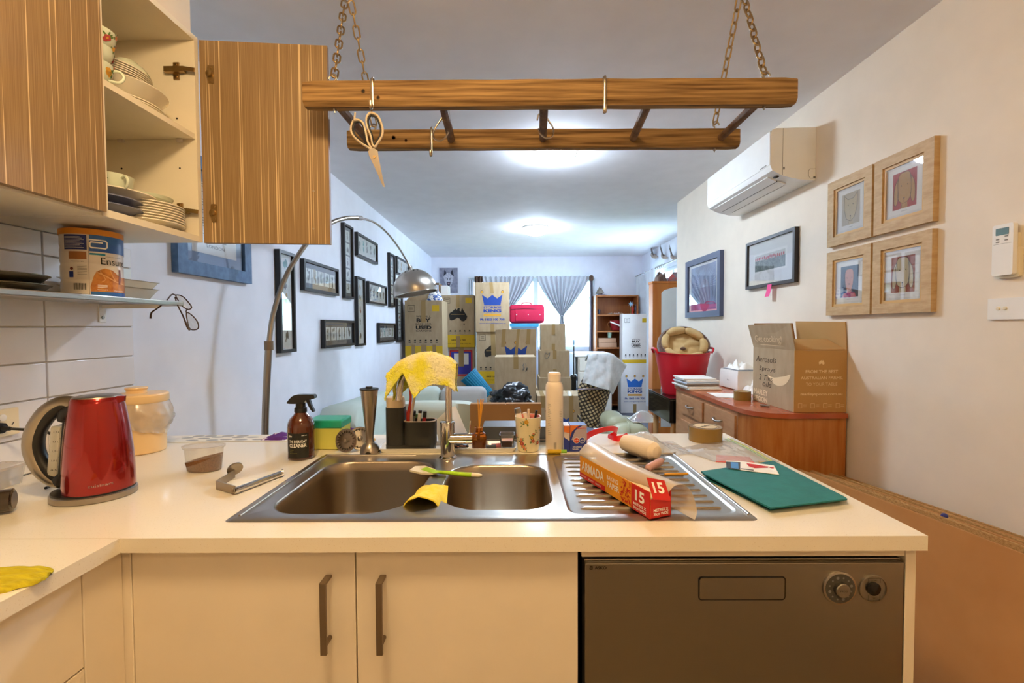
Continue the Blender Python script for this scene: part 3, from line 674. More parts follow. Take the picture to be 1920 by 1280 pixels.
# lower shelf
z1 = 1.5867
for k in range(8): plate('cream_plate', ['lowest', 'second', 'third', 'fourth', 'fifth', 'sixth', 'seventh', 'topmost'][k]+' of the eight cream plates stacked beside the lower hinge', 'cream plates on the cabinet floor', (-1.09, 1.351, z1+k*.0074), .100, m_china, .014)
cup('bowl', 'shallow flowered mint bowl on the stack of cream plates', (-1.10, 1.36, z1+.0745), .075, .022, 0, handle=False, spots=[(.0, .015, 'o', .004), (.03, .015, 'r', .004)])
for k in range(2): plate('blue_plate', ['lower blue grey plate on the cabinet floor', 'upper blue grey plate on the cabinet floor'][k], 'blue grey plates', (-1.115, 1.225, z1+.010+k*.022), .100, m_chinab, .018)
plate('serving_plate', 'white saucer like plate under the teacup on the lower shelf', None, (-1.13, 1.265, z1+.054), .118, m_china, .022)
cup('teacup', 'flowered teacup with handle on plates at the cabinet floor', (-1.085, 1.235, z1+.062), .052, .054, -.35, spots=[(-.035, .035, 'r', .010), (-.025, .02, 'y', .007), (-.045, .022, 'r', .008), (.008, .042, 'o', .006), (.012, .03, 'o', .006), (.04, .04, 'o', .005)])
# things on the steel shelf
zsf = sz+.0065
for k, (r, y) in enumerate(((.115, 1.02), (.12, 1.01))):
    o = tag(G().lathe([(r*.8, 0), (r*.86, .002), (r, .018), (r+.003, .0185), (r+.003, .0205), (r-.003, .0205), (r*.86, .005), (.001, .004)], (0, 0, 0), 40, cap1=False).build('baking_tin', m_pan), ['lower dark metal pie tin at the left of the steel shelf', 'upper dark metal pie tin at the left of the steel shelf'][k], 'tin', 'dark pie tins')
    o.location = (-1.20, y, sz+.001+k*.021)
for k in range(2):
    g = G(); a = [rrect(-.05-d, .05+d, -.075-d, .075+d, .012, 3) for d in (0, .022)]
    g.loft([[(x, y, z) for x, y in pts] for pts, z in ((a[0], 0), (a[1], .040), (rrect(-.076, .076, -.101, .101, .012, 3), .042), (rrect(-.07, .07, -.095, .095, .012, 3), .042), (rrect(-.048, .048, -.073, .073, .01, 3), .004))], True, True, True)
    o = tag(g.build('square_dish', m_china), ['lower white square dish behind the tin on the steel shelf', 'upper white square dish behind the tin on the steel shelf'][k], 'dish', 'white square dishes'); o.location = (-1.225, 1.388, sz+.001+k*.022)
# spectacles hung on the shelf corner
m_tort = M('tortoise', '#3a2418', .25)
gl = thing('spectacles', 'brown framed reading glasses hung on the steel shelf corner', 'glasses', tuple(P(345, 575, Y=1.49)))
def gp(px, py, Y): return P(px, py, Y=Y)
def lens_ring(pts): return [gp(x, y, d) for x, y, d in pts]
L1 = lens_ring([(330, 553, 1.50), (343, 556, 1.495), (356, 570, 1.49), (359, 577, 1.488), (352, 580, 1.488), (342, 574, 1.49), (334, 563, 1.497)])
L2 = lens_ring([(350, 586, 1.488), (360, 591, 1.485), (370, 603, 1.48), (372, 614, 1.478), (366, 618, 1.478), (356, 616, 1.48), (351, 600, 1.484)])
for i, L_ in enumerate((L1, L2)):
    g = G(); g.tube(L_, .0019, 8, closed=True, smooth=4); g.build('rim', m_tort, gl)
    g = G(); c = sum(L_, Vector())/len(L_); ring = catmull(L_, 4, True); g.face(ring); g.build('lens', glassy('lens_glass', '#f4f2ec', .1), gl, sharp=0)
g = G(); g.tube([gp(352, 579, 1.488), gp(349, 583, 1.489), gp(350, 588, 1.488)], .0018, 8, smooth=3); g.build('bridge', m_tort, gl)
g = G(); g.tube([gp(329, 553, 1.50), gp(322, 552, 1.49), gp(310, 566, 1.46), gp(295, 578, 1.44), gp(284, 586, 1.43), gp(282, 597, 1.43)], [.0022, .002, .002, .002, .0026, .003], 8, smooth=4); g.build('temple', m_tort, gl)
g = G(); g.tube([gp(328, 557, 1.498), gp(333, 572, 1.47), gp(343, 592, 1.45), gp(351, 612, 1.44), gp(356, 619, 1.44)], [.002, .002, .0022, .003, .003], 8, smooth=4); g.build('temple', m_tort, gl)

# ------------------------------------------------------------------ hanging ladder
m_ladder = M('old_wood', '#5f4220', .8, noise_col='#aa8654', nscale=26, nstretch=(.14, 4, 4), nlo=.33, nhi=.67, bump=.8, bscale=60, bstretch=(.05, 1, 1), detail=8)
m_rung = M('rung_wood', '#5e3f22', .75, noise_col='#7d5a36', nscale=20, bump=.5, bscale=80)
ld = thing('hanging_ladder', 'old wooden ladder hung flat from chains over the worktop', 'rack', (.1, 1.58, 2.0))
def rail(Y, a, b):
    p0, p1 = P(*a, Y=Y), P(*b, Y=Y); g = G(); n = 40; rings = []
    for i in range(n+1):
        t = i/n; c = p0.lerp(p1, t); hh = .0375 if Y < 1.5 else .034; w = .022; wob = .0016*nz(t*14, Y*5)
        e = .006 if i in (0, n) else 0
        prof = [(-w, hh-.004+wob), (-w+.004, hh+wob), (w-.004, hh), (w, hh-.004), (w, -hh+.010), (w-.008, -hh+wob), (-w+.009+wob, -hh+wob*.5), (-w, -hh+.012+wob)]
        rings.append([(c.x, c.y+y*(1-e*8), c.z+z*(1-e*12)) for y, z in prof])
    g.loft(rings, True, True, True); return g.build('rail', m_ladder, ld), p0, p1
r1, a1, b1_ = rail(1.40, (573, 181), (1488, 175)); r2, a2, b2_ = rail(1.76, (654, 264), (1383, 261))
rung_px = [((632, 690), .0), ((830, 846), 0), ((1020, 1018), 0), ((1217, 1187), 0), ((1424, 1352), 0)]
for (p, q_), _ in rung_px:
    A = P(p, 190, Y=1.42); B_ = P(q_, 258, Y=1.74); A.z = a1.lerp(b1_, .5).z-.012; B_.z = a2.lerp(b2_, .5).z-.004
    g = G(); n = 8; d = (B_-A); qd = d.to_track_quat('Z', 'Y').to_matrix()
    g.lathe([(.014+.0012*nz(i, p), d.length*i/n) for i in range(n+1)], A, 10, qd); g.build('rung', m_rung, ld)
for px, py, Y, r in ((681, 171, 1.378, .0045), (709, 183, 1.378, .004), (738, 258, 1.738, .006), (761, 263, 1.738, .004)):
    p = P(px, py, Y=Y); g = G(); g.cyl(p, p+Vector((0, .004, 0)), r, seg=14); g.build('bolt_hole', m_print, ld)
    g = G(); g.tube([p+Vector((r*1.25*math.cos(t*PI/6), -.0004, r*1.25*math.sin(t*PI/6))) for t in range(12)], .001, 5, closed=True); g.build('hole_rim', m_rung, ld)
# chains: links shared between the four, hung from two ceiling hooks
def link_mesh():
    g = G(); L, w = .0205, .0095; pts = [(w*math.cos(a), 0, (L-w)*1+w*math.sin(a)) for a in [PI*k/6 for k in range(7)]]+[(w*math.cos(a), 0, -(L-w)+w*math.sin(a)) for a in [PI+PI*k/6 for k in range(7)]]
    g.tube(pts, .0029, 8, closed=True); me = bpy.data.meshes.new('link'); g.b.to_mesh(me); g.b.free(); me.shade_smooth(); me.materials.append(m_brass); return me
LM = link_mesh()
def chain(label, lo, hi):
    lo, hi = Vector(lo), Vector(hi); t = thing('chain', label, 'chain', tuple(lo), 'chains of the ladder'); d = hi-lo; n = max(2, round(d.length/.0335)); qd = d.to_track_quat('Z', 'Y').to_matrix()
    for k in range(n):
        o = bpy.data.objects.new('link', LM); COL.objects.link(o); o.parent = t
        wob = .05*math.sin(k*1.7)
        o.location = d*((k+.5)/n); o.rotation_euler = (qd @ Matrix.Rotation((PI/2 if k % 2 else 0)+.35+wob, 3, 'Z')).to_euler()
    return t
def screw_hook(label, p, flip=1):
    t = thing('screw_hook', label, 'hook', tuple(p), 'screw hooks of the ladder'); x, y, z = p
    g = G(); g.tube([(x, y, z-.05), (x, y, z+.004), (x+.006*flip, y, z+.012), (x+.004*flip, y, z+.024), (x-.006*flip, y, z+.027), (x-.014*flip, y, z+.020), (x-.017*flip, y, z+.013)], .0028, 8, smooth=4); g.build('hook', m_satin, t)
    g = G(); g.lathe([(.005, z-.082), (.005, z-.076)], (x, y, 0), 6); g.cyl((x, y, z-.088), (x, y, z-.05), .0019, seg=8); g.build('nut', m_satin, t)
for i, (px, py, Y, tp_, side) in enumerate(((627, 155, 1.40, (-.565, 1.57), 'front left'), (702, 243, 1.76, (-.545, 1.57), 'rear left'), (1433, 150, 1.40, (.778, 1.57), 'front right'), (1340, 240, 1.76, (.762, 1.57), 'rear right'))):
    p = P(px, py, Y=Y); p.z = (a1.lerp(b1_, i/3).z+.038) if Y < 1.5 else a2.z+.035
    screw_hook('steel screw hook in the %s of the ladder' % side, p, 1 if i in (0, 1) else -1)
    chain('brass coloured chain holding the %s corner of the ladder' % side, (p.x, p.y, p.z+.020), (tp_[0], tp_[1], ZC-.03))
for x in (-.555, .77):
    t = tag(G().tube([(x, 1.57, ZC), (x, 1.57, ZC-.012), (x+.012, 1.57, ZC-.024), (x, 1.57, ZC-.036), (x-.012, 1.57, ZC-.026)], .0024, 8, smooth=4).build('ceiling_hook', m_satin), 'ceiling hook above the %s of the ladder' % ('left' if x < 0 else 'right'), 'hook', 'ceiling hooks')
# S hooks
m_hook = M('hook_steel', '#b8a994', .25, 1)
def flat_hook(label, Y, x, ztop, L, dpt=.046, face=-1, drop=.02):
    t = thing('s_hook', label, 'hook', (x, Y, ztop)); g = G(); w = .0042; th = .0018
    y0 = Y; yb = y0-dpt*face
    g.tube([(x, yb, ztop-.012), (x, yb, ztop-.001), (x, (y0+yb)/2, ztop+.0015), (x, y0, ztop-.001), (x, y0, ztop-L*.5), (x, y0, ztop-L+.008), (x, y0-.004, ztop-L), (x, y0-.012, ztop-L+.002), (x, y0-.014, ztop-L+drop)], .0048, 6, smooth=4, flat=.4); g.build('hook', m_hook, t); return t
zr1 = a1.lerp(b1_, .15).z+.040
hk1 = P(697, 190, Y=1.372); flat_hook('flat steel hook on the front rail holding the scissors', 1.374, hk1.x, zr1, .092)
hk2 = P(1134, 190, Y=1.372); flat_hook('empty flat steel hook on the right half of the front rail', 1.374, hk2.x, a1.lerp(b1_, .6).z+.0395, .108)
hk3 = P(808, 260, Y=1.73); flat_hook('flat steel hook at the rear rail beside the wire hook', 1.734, hk3.x, a2.z+.0365, .108)
for lab, pts, Y in (('bent wire hook on the second rung', [(838, 203), (828, 222), (815, 242), (813, 258), (824, 264), (835, 258), (841, 247)], 1.58), ('bent wire hook on the middle rung', [(1016, 203), (1026, 222), (1037, 240), (1036, 255), (1025, 259), (1014, 252), (1009, 241)], 1.58)):
    t = thing('wire_hook', lab, 'hook', tuple(P(pts[0][0], pts[0][1], Y=Y))); p0 = P(pts[0][0], pts[0][1], Y=Y)
    zr = a2.z-.002; head = [Vector((p0.x-.016, Y, zr-.006)), Vector((p0.x-.010, Y, zr+.014)), Vector((p0.x+.006, Y, zr+.012))]
    g = G(); g.tube(head+[P(x, y, Y=Y) for x, y in pts], .0029, 8, smooth=4); g.build('wire', m_hook, t)
# scissors
sc = thing('kitchen_scissors', 'kitchen scissors with black and cream loops hanging from a hook', 'scissors', tuple(P(697, 225, Y=1.355)))
Ysc = 1.352
def SP(x, y, dy=0): return P(x, y, Y=Ysc+dy)
m_cr = M('cream_handle', '#c9b79c', .35); m_blk = M('rubber_black', '#1d1b1b', .5)
fsc = lambda u, v, n=0: P(u, v, Y=Ysc-n)
lp = [[(690, 216), (697, 212), (709, 219), (717, 240), (716, 255), (708, 268), (703, 275), (699, 270), (696, 255), (690, 240), (687, 226)], [(662, 228), (672, 225), (681, 232), (686, 250), (690, 268), (697, 280), (690, 276), (676, 267), (664, 256), (658, 243)]]
for k, L_ in enumerate(lp):
    g = G(); g.tube([SP(x, y, k*.004) for x, y in L_], .0042, 8, closed=True, smooth=4, flat=.8); g.build('finger_loop', m_cr, sc)
    cx_ = sum(p[0] for p in L_)/len(L_); cy_ = sum(p[1] for p in L_)/len(L_)
    g = G(); g.tube([SP(cx_+(x-cx_)*.80, cy_+(y-cy_)*.86, k*.004) for x, y in L_], .0032, 8, closed=True, smooth=4); g.build('loop_lining', m_blk, sc)
g = G(); g.tube([SP(664, 226), SP(665, 219), SP(666, 211)], .0028, 8, smooth=3); g.build('opener_spur', m_cr, sc)
g = G(); g.prism(fsc, [(692, 280), (700, 277), (708, 282), (710, 296), (719, 340), (722, 351), (718, 349), (702, 312)], .001, .003); g.build('blade', m_satin, sc)
g = G(); g.prism(fsc, [(690, 283), (697, 279), (706, 281), (707, 300), (716, 334), (720, 349), (712, 334), (699, 306), (692, 292)], -.003, -.0005); g.build('blade', m_satin, sc)
g = G(); p = SP(702, 294, -.003); g.cyl(p, p+Vector((0, -.0025, 0)), .0042, seg=14); g.build('pivot_screw', m_brass, sc)

# ------------------------------------------------------------------ air conditioner on the right wall
ac = thing('air_conditioner', 'white wall mounted split air conditioner on the right wall', 'air conditioner', (1.5, 2.63, 2.05))
ya, yb_ = 2.294, 3.03; xf = 1.277
prof = [(XR-.001, 2.272), (1.30, 2.268), (1.281, 2.26), (1.277, 2.24), (1.275, 2.085), (1.285, 2.062), (1.34, 2.035), (1.42, 2.016), (XR-.001, 2.012)]
def ring(y, s=1): return [(x, y, z) for x, z in prof]
g = G(); g.loft([ring(ya), ring(yb_)], True, True, True); g.build('casing', m_wht, ac)
g = G(); g.box(1.2725, 1.2765, ya+.002, yb_-.002, 2.088, 2.255, .002); g.build('front_panel', m_wht, ac)
g = G(); g.box(1.335, 1.3365, ya-.0006, ya+.002, 2.04, 2.268); g.build('panel_seam', m_pgrey, ac)
lf = thing  # louvre parts follow the underside slope
for k, (x0, z0, x1, z1, m_) in enumerate(((1.300, 2.054, 1.345, 2.033, m_wht), (1.350, 2.031, 1.395, 2.020, m_wht))):
    g = G(); g.loft([[(x0, y, z0-.001), (x1, y, z1-.001), (x1, y, z1-.005), (x0, y, z0-.005)] for y in (ya+.07, yb_-.05)], True, True, True); g.build('louvre', m_, ac)
g = G(); g.loft([[(1.345, y, 2.0325), (1.352, y, 2.030), (1.352, y, 2.0275), (1.345, y, 2.030)] for y in (ya+.07, yb_-.05)], True, True, True); g.build('air_slot', m_print, ac)
g = G(); g.loft([[(1.396, y, 2.0195), (1.402, y, 2.0185), (1.402, y, 2.016), (1.396, y, 2.017)] for y in (ya+.10, yb_-.08)], True, True, True); g.build('air_slot', m_print, ac)
g = G(); g.box(1.338, 1.346, ya-.0012, ya+.002, 2.066, 2.078); g.build('clip', m_pgrey, ac)
g = G(); g.box(1.315, 1.33, ya+.02, ya+.045, 2.036, 2.043); g.build('sensor_window', m_print, ac)
fa = frame((0, ya-.0006, 0), (1, 0, 0), (0, 0, 1)); g = G(); g.stroke(fa, [(1.498, 2.068), (1.472, 2.068), (1.464, 2.06), (1.464, 2.034), (1.472, 2.022), (1.498, 2.022)], .0016, .0004, 0); g.box(1.488, 1.4985, ya-.0012, ya+.001, 2.022, 2.032); g.build('side_hatch', m_pgrey, ac, sharp=0)
fw = frame((1.2722, 0, 0), (0, -1, 0), (0, 0, 1)); g = G(); g.rect(fw, -(ya+.09), 2.094, -(ya+.03), 2.099, .0003); g.build('nameplate', m_pgrey, ac, sharp=0)

# ------------------------------------------------------------------ pictures
m_fblack = M('frame_black', '#1c1917', .35); m_fwood = M('frame_limed', '#c9ab7e', .6, noise_col='#b9986a', nscale=20, nstretch=(1, 1, 4), bump=.2); m_fblue = M('frame_blue', '#46658c', .5, noise_col='#587aa3', nscale=30)
m_fdark = M('frame_espresso', '#2b211b', .4); m_fblueg = M('frame_slate', '#4c5570', .5); m_mat = M('mat_board', '#e8e5df', .8); m_mats = M('mat_slate', '#4c5157', .8); m_matb = M('mat_blue', '#7c97ba', .8)
def picture(label, cat, fm, w, h, bar, dep, fmat, mat, draw, group=None, slip=None, glass=True):
    """fm: wall frame with origin at the lower left corner of the picture, n into the room"""
    t = thing('picture_frame', label, cat, tuple(fm(w/2, h/2, 0)), group)
    O = [(0, 0), (w, 0), (w, h), (0, h)]; I = [(bar, bar), (w-bar, bar), (w-bar, h-bar), (bar, h-bar)]
    for k in range(4):
        j = (k+1) % 4; g = G(); g.prism(fm, [O[k], O[j], I[j], I[k]], .001, dep); g.build('frame_bar', fmat, t)
    if slip:
        I2 = [(bar+slip, bar+slip), (w-bar-slip, bar+slip), (w-bar-slip, h-bar-slip), (bar+slip, h-bar-slip)]
        for k in range(4):
            j = (k+1) % 4; g = G(); g.prism(fm, [I[k], I[j], I2[j], I2[k]], .001, dep*.72); g.build('inner_slip', M('slip_gold', '#caa468', .5), t)
    g = G(); g.prism(fm, [(bar*.9, bar*.9), (w-bar*.9, bar*.9), (w-bar*.9, h-bar*.9), (bar*.9, h-bar*.9)], .002, dep*.45); g.build('mat_board', mat, t)
    f2 = lambda u, v, n=0: fm(u, v, n+dep*.45)
    draw(t, f2, w, h)
    if glass:
        g = G(); g.prism(fm, [(bar, bar), (w-bar, bar), (w-bar, h-bar), (bar, h-bar)], dep*.62, dep*.62+.0015); g.build('glass', m_glass, t, sharp=0)
    return t
m_ink = M('ink_wash', '#6d6a62', .8); m_ink2 = M('ink_pale', '#a9b3a6', .8); m_rust = M('ink_rust', '#a0573c', .8); m_leaf = M('ink_leaf', '#5f7d4e', .8); m_teal = M('ink_teal', '#4fa7a0', .8); m_och = M('ink_ochre', '#c1a04f', .8)
def blobs(g, fm, cx, cy, r, rnd, n=6, k=5):
    for i in range(k):
        a = rnd.random()*6.28; d = r*rnd.random()*.7; rr = r*(.2+.35*rnd.random())
        g.disc(fm, cx+d*math.cos(a)*.7, cy+d*math.sin(a), rr*.6, n*1e-4+.0007, 7, rr)
def cards(seed, vertical, cols, dark=True, count=5):
    def draw(t, f, w, h):
        rnd = random.Random(seed); m = .16 if dark else .14
        L = (h if vertical else w); b = min(w, h)*(.26 if dark else .2); step = (L-2*b*.75)/count
        rects = []
        for i in range(count):
            a = b*.75+step*i+step*.06; e = a+step*(.88 if dark else .999)
            rects.append((b, a, w-b, e) if vertical else (a, b, e, h-b))
        g = G()
        for r_ in rects: g.rect(f, *r_, n=.0005)
        g.build('print', M('card_paper', '#dfe3dc', .8), t, sharp=0, fix=False)
        for i, r_ in enumerate(rects):
            cx, cy = (r_[0]+r_[2])/2, (r_[1]+r_[3])/2; r = min(r_[2]-r_[0], r_[3]-r_[1])*.40; g = G()
            for q_ in range(2 if not vertical else 1): blobs(g, f, cx, cy+(r*1.0*(q_-.4) if not vertical else 0), r, rnd)
            g.build('print_motif', [m_ink, m_rust, m_leaf, m_och, m_ink2, m_teal][(seed+i) % 6 if (seed*i) % 3 else 0], t, sharp=0, fix=False)
    return draw
def wallL(xa, xb, ytl, ybl, ytr, ybr, d=.03):
    X = XL+d; ya_ = P(xa, (ytl+ybl)/2, X=X).y; yb2 = P(xb, (ytr+ybr)/2, X=X).y
    z1_ = (P(xa, ytl, X=X).z+P(xb, ytr, X=X).z)/2; z0_ = (P(xa, ybl, X=X).z+P(xb, ybr, X=X).z)/2
    return frame((XL, ya_, z0_), (0, 1, 0), (0, 0, 1)), yb2-ya_, z1_-z0_
LF = [((526, 555, 468, 660, 476, 661), 'tall black framed print of five animals, nearest to the arc lamp pole', 1, 1, 1, False, 5),
      ((571, 636, 483, 543, 506, 555), 'wide black frame with five botanical cards, nearest of the upper row', 2, 0, 1, True, 5),
      ((647, 664, 418, 558, 427, 561), 'tallest high black frame with cards at the top of the left wall', 3, 1, 1, True, 5),
      ((671, 709, 434, 478, 458, 496), 'pale wide black frame highest on the left wall', 4, 0, 1, False, 5),
      ((671, 686, 518, 648, 522, 648), 'narrow tall black frame with white mat, under the highest frames', 5, 1, 1, False, 5),
      ((692, 726, 527, 568, 537, 573), 'small wide black frame with white mat right of the narrow tall one', 6, 0, 1, False, 5),
      ((732, 742, 473, 575, 480, 576), 'tall black frame with card column left of the lamp shade', 7, 1, 1, True, 5),
      ((745, 768, 480, 513, 493, 522), 'wide black frame partly hidden above the lamp shade', 8, 0, 1, False, 4),
      ((609, 666, 599, 653, 601, 647), 'low wide black frame with five cards below the large wide one', 9, 0, 1, True, 5),
      ((712, 743, 605, 642, 606, 640), 'small low black frame with five cards nearest to the cartons', 10, 0, 1, True, 5),
      ((746, 756, 530, 640, 540, 640), 'tall black frame with cards below the lamp shade', 11, 1, 1, True, 6)]
for (c, lab, seed, vert, _, dark, cnt) in LF:
    fm, w, h = wallL(*c); picture(lab, 'picture', fm, w, h, .018, .03, m_fblack, m_mats if dark else m_mat, cards(seed, vert, 1, dark, cnt), 'black framed card prints on the left wall')
def blue_draw(t, f, w, h):
    g = G(); g.rect(f, .10, .10, w-.10, h-.10, n=.0006); g.build('print', m_mat, t, sharp=0, fix=False)
    g = G(); rnd = random.Random(3)
    for k in range(26):
        v = .16+k*.011
        g.rect(f, w*.5-.02-rnd.random()*.10, v, w*.5+.02+rnd.random()*.10, v+.004, n=.0009)
    text(g, 'LONDON', f, w*.5, .135, .12, .014, .0009, .02)
    g.build('lettering', m_pgrey, t, sharp=0, fix=False)
X_ = XL+.028; ya_ = P(334, 480, X=X_).y; yb2 = P(472, 495, X=X_).y; zb2 = (P(334, 507, X=X_).z+P(472, 534, X=X_).z)/2
picture('blue framed word print, largest picture of the left wall', 'picture', frame((XL, ya_, zb2), (0, 1, 0), (0, 0, 1)), yb2-ya_, .50, .055, .028, m_fblue, m_matb, blue_draw)
# right wall
def wallR(Y0, Y1, z0_, z1_): return frame((XR, Y1, z0_), (0, -1, 0), (0, 0, 1)), Y1-Y0, z1_-z0_
m_skin = M('dog_tan', '#c79a55', .8); m_pale = M('dog_pale', '#d9c7a0', .8); m_bgred = M('bg_red', '#b8453c', .8); m_bgrust = M('bg_rust', '#a85a3e', .8); m_bgnavy = M('bg_navy', '#22304a', .8); m_bgpale = M('bg_pale', '#cfc3ac', .8); m_terra = M('dog_terracotta', '#c77a52', .8); m_redp = M('red_paint', '#c33035', .8)
def pet(bg, skin, kind):
    def draw(t, f, w, h):
        a, b, c, d = w*.30, h*.27, w*.70, h*.74
        g = G(); g.rect(f, w*.225, h*.205, w*.775, h*.795, n=.0004); g.build('print_paper', m_pwhite, t, sharp=0, fix=False)
        g = G(); g.rect(f, a, b, c, d, n=.0008); g.build('print_ground', bg, t, sharp=0, fix=False)
        W_, H_ = c-a, d-b; T = lambda u, v: (a+u*W_, b+v*H_)
        head = {'hound': [(.28, .92), (.5, .97), (.72, .92), (.80, .6), (.74, .25), (.5, .13), (.26, .25), (.2, .6)], 'cat': [(.15, .95), (.35, .80), (.66, .80), (.88, .95), (.86, .5), (.72, .2), (.5, .1), (.28, .2), (.14, .5)], 'man': [(.3, .85), (.5, .9), (.7, .85), (.74, .6), (.66, .28), (.5, .18), (.34, .28), (.26, .6)]}[kind]
        if kind == 'hound':
            for s_ in (0, 1):
                e = [(.22, .82), (.08, .6), (.06, .2), (.16, .12), (.24, .3), (.26, .7)]; e = [(1-u, v) if s_ else (u, v) for u, v in e]
                g = G(); g.dec(f, [T(*p) for p in catpoly(e)], .0011); g.build('print_ear', skin, t, sharp=0, fix=False)
                g = G(); g.stroke(f, [T(*p) for p in e], .0014, .0016, 4, True); g.build('print_outline', m_print, t, sharp=0, fix=False)
        body = [(.36, .0), (.38, .22), (.62, .22), (.64, .0)]
        g = G(); g.dec(f, [T(*p) for p in body], .0010); g.build('print_neck', m_redp if kind == 'man' else skin, t, sharp=0, fix=False)
        if kind == 'man':
            g = G(); g.dec(f, [T(*p) for p in [(.1, 0), (.2, .14), (.8, .14), (.9, 0)]], .0011); g.build('print_shirt', m_redp, t, sharp=0, fix=False)
        g = G(); g.dec(f, [T(*p) for p in (head if kind == 'cat' else catpoly(head))], .0013); g.build('print_head', skin, t, sharp=0, fix=False)
        g = G(); g.stroke(f, [T(*p) for p in head], .0015, .0017, 3 if kind != 'cat' else 0, True)
        for u in (.38, .64): g.disc(f, *T(u, .62), .0022, .0018, 10)
        g.disc(f, *T(.5, .27 if kind != 'man' else .42), .003, .0018, 8); g.stroke(f, [T(.5, .26), T(.5, .16)], .0012, .0018, 0)
        g.stroke(f, [T(.40, .02), T(.41, .12)], .0012, .0018, 0); g.stroke(f, [T(.60, .02), T(.59, .12)], .0012, .0018, 0)
        g.rect(f, w*.45, h*.235, w*.55, h*.238, n=.0008); g.build('print_outline', m_print, t, sharp=0, fix=False)
    return draw
def catpoly(p): return [(v.x, v.y) for v in catmull([Vector((a, b, 0)) for a, b in p], 3, True)]
for (Y0, Y1, z0_, z1_, bg, sk_, kd_, lab) in ((1.906, 2.172, 1.658, 1.955, m_bgpale, m_pale, 'cat', 'limed wood frame with a pale cat face, upper left of the four'), (1.628, 1.894, 1.658, 1.955, m_bgred, m_skin, 'hound', 'limed wood frame with a tan hound on red, upper right of the four'),
                                         (1.906, 2.172, 1.338, 1.632, m_bgnavy, m_terra, 'man', 'limed wood frame with an orange face on navy, lower left of the four'), (1.628, 1.894, 1.338, 1.632, m_bgrust, m_pale, 'hound', 'limed wood frame with a pale hound on rust, lower right of the four')):
    fm, w, h = wallR(Y0, Y1, z0_, z1_); picture(lab, 'picture', fm, w, h, .040, .022, m_fwood, m_mat, pet(bg, sk_, kd_), 'four limed wood frames', slip=.011)
def poppies(t, f, w, h):
    g = G(); g.rect(f, w*.15, h*.30, w*.83, h*.72, n=.0004); g.build('print_paper', m_pwhite, t, sharp=0, fix=False)
    g = G(); g.rect(f, w*.18, h*.34, w*.80, h*.56, n=.0008); g.build('print_field', M('field_green', '#4d584a', .8, noise_col='#8a9284', nscale=60), t, sharp=0, fix=False)
    g = G(); g.rect(f, w*.18, h*.56, w*.80, h*.67, n=.0008); g.build('print_sky', M('paper_grey', '#cfcfc4', .8), t, sharp=0, fix=False)
    g = G(); rnd = random.Random(5)
    for k in range(16): g.disc(f, w*(.20+k*.038), h*(.575+.03*rnd.random()), .007, .0012, 8, .010)
    g.build('print_poppies', m_redp, t, sharp=0, fix=False)
fm, w, h = wallR(P(1491, 480, X=XR-.02).y, P(1399, 500, X=XR-.02).y, 1.522, 1.812)
picture('black framed print of red poppies with a pink note on its edge', 'picture', fm, w, h, .018, .024, m_fdark, m_mat, poppies)
def dandelion(t, f, w, h):
    g = G(); g.rect(f, w*.14, h*.12, w*.86, h*.86, n=.0006); g.build('print_ground', M('navy_print', '#39456b', .7, noise_col='#7787b3', nscale=9), t, sharp=0, fix=False)
    g = G(); 
    for k in range(22):
        a = PI*k/21; g.stroke(f, [(w*.55, h*.5), (w*.55+w*.32*math.cos(a), h*.5+h*.30*math.sin(a))], .0018, .001, 0)
    g.build('print_seed_head', M('seed_pale', '#b9c3dc', .8), t, sharp=0, fix=False)
    g = G(); g.disc(f, w*.55, h*.36, .10, .0009, 20, .13); g.build('print_bloom', M('bloom_pink', '#6d5a7a', .8), t, sharp=0, fix=False)
fm, w, h = wallR(P(1352, 535, X=XR-.02).y, P(1287, 545, X=XR-.02).y, 1.362, 1.835)
picture('slate blue framed botanical print nearest the wall corner', 'picture', fm, w, h, .045, .03, m_fblueg, m_mat, dandelion)
pn = P(1443, 533, X=XR-.026); fm = frame(pn, (0, -1, 0), (0, 0, 1))
g = G(); g.grid(lambda u, v: fm((u-.5)*.045-.006*(1-v), (v-1)*.070, .0012+.012*(1-v)**2), 4, 6, .0004); tag(g.build('sticky_note', M('neon_pink', '#f0508c', .7)), 'bright pink sticky note hanging on the poppy picture', 'note')
# remote and switch
rm = thing('aircon_remote', 'white air conditioner remote in its wall holder', 'remote', (XR, 1.38, 1.5))
ya_, yb2 = P(1907, 470, X=XR-.015).y, P(1863, 470, X=XR-.02).y; zt2_, zb2_ = P(1880, 421, X=XR-.02).z, P(1880, 521, X=XR-.02).z
wr = yb2-ya_; fr_ = frame((XR, yb2, zb2_), (0, -1, 0), (0, 0, 1)); hr = zt2_-zb2_
g = G(); g.prism(fr_, rrect(-.001, wr+.004, 0, hr*.55, .006, 4), .0005, .012); g.prism(fr_, rrect(wr*.05, wr*.95, hr*.5, hr*.82, .003, 3), .0005, .010); g.build('holder', M('holder_ivory', '#e6dcc2', .4), rm)
g = G(); g.prism(fr_, rrect(.001, wr-.001, .008, hr, .006, 4), .0125, .026); g.build('remote_body', m_white, rm)
g = G(); g.prism(fr_, rrect(wr*.18, wr*.78, hr*.80, hr*.93, .002, 3), .0262, .0268); g.build('screen', M('lcd', '#6c8a90', .2), rm)
for u, v in ((.22, .72), (.62, .76), (.62, .69), (.22, .67)):
    g = G(); g.prism(fr_, rrect(wr*u-.001, wr*u+.008, hr*v, hr*v+.003, .001, 2), .0262, .0272); g.build('button', m_pgrey, rm)
g = G(); g.rect(fr_, wr*.08, hr*.635, wr*.92, hr*.64, n=.0263); g.build('cover_seam', m_pgrey, rm, sharp=0)
sw = thing('light_switch', 'white double switch plate low on the right wall', 'switch', (XR, 1.36, 1.33))
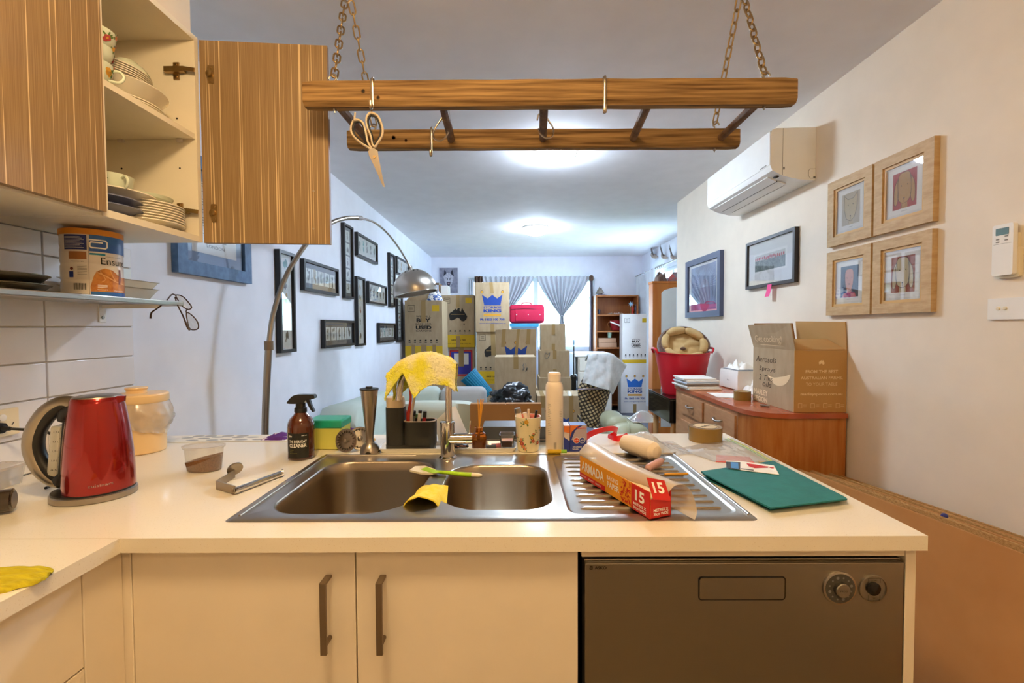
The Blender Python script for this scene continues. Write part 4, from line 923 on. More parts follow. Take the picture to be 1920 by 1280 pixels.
ya_ = P(1853, 580, X=XR-.006).y; zt2_, zb2_ = P(1860, 560, X=XR-.006).z, P(1860, 599, X=XR-.006).z
fs = frame((XR, ya_, zb2_), (0, -1, 0), (0, 0, 1)); hs = zt2_-zb2_
g = G(); g.prism(fs, rrect(0, .117, 0, hs, .002, 3), .0005, .008); g.build('plate', m_white, sw)
for u in (.032, .052):
    g = G(); p = fs(u, hs*.52, .008); g.lathe([(.0055, 0), (.0055, .003), (.004, .004)], p, 20, Matrix.Rotation(-PI/2, 3, 'Y')); g.build('rocker', M('holder_ivory'), sw)

# ------------------------------------------------------------------ arc lamp
al = thing('arc_floor_lamp', 'chrome arc floor lamp curving over the room', 'lamp', (-1.147, 2.1, 0))
def L3(px, py, Y): return P(px, py, Y=Y)
x0 = L3(497, 800, 2.1)
g = G(); g.lathe([(.17, 0), (.17, .018), (.165, .024), (.03, .03)], (x0.x+.02, 2.1, 0), 40); g.build('base', m_satin, al)
g = G(); g.tube([(x0.x-.02, 2.1, .025), (x0.x-.008, 2.1, .5), tuple(L3(497, 800, 2.1)), tuple(L3(501, 700, 2.1)), tuple(L3(504, 648, 2.1))], .0155, 16, smooth=4); g.build('pole', m_satin, al)
g = G(); pj = L3(504, 648, 2.1); g.cyl(pj-Vector((0, 0, .02)), pj+Vector((0, 0, .022)), .0195, seg=24); g.build('collar', m_dkmetal, al)
arc = [L3(504, 645, 2.1), L3(512, 590, 2.13), L3(532, 527, 2.18), L3(558, 480, 2.24), L3(590, 439, 2.32), L3(620, 418, 2.42), L3(648, 409, 2.52), L3(674, 408, 2.62)]
g = G(); g.tube(arc, .0115, 14, smooth=5); g.build('lower_arc', m_satin, al)
arc2 = [L3(672, 408, 2.61), L3(700, 416, 2.74), L3(725, 436, 2.86), L3(748, 465, 2.97), L3(765, 494, 3.06), L3(773, 512, 3.1)]
g = G(); g.tube(arc2, .0065, 12, smooth=5); g.build('upper_arc', m_chrome, al)
g = G(); g.cyl(L3(669, 408, 2.60), L3(677, 408.6, 2.635), .0135, seg=16); g.build('joint', m_chrome, al)
shc = L3(779, 545, 3.12); ax = Matrix.Rotation(math.radians(-11), 3, 'Y') @ Matrix.Rotation(math.radians(0), 3, 'X')
R_ = .148
g = G(); g.lathe([(R_*math.cos(a), R_*math.sin(a)) for a in [math.radians(d) for d in range(-8, 89, 8)]], shc, 40, ax, cap0=False, cap1=True)
g.lathe([((R_-.003)*math.cos(a), (R_-.003)*math.sin(a)) for a in [math.radians(d) for d in range(88, -9, -8)]], shc, 40, ax, cap0=False, cap1=False); g.build('shade', m_steel, al, fix=False)
g = G(); g.tube([shc+ax @ Vector((R_*math.cos(a), R_*math.sin(a), -.02)) for a in [k*PI/16 for k in range(32)]], .003, 6, closed=True); g.build('shade_rim', m_chrome, al)
for ringk, el in enumerate((60, 69)):
    for k in range(16):
        a = k*PI/8+ringk*.2; e = math.radians(el); p = Vector((math.cos(a)*math.cos(e), math.sin(a)*math.cos(e), math.sin(e)))
        g = G(); g.cyl(shc+ax @ (p*(R_-.001)), shc+ax @ (p*(R_+.0008)), .0055, seg=8); g.build('vent_hole', m_print if (k % 3) else m_pwhite, al)
g = G(); g.lathe([(.012, 0), (.012, .02), (.006, .03)], shc+ax @ Vector((0, 0, R_-.002)), 16, ax); g.build('cap', m_chrome, al)
g = G(); g.ball(shc+ax @ Vector((0, 0, .03)), .032, 14); g.build('bulb', M('bulb_glass', '#f3efe6', .3), al)
pp = shc+ax @ Vector((R_*.97, 0, .02)); g = G(); g.cyl(pp, pp+Vector((.03, -.01, -.002)), .008, seg=12); g.build('shade_knob', m_satin, al)
# ------------------------------------------------------------------ things on the worktop
ZW = .9003
m_kred = M('kettle_red', '#960f0a', .2, .65, coat=.8, bump=.02, bscale=200)
kt = thing('kettle', 'shiny red electric kettle with brushed steel handle on the worktop', 'kettle', (0, 0, 0))
A_ = .080; BO = .012; BR = .067
def kr(z): t = (z-.02)/.21; return 1-.28*max(0, t)**2.0
g = G(); g.lathe([(1.0*A_, 0), (1.03*A_, .001), (1.03*A_, .013), (.99*A_, .015)], (0, 0, 0), 48, sy=.86); g.build('base_ring', m_satin, kt)
g = G(); g.lathe([(.99*A_, .0155), (.99*A_, .019)], (0, 0, 0), 48, sy=.86); g.build('base_seal', m_black, kt)
g = G(); g.lathe([(BR*kr(z), z) for z in [.0195+k*.0105 for k in range(21)]]+[(BR*.68, .233)], (BO, 0, 0), 56); g.build('body', m_kred, kt)
g = G(); g.lathe([(BR*.675, .2332), (BR*.65, .2355), (BR*.52, .2375), (.001, .239)], (BO, 0, 0), 48); lid_ = g.build('lid', m_satin, kt)
g = G(); g.loft([[(.045, -.018, .21), (.045, .018, .21), (.060, .010, .235), (.060, -.010, .235)], [(.070, -.004, .222), (.070, .004, .222), (.072, .003, .234), (.072, -.003, .234)]], True, True, True); g.build('spout', m_kred, kt)
hp_ = [(-.030, 0, .218), (-.062, 0, .222), (-.096, 0, .200), (-.122, 0, .155), (-.126, 0, .110), (-.108, 0, .065), (-.082, 0, .038), (-.054, 0, .030)]
g = G(); g.tube(hp_, [.014, .0155, .017, .0175, .0175, .017, .015, .010], 14, smooth=5, flat=.95)
for v in g.b.verts: v.co.y *= 1.15
g.build('handle', M('handle_steel', '#a79d8d', .3, 1), kt)
inner = [(x+.011*(1 if i not in (0, 7) else .4), 0, z-.004*(1 if i < 3 else -1 if i > 5 else 0)) for i, (x, y, z) in enumerate(hp_)]
g = G(); g.tube(inner, [.010, .0145, .0145, .0135, .0135, .0145, .014, .010], 12, smooth=5)
for v in g.b.verts: v.co.y *= 1.12
g.build('handle_grip', m_black, kt)
g = G(); g.tube([(-.034, 0, .205), (-.052, 0, .195), (-.060, 0, .178)], [.020, .018, .012], 10, smooth=3); g.build('handle_bridge', m_black, kt)
g = G(); g.obox((-.073, 0, .110), (.022, .030, .118), Matrix.Rotation(math.radians(6), 3, 'Y'), .005); gw = g.build('water_window', M('water_clear', '#e0dccf', .08, trans=.45), kt)
g = G(); g.obox((-.053, 0, .105), (.014, .034, .155), Matrix.Rotation(math.radians(6), 3, 'Y'), .004); g.build('window_frame', m_black, kt)
fk_ = frame((-.073, -.0155, .06), (1, 0, .0), (.10, 0, 1))
g = G()
for k, s in enumerate(('0.5', '1.0 L', '1.25 L', '1.5 L', '1.7 L')): text(g, s, fk_, .0, .008+k*.022, .012, .0038, .0003); g.rect(fk_, .007, .015+k*.022, .0095, .0155+k*.022, .0003)
g.build('gauge_marks', m_print, gw, sharp=0, fix=False)
g = G(); g.lathe([(.017, 0), (.014, .006), (.002, .009)], (-.062, -.010, .042), 16, Matrix.Rotation(PI/2, 3, 'X')); g.build('grip_foot', m_black, kt)
for k, (u, lab) in enumerate(((0, ''), (.013, 'START'), (.026, ''), (.038, ''), (.050, ''))):
    p = Vector((-.113+u*.80, 0, .193+u*.60)); R0 = Matrix.Rotation(math.radians(-38), 3, 'Y')
    g = G(); g.obox(p, (.010, .026 if k < 2 else .020, .003), R0, .001); bt = g.build('button', m_dkmetal, kt)
    if lab: g = G(); text(g, lab, frame(p+R0 @ Vector((0, 0, .0018)), (0, -1, 0), R0 @ Vector((1, 0, 0))), 0, 0, .018, .005, .0002, .01); g.build('lettering', m_pwhite, bt, sharp=0, fix=False)
cmk = cmap((BO, 0, 0), lambda v: BR*kr(v), -.95)
g = G(); text(g, 'cuisinart', cmk, 0, .040, .044, .006, .0006, .0); g.build('lettering', m_satin, kt, sharp=0, fix=False)
kp = P(163, 934, Z=ZW); place(kt, (kp.x, kp.y+.02, ZW+.0002), math.radians(8))
# crock with plastic bag and lid
cr = thing('storage_crock', 'cream lidded crock lined with a crumpled plastic bag behind the kettle', 'crock', tuple(P(252, 850, Z=ZW)))
cx, cyy = P(252, 850, Z=ZW).x, P(252, 850, Z=ZW).y+.03; m_cro = M('cream_plastic', '#ecc993', .3, coat=.2); r = .066
g = G(); g.lathe([(r*.95, ZW+.001), (r*.98, ZW+.004), (r, ZW+.09), (r*1.03, ZW+.165)], (cx, cyy, 0), 40); g.build('pot', m_cro, cr)
g = G(); g.lathe([(r*1.10, ZW+.160), (r*1.13, ZW+.164), (r*1.13, ZW+.182), (r*1.08, ZW+.187), (.001, ZW+.189)], (cx, cyy, 0), 40); ld_ = g.build('lid', m_cro, cr)
g = G(); g.lathe([(r*.42, ZW+.188), (r*.40, ZW+.196), (r*.46, ZW+.203), (r*.44, ZW+.206), (.001, ZW+.206)], (cx-.012, cyy, 0), 28); g.build('lid_knob', m_cro, ld_)
def skirt(u, v):
    a = 2*PI*u; fold = .006*nz(math.cos(a)*3, math.sin(a)*3, v*4)+.004*nz(math.cos(a)*9, math.sin(a)*9, v*9); rr = r*1.04+.006+.010*math.sin(PI*v)+fold*(1.5*v+.4)
    return (cx+rr*math.cos(a), cyy+rr*math.sin(a), ZW+.160-(.088+.02*nz(math.cos(a)*1.5, math.sin(a)*1.5, 4))*v)
m_film2 = glassy('milky_film', '#f2ebe2', .12, .2, .45, '#e9ddcc')
g = G(); g.grid(skirt, 72, 12); g.build('plastic_liner', m_film2, cr, sharp=60, fix=False)
# tub of brown powder
m_tubf = glassy('tub_film', '#fbf8f2', .05, .1, .08, '#efe9e2')
tb = thing('plastic_tub', 'small oval plastic tub of brown powder on the worktop', 'tub', tuple(P(365, 886, Z=ZW)))
c = P(367, 888, Z=ZW); c.y += .035; rx, ry, h = .052, .036, .062
g = G(); g.lathe([(rx*.84, ZW+.0005), (rx*.86, ZW+.002), (rx*.98, ZW+h), (rx*1.06, ZW+h+.001), (rx*1.06, ZW+h+.004)], (c.x, c.y, 0), 36, sy=ry/rx, cap1=False); g.build('tub', m_tubf, tb, fix=False)
g = G(); n = 36
R0 = [[(c.x+rx*.84*math.cos(2*PI*i/n)*s_, c.y+ry*.84*math.sin(2*PI*i/n)*s_, ZW+.002) for i in range(n)] for s_ in (.98,)]
def pw(i, s_): a = 2*PI*i/n; return (c.x+rx*.95*math.cos(a)*s_, c.y+ry*.95*math.sin(a)*s_, ZW+.034+.012*math.cos(a)*s_+.002*nz(a, s_*3))
g.loft(R0+[[pw(i, s_) for i in range(n)] for s_ in (.99, .7, .4, .05)], True, True, True); g.build('powder', M('brown_powder', '#8a5f3c', .95, noise_col='#6e4a2e', nscale=300, bump=.8, bscale=500), tb)
g = G(); g.lathe([(rx*1.08, ZW+h+.0035), (rx*1.09, ZW+h+.007), (rx*1.02, ZW+h+.008), (rx*.96, ZW+h+.0055), (.001, ZW+h+.006)], (c.x, c.y, 0), 36, sy=ry/rx, cap0=False); g.build('lid', m_tubf, tb, fix=False)
# toilet roll holder lying on a slip of paper
rh = thing('towel_roll_holder', 'chrome paper roll holder lying on the worktop left of the sink', 'holder', tuple(P(470, 900, Z=ZW)))
p1 = P(408, 912, Z=ZW+.012); p2 = P(443, 922, Z=ZW+.012); p3 = P(524, 890, Z=ZW+.014); p0 = P(438, 893, Z=ZW+.01)
def flatbar(g, a, b, zlo, zhi, w=.003):
    a, b = Vector(a), Vector(b); d = (b-a); d.z = 0; s_ = Vector((-d.y, d.x, 0)).normalized()*w/2
    g.loft([[(p.x-s_.x, p.y-s_.y, zlo), (p.x+s_.x, p.y+s_.y, zlo), (p.x+s_.x, p.y+s_.y, zhi), (p.x-s_.x, p.y-s_.y, zhi)] for p in (a, b)], True, True, True)
q1, q2, q0 = P(406, 917, Z=ZW), P(441, 927, Z=ZW), P(440, 895, Z=ZW)
g = G(); flatbar(g, q1, q2, ZW+.0005, ZW+.021); flatbar(g, q0, q1, ZW+.0005, ZW+.021); g.build('bracket', m_satin, rh)
g = G(); e = P(528, 886, Z=ZW+.010); g.cyl((q2.x-.002, q2.y, ZW+.0085), (e.x, e.y, ZW+.0085), .0078, seg=18); g.cyl((e.x, e.y, ZW+.0105), (e.x+.004, e.y+.002, ZW+.0105), .010, seg=18); g.build('roll_bar', m_chrome, rh)
g = G(); pd = P(440, 893, Z=ZW+.02); qd_ = Vector((-.55, .45, .35)).to_track_quat('Z', 'Y').to_matrix(); g.lathe([(.019, 0), (.019, .004)], (q0.x+.002, q0.y, ZW+.022), 32, qd_); g.build('wall_plate', m_satin, rh)
g = G(); g.cyl((q2.x-.004, q2.y-.0022, ZW+.0095), (q2.x-.005, q2.y-.0034, ZW+.0095), .0045, seg=14); g.build('bar_end', m_dkmetal, rh)
def quad_sheet(name, px, z, mat, label, cat, th=.0008, group=None, parent=None):
    pts = [P(x, y, Z=z) for x, y in px]; g = G(); g.prism(lambda u, v, n: Vector((u, v, z+n)), [(p.x, p.y) for p in pts][::-1], 0, th); o = g.build(name, mat, parent)
    return tag(o, label, cat, group) if not parent else o
quad_sheet('paper_slip', [(415, 905), (452, 897), (527, 894), (520, 901), (450, 917)], ZW+.0002, m_pwhite, 'small white paper slip under the paper roll holder', 'paper', .0003)

# spray bottle
c = P(555, 864, Z=ZW); c.y += .036; x, y = c.x, c.y
m_amber = M('amber_glass', '#5a2405', .08, noise_col='#3c1704', nscale=5, coat=1)
sb = thing('spray_bottle', 'brown cleaner spray bottle with black trigger beside the sink', 'bottle', (x, y, ZW))
r = .0385
g = G(); g.lathe([(r*.93, ZW+.0004), (r, ZW+.004), (r, ZW+.096), (r*.97, ZW+.106), (r*.82, ZW+.120), (r*.55, ZW+.131), (r*.42, ZW+.138), (r*.40, ZW+.148)], (x, y, 0), 44); g.build('bottle', m_amber, sb)
g = G(); g.lathe([(.0175, ZW+.139), (.0180, ZW+.142), (.0175, ZW+.152), (.014, ZW+.154), (.0135, ZW+.166)], (x, y, 0), 28); g.build('collar', m_black, sb)
fy = frame((x, y, ZW), (1, 0, 0), (0, 0, 1))
g = G(); g.prism(fy, catpoly([(-.036, .166), (-.034, .174), (-.020, .188), (-.005, .192), (.030, .192), (.044, .191), (.044, .180), (.020, .176), (.010, .166), (-.010, .165)]), -.0095, .0095); g.build('spray_head', m_black, sb)
g = G(); g.prism(fy, catpoly([(.018, .178), (.028, .178), (.034, .160), (.042, .142), (.037, .140), (.027, .155)]), -.0055, .0055); g.build('trigger', m_black, sb)
g = G(); g.cyl((x+.012, y, ZW+.172), (x+.024, y, ZW+.176), .0055, seg=12); g.build('nozzle_neck', m_pwhite, sb)
cb = cmap((x, y, ZW), r, -PI/2+.12)
g = G(); g.rect(cb, -.033, .008, .033, .082, .0004, 12); lb_ = g.build('label', M('label_black', '#1d1c13', .5), sb, sharp=0, fix=False)
def f(g): text(g, 'bio', cb, -.020, .074, .011, .007, .0009, .01); text(g, 'THE EVERYDAY', cb, .002, .0575, .050, .0085, .0009, .02); text(g, 'CLEANER', cb, .002, .0455, .050, .0105, .0009, .02); text(g, '500 ml', cb, .020, .075, .014, .003, .0009, .01)
deco(lb_, 'lettering', m_pwhite, f)
def f(g):
    for k, w in enumerate((.012, .009, .022)): text(g, ('citrus', 'mint', 'all purpose')[k], cb, -.022+w/2, .033-k*.005, w, .0028, .0009, 0)
deco(lb_, 'small_print', M('label_gold', '#9a8f3a', .5), f)
# green container
bx = P(579, 850, Z=ZW); ex = P(641, 845, Z=ZW); y0 = ex.y+.01; x0, x1 = P(574, 848, Y=y0).x, P(641, 846, Y=y0).x; zt2 = P(610, 786, Y=y0+.02).z
gc = thing('food_container', 'lime plastic food container with teal lid behind the spray bottle', 'container', ((x0+x1)/2, y0+.05, ZW))
g = G(); g.box(x0+.001, x1-.002, y0, y0+.09, ZW+.0004, zt2-.010, .006)
m_lime = M('lime_box', '#cfd05a', .3, noise_col='#d8d46a', nscale=4); g.build('box', m_lime, gc)
g = G(); g.box(x0-.002, x1+.001, y0-.003, y0+.093, zt2-.026, zt2+.001, .006); g.build('lid', M('teal_lid', '#23a383', .3), gc)
# strainers
def strainer(label, c, tilt, rz):
    t = thing('sink_strainer', label, 'strainer', (0, 0, 0), 'steel sink strainers')
    g = G(); g.lathe([(.036, -.002), (.0375, .0), (.036, .002), (.030, .0015), (.026, -.004), (.014, -.005), (.012, -.003), (.001, -.003)], (0, 0, 0), 36); g.build('rim', m_satin, t)
    for k in range(20):
        a = k*PI/10; g = G(); g.obox((.028*math.cos(a), .028*math.sin(a), .0012), (.008, .0018, .002), Matrix.Rotation(a, 3, 'Z')); g.build('slot', m_print, t)
    g = G(); g.lathe([(.0045, -.003), (.0045, .004), (.008, .007), (.006, .011), (.001, .012)], (0, 0, 0), 16); g.build('knob', m_satin, t)
    t.location = c; t.rotation_euler = (tilt, 0, rz); return t
c = P(649, 830, Y=1.43); s1 = strainer('steel sink strainer facing the front, leaning on the worktop', (c.x, 1.43, ZW+.036), math.radians(78), math.radians(-12))
dup(s1, (c.x+.033, 1.462, ZW+.035), label='steel sink strainer leaning behind the other strainer', rot=(math.radians(72), 0, math.radians(25)))
# blender shaft
c = P(689, 854, Z=ZW); x, y = c.x, c.y+.026
bs = thing('blender_shaft', 'steel stick blender foot standing upright beside the strainers', 'blender', (x, y, ZW))
g = G(); g.lathe([(.030, ZW+.0004), (.031, ZW+.003), (.029, ZW+.016), (.022, ZW+.028), (.014, ZW+.036), (.0115, ZW+.045), (.0115, ZW+.055), (.0165, ZW+.10), (.0225, ZW+.16), (.0265, ZW+.195), (.027, ZW+.199)], (x, y, 0), 40); g.build('shaft', m_satin, bs)
g = G(); g.lathe([(.0285, ZW+.1993), (.029, ZW+.2015), (.028, ZW+.204), (.011, ZW+.2045), (.010, ZW+.210), (.001, ZW+.2105)], (x, y, 0), 32); g.build('coupling', m_black, bs)
for a in (-PI/2+.1, -PI/2+1.4, PI/2): 
    g = G(); fmb = cmap((x, y, ZW), .0300, a); g.grid(lambda u, v: fmb((u-.5)*.020, .006+v*.007*math.sin(PI*min(.98, max(.02, u))), .0006), 8, 2); g.build('vent', m_print, bs)
# long white tray
ta = P(707, 850, Z=ZW); tb_ = P(968, 846, Z=ZW); y0 = 1.405; y1 = 1.50; x0, x1 = P(706, 850, Y=y0).x, P(968, 850, Y=y0).x
tr = thing('tray', 'long narrow white tray behind the sink', 'tray', ((x0+x1)/2, y0, ZW))
def rr_(d, z): return [(a, b, z) for a, b in rrect(x0+.008-d, x1-.008+d, y0+.008-d, y1-.008+d, .02, 4)]
g = G(); g.loft([rr_(0, ZW+.0004), rr_(.008, ZW+.012), rr_(.009, ZW+.015), rr_(.006, ZW+.015), rr_(-.001, ZW+.0035)], True, True, True); g.build('tray', m_wht, tr)
ZT = ZW+.0038
# dark caddy
cy0 = 1.425; xa, xb = P(721, 840, Y=cy0).x, P(757, 840, Y=cy0).x; xc = P(816, 840, Y=cy0).x; zt3 = P(740, 765, Y=cy0).z; zt4 = P(740, 746, Y=cy0).z; zt5 = P(784, 791, Y=cy0).z
cd = thing('dish_caddy', 'charcoal caddy with soap pump, brush and pens behind the tap', 'caddy', (xb, cy0+.03, ZW))
Q = lambda a, b, d=0: [(u, v) for u, v in rrect(a-d, b+d, cy0-d, cy0+.052+d, .018, 5)]
g = G(); g.loft([[(u, v, ZT) for u, v in Q(xa, xc-.004)], [(u, v, ZT+.016) for u, v in Q(xa, xc-.004)]], True, True, True); g.build('base', m_dk, cd)
g = G(); g.loft([[(u, v, z) for u, v in Q(xa+.001, xb)] for z in (ZT+.0165, zt3)], True, True, True); g.build('soap_bottle', m_dk, cd)
m_beige = M('beige_plastic', '#d9c2a2', .4)
g = G(); g.loft([[(u, v, z) for u, v in Q(xa+.003, xb-.002)] for z in (zt3+.0003, zt3+.014)]+[[(u, v, zt4) for u, v in rrect(xa+.001, xb-.004, cy0-.002, cy0+.05, .02, 5)]], True, True, True); g.build('soap_pump_top', m_beige, cd)
g = G(); g.loft([[(u, v, z) for u, v in rrect(xb-.002-dd_, xc+dd_, cy0-.004-dd_, cy0+.056+dd_, .020, 5)] for dd_, z in ((-.001, ZT+.0165), (0, zt5-.004), (0, zt5), (-.004, zt5), (-.005, ZT+.03))], True, True, True); g.build('brush_holder', m_dk, cd)
g = G(); g.loft([[(u, v, zt5+.0005+e) for u, v in rrect(xb-.002-d_, xc+d_, cy0-.004-d_, cy0+.056+d_, .020, 5)] for d_, e in ((.0005, 0), (.0005, .002), (-.004, .002), (-.004, 0))], True); g.build('holder_rim', m_beige, cd)
fb = frame((xa+.010, cy0-.0002, ZT+.02), (1, 0, 0), (0, 0, 1)); g = G(); g.stroke(fb, [(0, .0), (.003, .014), (.001, .02), (.005, .024)], .0012, .0008); g.build('script_mark', m_black, cd, sharp=0)
# brush and pens in the caddy
def stick(name, label, cat, px0, px1, Y, r, mat, cap=None, capl=.3, group=None, r1=None, Y1=None):
    a, b = P(*px0, Y=Y), P(*px1, Y=Y1 or Y); t = thing(name, label, cat, tuple(a), group)
    m_ = a.lerp(b, 1-capl) if cap else b
    g = G(); g.cyl(a, m_, r, r1 or r, seg=12); g.build('barrel', mat, t)
    if cap: g = G(); d = (b-m_).normalized(); g.cyl(m_+d*.0003, b, (r1 or r)*1.12, (r1 or r)*1.05, seg=12); g.build('cap', cap, t)
    return t
br = thing('dish_brush', 'red and white dish brush standing in the charcoal caddy', 'brush', tuple(P(768, 792, Y=1.45)))
g = G(); g.tube([P(766, 800, Y=1.45), P(765, 780, Y=1.45), P(768, 762, Y=1.45), P(770, 745, Y=1.45), P(768, 722, Y=1.45), P(765, 708, Y=1.45)], [.0055, .006, .0045, .004, .004, .004], 10, smooth=4); g.build('handle', M('brush_red', '#e0402c', .4), br)
g = G(); g.tube([P(771, 800, Y=1.453), P(772, 775, Y=1.453), P(776, 750, Y=1.453), P(779, 725, Y=1.453), P(776, 700, Y=1.453)], [.006, .005, .0045, .0045, .006], 10, smooth=4); g.build('handle_back', M('brush_white', '#e9dcd4', .4), br)
stick('marker_pen', 'white marker with black cap in the charcoal caddy', 'pen', (784, 800), (788, 769), 1.45, .0055, m_pwhite, m_black, .16, 'pens in the charcoal caddy')
stick('marker_pen', 'red and black marker in the charcoal caddy', 'pen', (794, 800), (797, 771), 1.45, .0058, m_redp, m_black, .38, 'pens in the charcoal caddy')
stick('marker_pen', 'dark teal capped pen behind the brush in the caddy', 'pen', (776, 800), (781, 776), 1.47, .0045, m_black, m_fg, .3, 'pens in the charcoal caddy')
stick('marker_pen', 'red capped pen at the left of the caddy, behind the brush', 'pen', (759, 800), (760, 768), 1.47, .0045, m_pwhite, m_redp, .4, 'pens in the charcoal caddy')
stick('clear_bottle_pen', 'clear capped pen right of the brush handle', 'pen', (774, 800), (777, 770), 1.465, .005, m_pgrey, m_black, .3, 'pens in the charcoal caddy')
# bric-a-brac on the tray
c = P(898, 840, Z=ZT); x, y = c.x, 1.462
rd = thing('reed_diffuser', 'amber reed diffuser bottle with orange sticks on the tray', 'diffuser', (x, y, ZT))
g = G(); g.lathe([(.0235, ZT+.0004), (.0245, ZT+.003), (.0245, ZT+.035), (.021, ZT+.045), (.013, ZT+.051), (.0125, ZT+.062), (.0145, ZT+.063), (.0145, ZT+.066)], (x, y, 0), 32, cap1=False); g.build('bottle', M('amber_clear', '#d9781a', .05, trans=.85), rd)
g = G(); g.lathe([(.0222, ZT+.003), (.0225, ZT+.028)], (x, y, 0), 28); g.build('oil', M('oil_amber', '#8a3606', .1, trans=.4), rd)
for k, (dx, dy) in enumerate(((-.004, .0), (.006, .003), (.010, -.002), (.014, .002), (.004, .004))):
    g = G(); g.cyl((x-dx*.5, y+.004-dy, ZT+.006), (x+dx+.001, y+dy, ZT+.155+(k % 2)*.002), .0013, seg=6); g.build('reed', M('reed_orange', '#e8a22e', .6), rd)
c = P(951, 842, Z=ZT); x, y = c.x, 1.455
cn = thing('glass_votive', 'square glass votive with amber wax on the tray', 'candle', (x, y, ZT))
g = G(); g.loft([[(x+a, y+b, z) for a, b in rrect(-s_, s_, -s_, s_, .003, 3)] for s_, z in ((.019, ZT+.0004), (.0245, ZT+.046), (.0215, ZT+.046), (.0165, ZT+.006))], True, True, True); g.build('glass', M('thick_glass', '#ffffff', .02, trans=1), cn)
g = G(); g.loft([[(x+a, y+b, z) for a, b in rrect(-s_, s_, -s_, s_, .003, 3)] for s_, z in ((.0155, ZT+.007), (.0185, ZT+.027))], True, True, True); g.build('wax', M('wax_amber', '#d98a4c', .4), cn)
c = P(866, 838, Z=ZT); x, y = c.x, 1.437
pu = thing('coin_purse', 'small black patterned pouch with a white cord on the tray', 'pouch', (x, y, ZT))
g = G(); g.ball((x, y, ZT+.0105), .0205, 18, (1.25, .9, .48)); pu1 = g.build('pouch', m_black, pu)
fpu = frame((x, y-.0172, ZT+.010), (1, 0, 0), (0, .35, 1)); g = G(); rnd = random.Random(2)
for k in range(9): g.disc(fpu, -.016+k*.004, .0035+.003*rnd.random(), .0014, .0035, 7)
g.build('pattern', m_fo, pu1, sharp=0)
g = G(); g.tube([(x+.024, y-.01, ZT+.008), (x+.031, y-.016, ZT+.004), (x+.028, y-.028, ZT+.0125), (x+.012, y-.033, ZT+.0135), (x-.006, y-.032, ZT+.0135)], .0011, 6, smooth=5); g.build('cord', m_pwhite, pu)
for k, (px, mt, lab) in enumerate(((922, m_dk, 'dark makeup compact lying on the tray'), (931, M('rose_plastic', '#b56a73', .3), 'rose coloured lipstick tube lying on the tray'))):
    c = P(px, 839, Z=ZT); g = G(); g.cyl((c.x-.016, 1.434+k*.019, ZT+.0075), (c.x+.014, 1.44+k*.02, ZT+.0075), .0072, seg=14); tag(g.build(['makeup_tube', 'lipstick'][k], mt), lab, 'makeup')
# floral tumbler with pens
c = P(991, 850, Z=ZW); x, y = c.x, c.y+.038
ft = thing('flowered_tumbler', 'cream tumbler with painted roses holding pens', 'cup', (x, y, ZW))
r0_, r1_, hh = .0345, .0415, .110
g = G(); g.lathe([(r0_*.85, ZW+.0004), (r0_*.95, ZW+.003), (r0_, ZW+.010), (r1_, ZW+hh), (r1_-.002, ZW+hh), (r0_-.002, ZW+.012), (.001, ZW+.010)], (x, y, 0), 44, cap1=False); g.build('tumbler', M('tumbler_cream', '#ede0b8', .35), ft)
g = G(); g.lathe([(r1_-.0024, ZW+hh-.0002), (r0_-.0015, ZW+.05)], (x, y, 0), 40, cap0=False, cap1=False); g.build('pink_lining', M('lining_pink', '#e88a72', .4), ft, fix=False)
spots = [(-.020, .030, 'r', .0075), (-.014, .020, 'o', .006), (-.022, .042, 'o', .005), (.016, .038, 'r', .006), (.012, .050, 'y', .0055), (.018, .060, 'o', .004), (-.004, .098, 'y', .007), (-.018, .088, 'g', .005), (.024, .064, 'g', .005), (-.008, .012, 'o', .004), (.035, .03, 'r', .006), (-.045, .05, 'o', .006), (.05, .075, 'y', .006)]
flowers(ft, cmap((x, y, ZW), lambda v: r0_+(r1_-r0_)*v/hh, -PI/2-.05), spots)
stick('lighter', 'patterned gas lighter with metal top in the flowered tumbler', 'lighter', (976, 800), (970, 765), y-.004, .0095, m_pwhite, m_satin, .25, 'things in the flowered tumbler')
stick('marker_pen', 'cream marker pen in the flowered tumbler', 'pen', (990, 800), (984, 773), y-.006, .0065, m_cream, None, .3, 'things in the flowered tumbler')
stick('toothbrush', 'pale plastic spreader handle in the flowered tumbler', 'utensil', (992, 800), (991, 767), y+.012, .004, m_beige, None, .3, 'things in the flowered tumbler')
stick('ballpoint_pen', 'black pen at the right of the flowered tumbler', 'pen', (1001, 800), (1006, 769), y+.006, .004, m_black, None, .3, 'things in the flowered tumbler')
# spray can
c = P(1041, 851, Z=ZW); x, y = c.x, c.y+.027; zc = P(1041, 716, Y=y-.02).z; zt6 = P(1041, 697, Y=y).z; r = .0275
sc_ = thing('spray_can', 'tall plain cream spray can with rounded cap', 'can', (x, y, ZW)); m_can = M('can_cream', '#eee0cf', .35, coat=.2)
g = G(); g.lathe([(r*.95, ZW+.0004), (r, ZW+.004), (r, zc-.020), (r*.95, zc-.010), (r*.76, zc-.001)], (x, y, 0), 40); g.build('can', m_can, sc_)
g = G(); g.lathe([(r*.73, zc), (r*.73, zt6-.006), (r*.62, zt6-.001), (.001, zt6)], (x, y, 0), 36); g.build('cap', m_can, sc_)
cs = cmap((x, y, ZW), r, -PI/2); g = G()
for k in range(18): g.rect(cs, -.024, .06+k*.0055, -.012-(k % 4)*.002, .0608+k*.0055, .0005, 2)
for k in range(8): g.rect(cs, .014, .10+k*.005, .024, .1006+k*.005, .0005, 2)
for k in range(9): g.rect(cs, -.004+k*.0009, .016, -.0036+k*.0009, .036, .0005)
g.build('small_print', m_pgrey, sc_, sharp=0, fix=False)
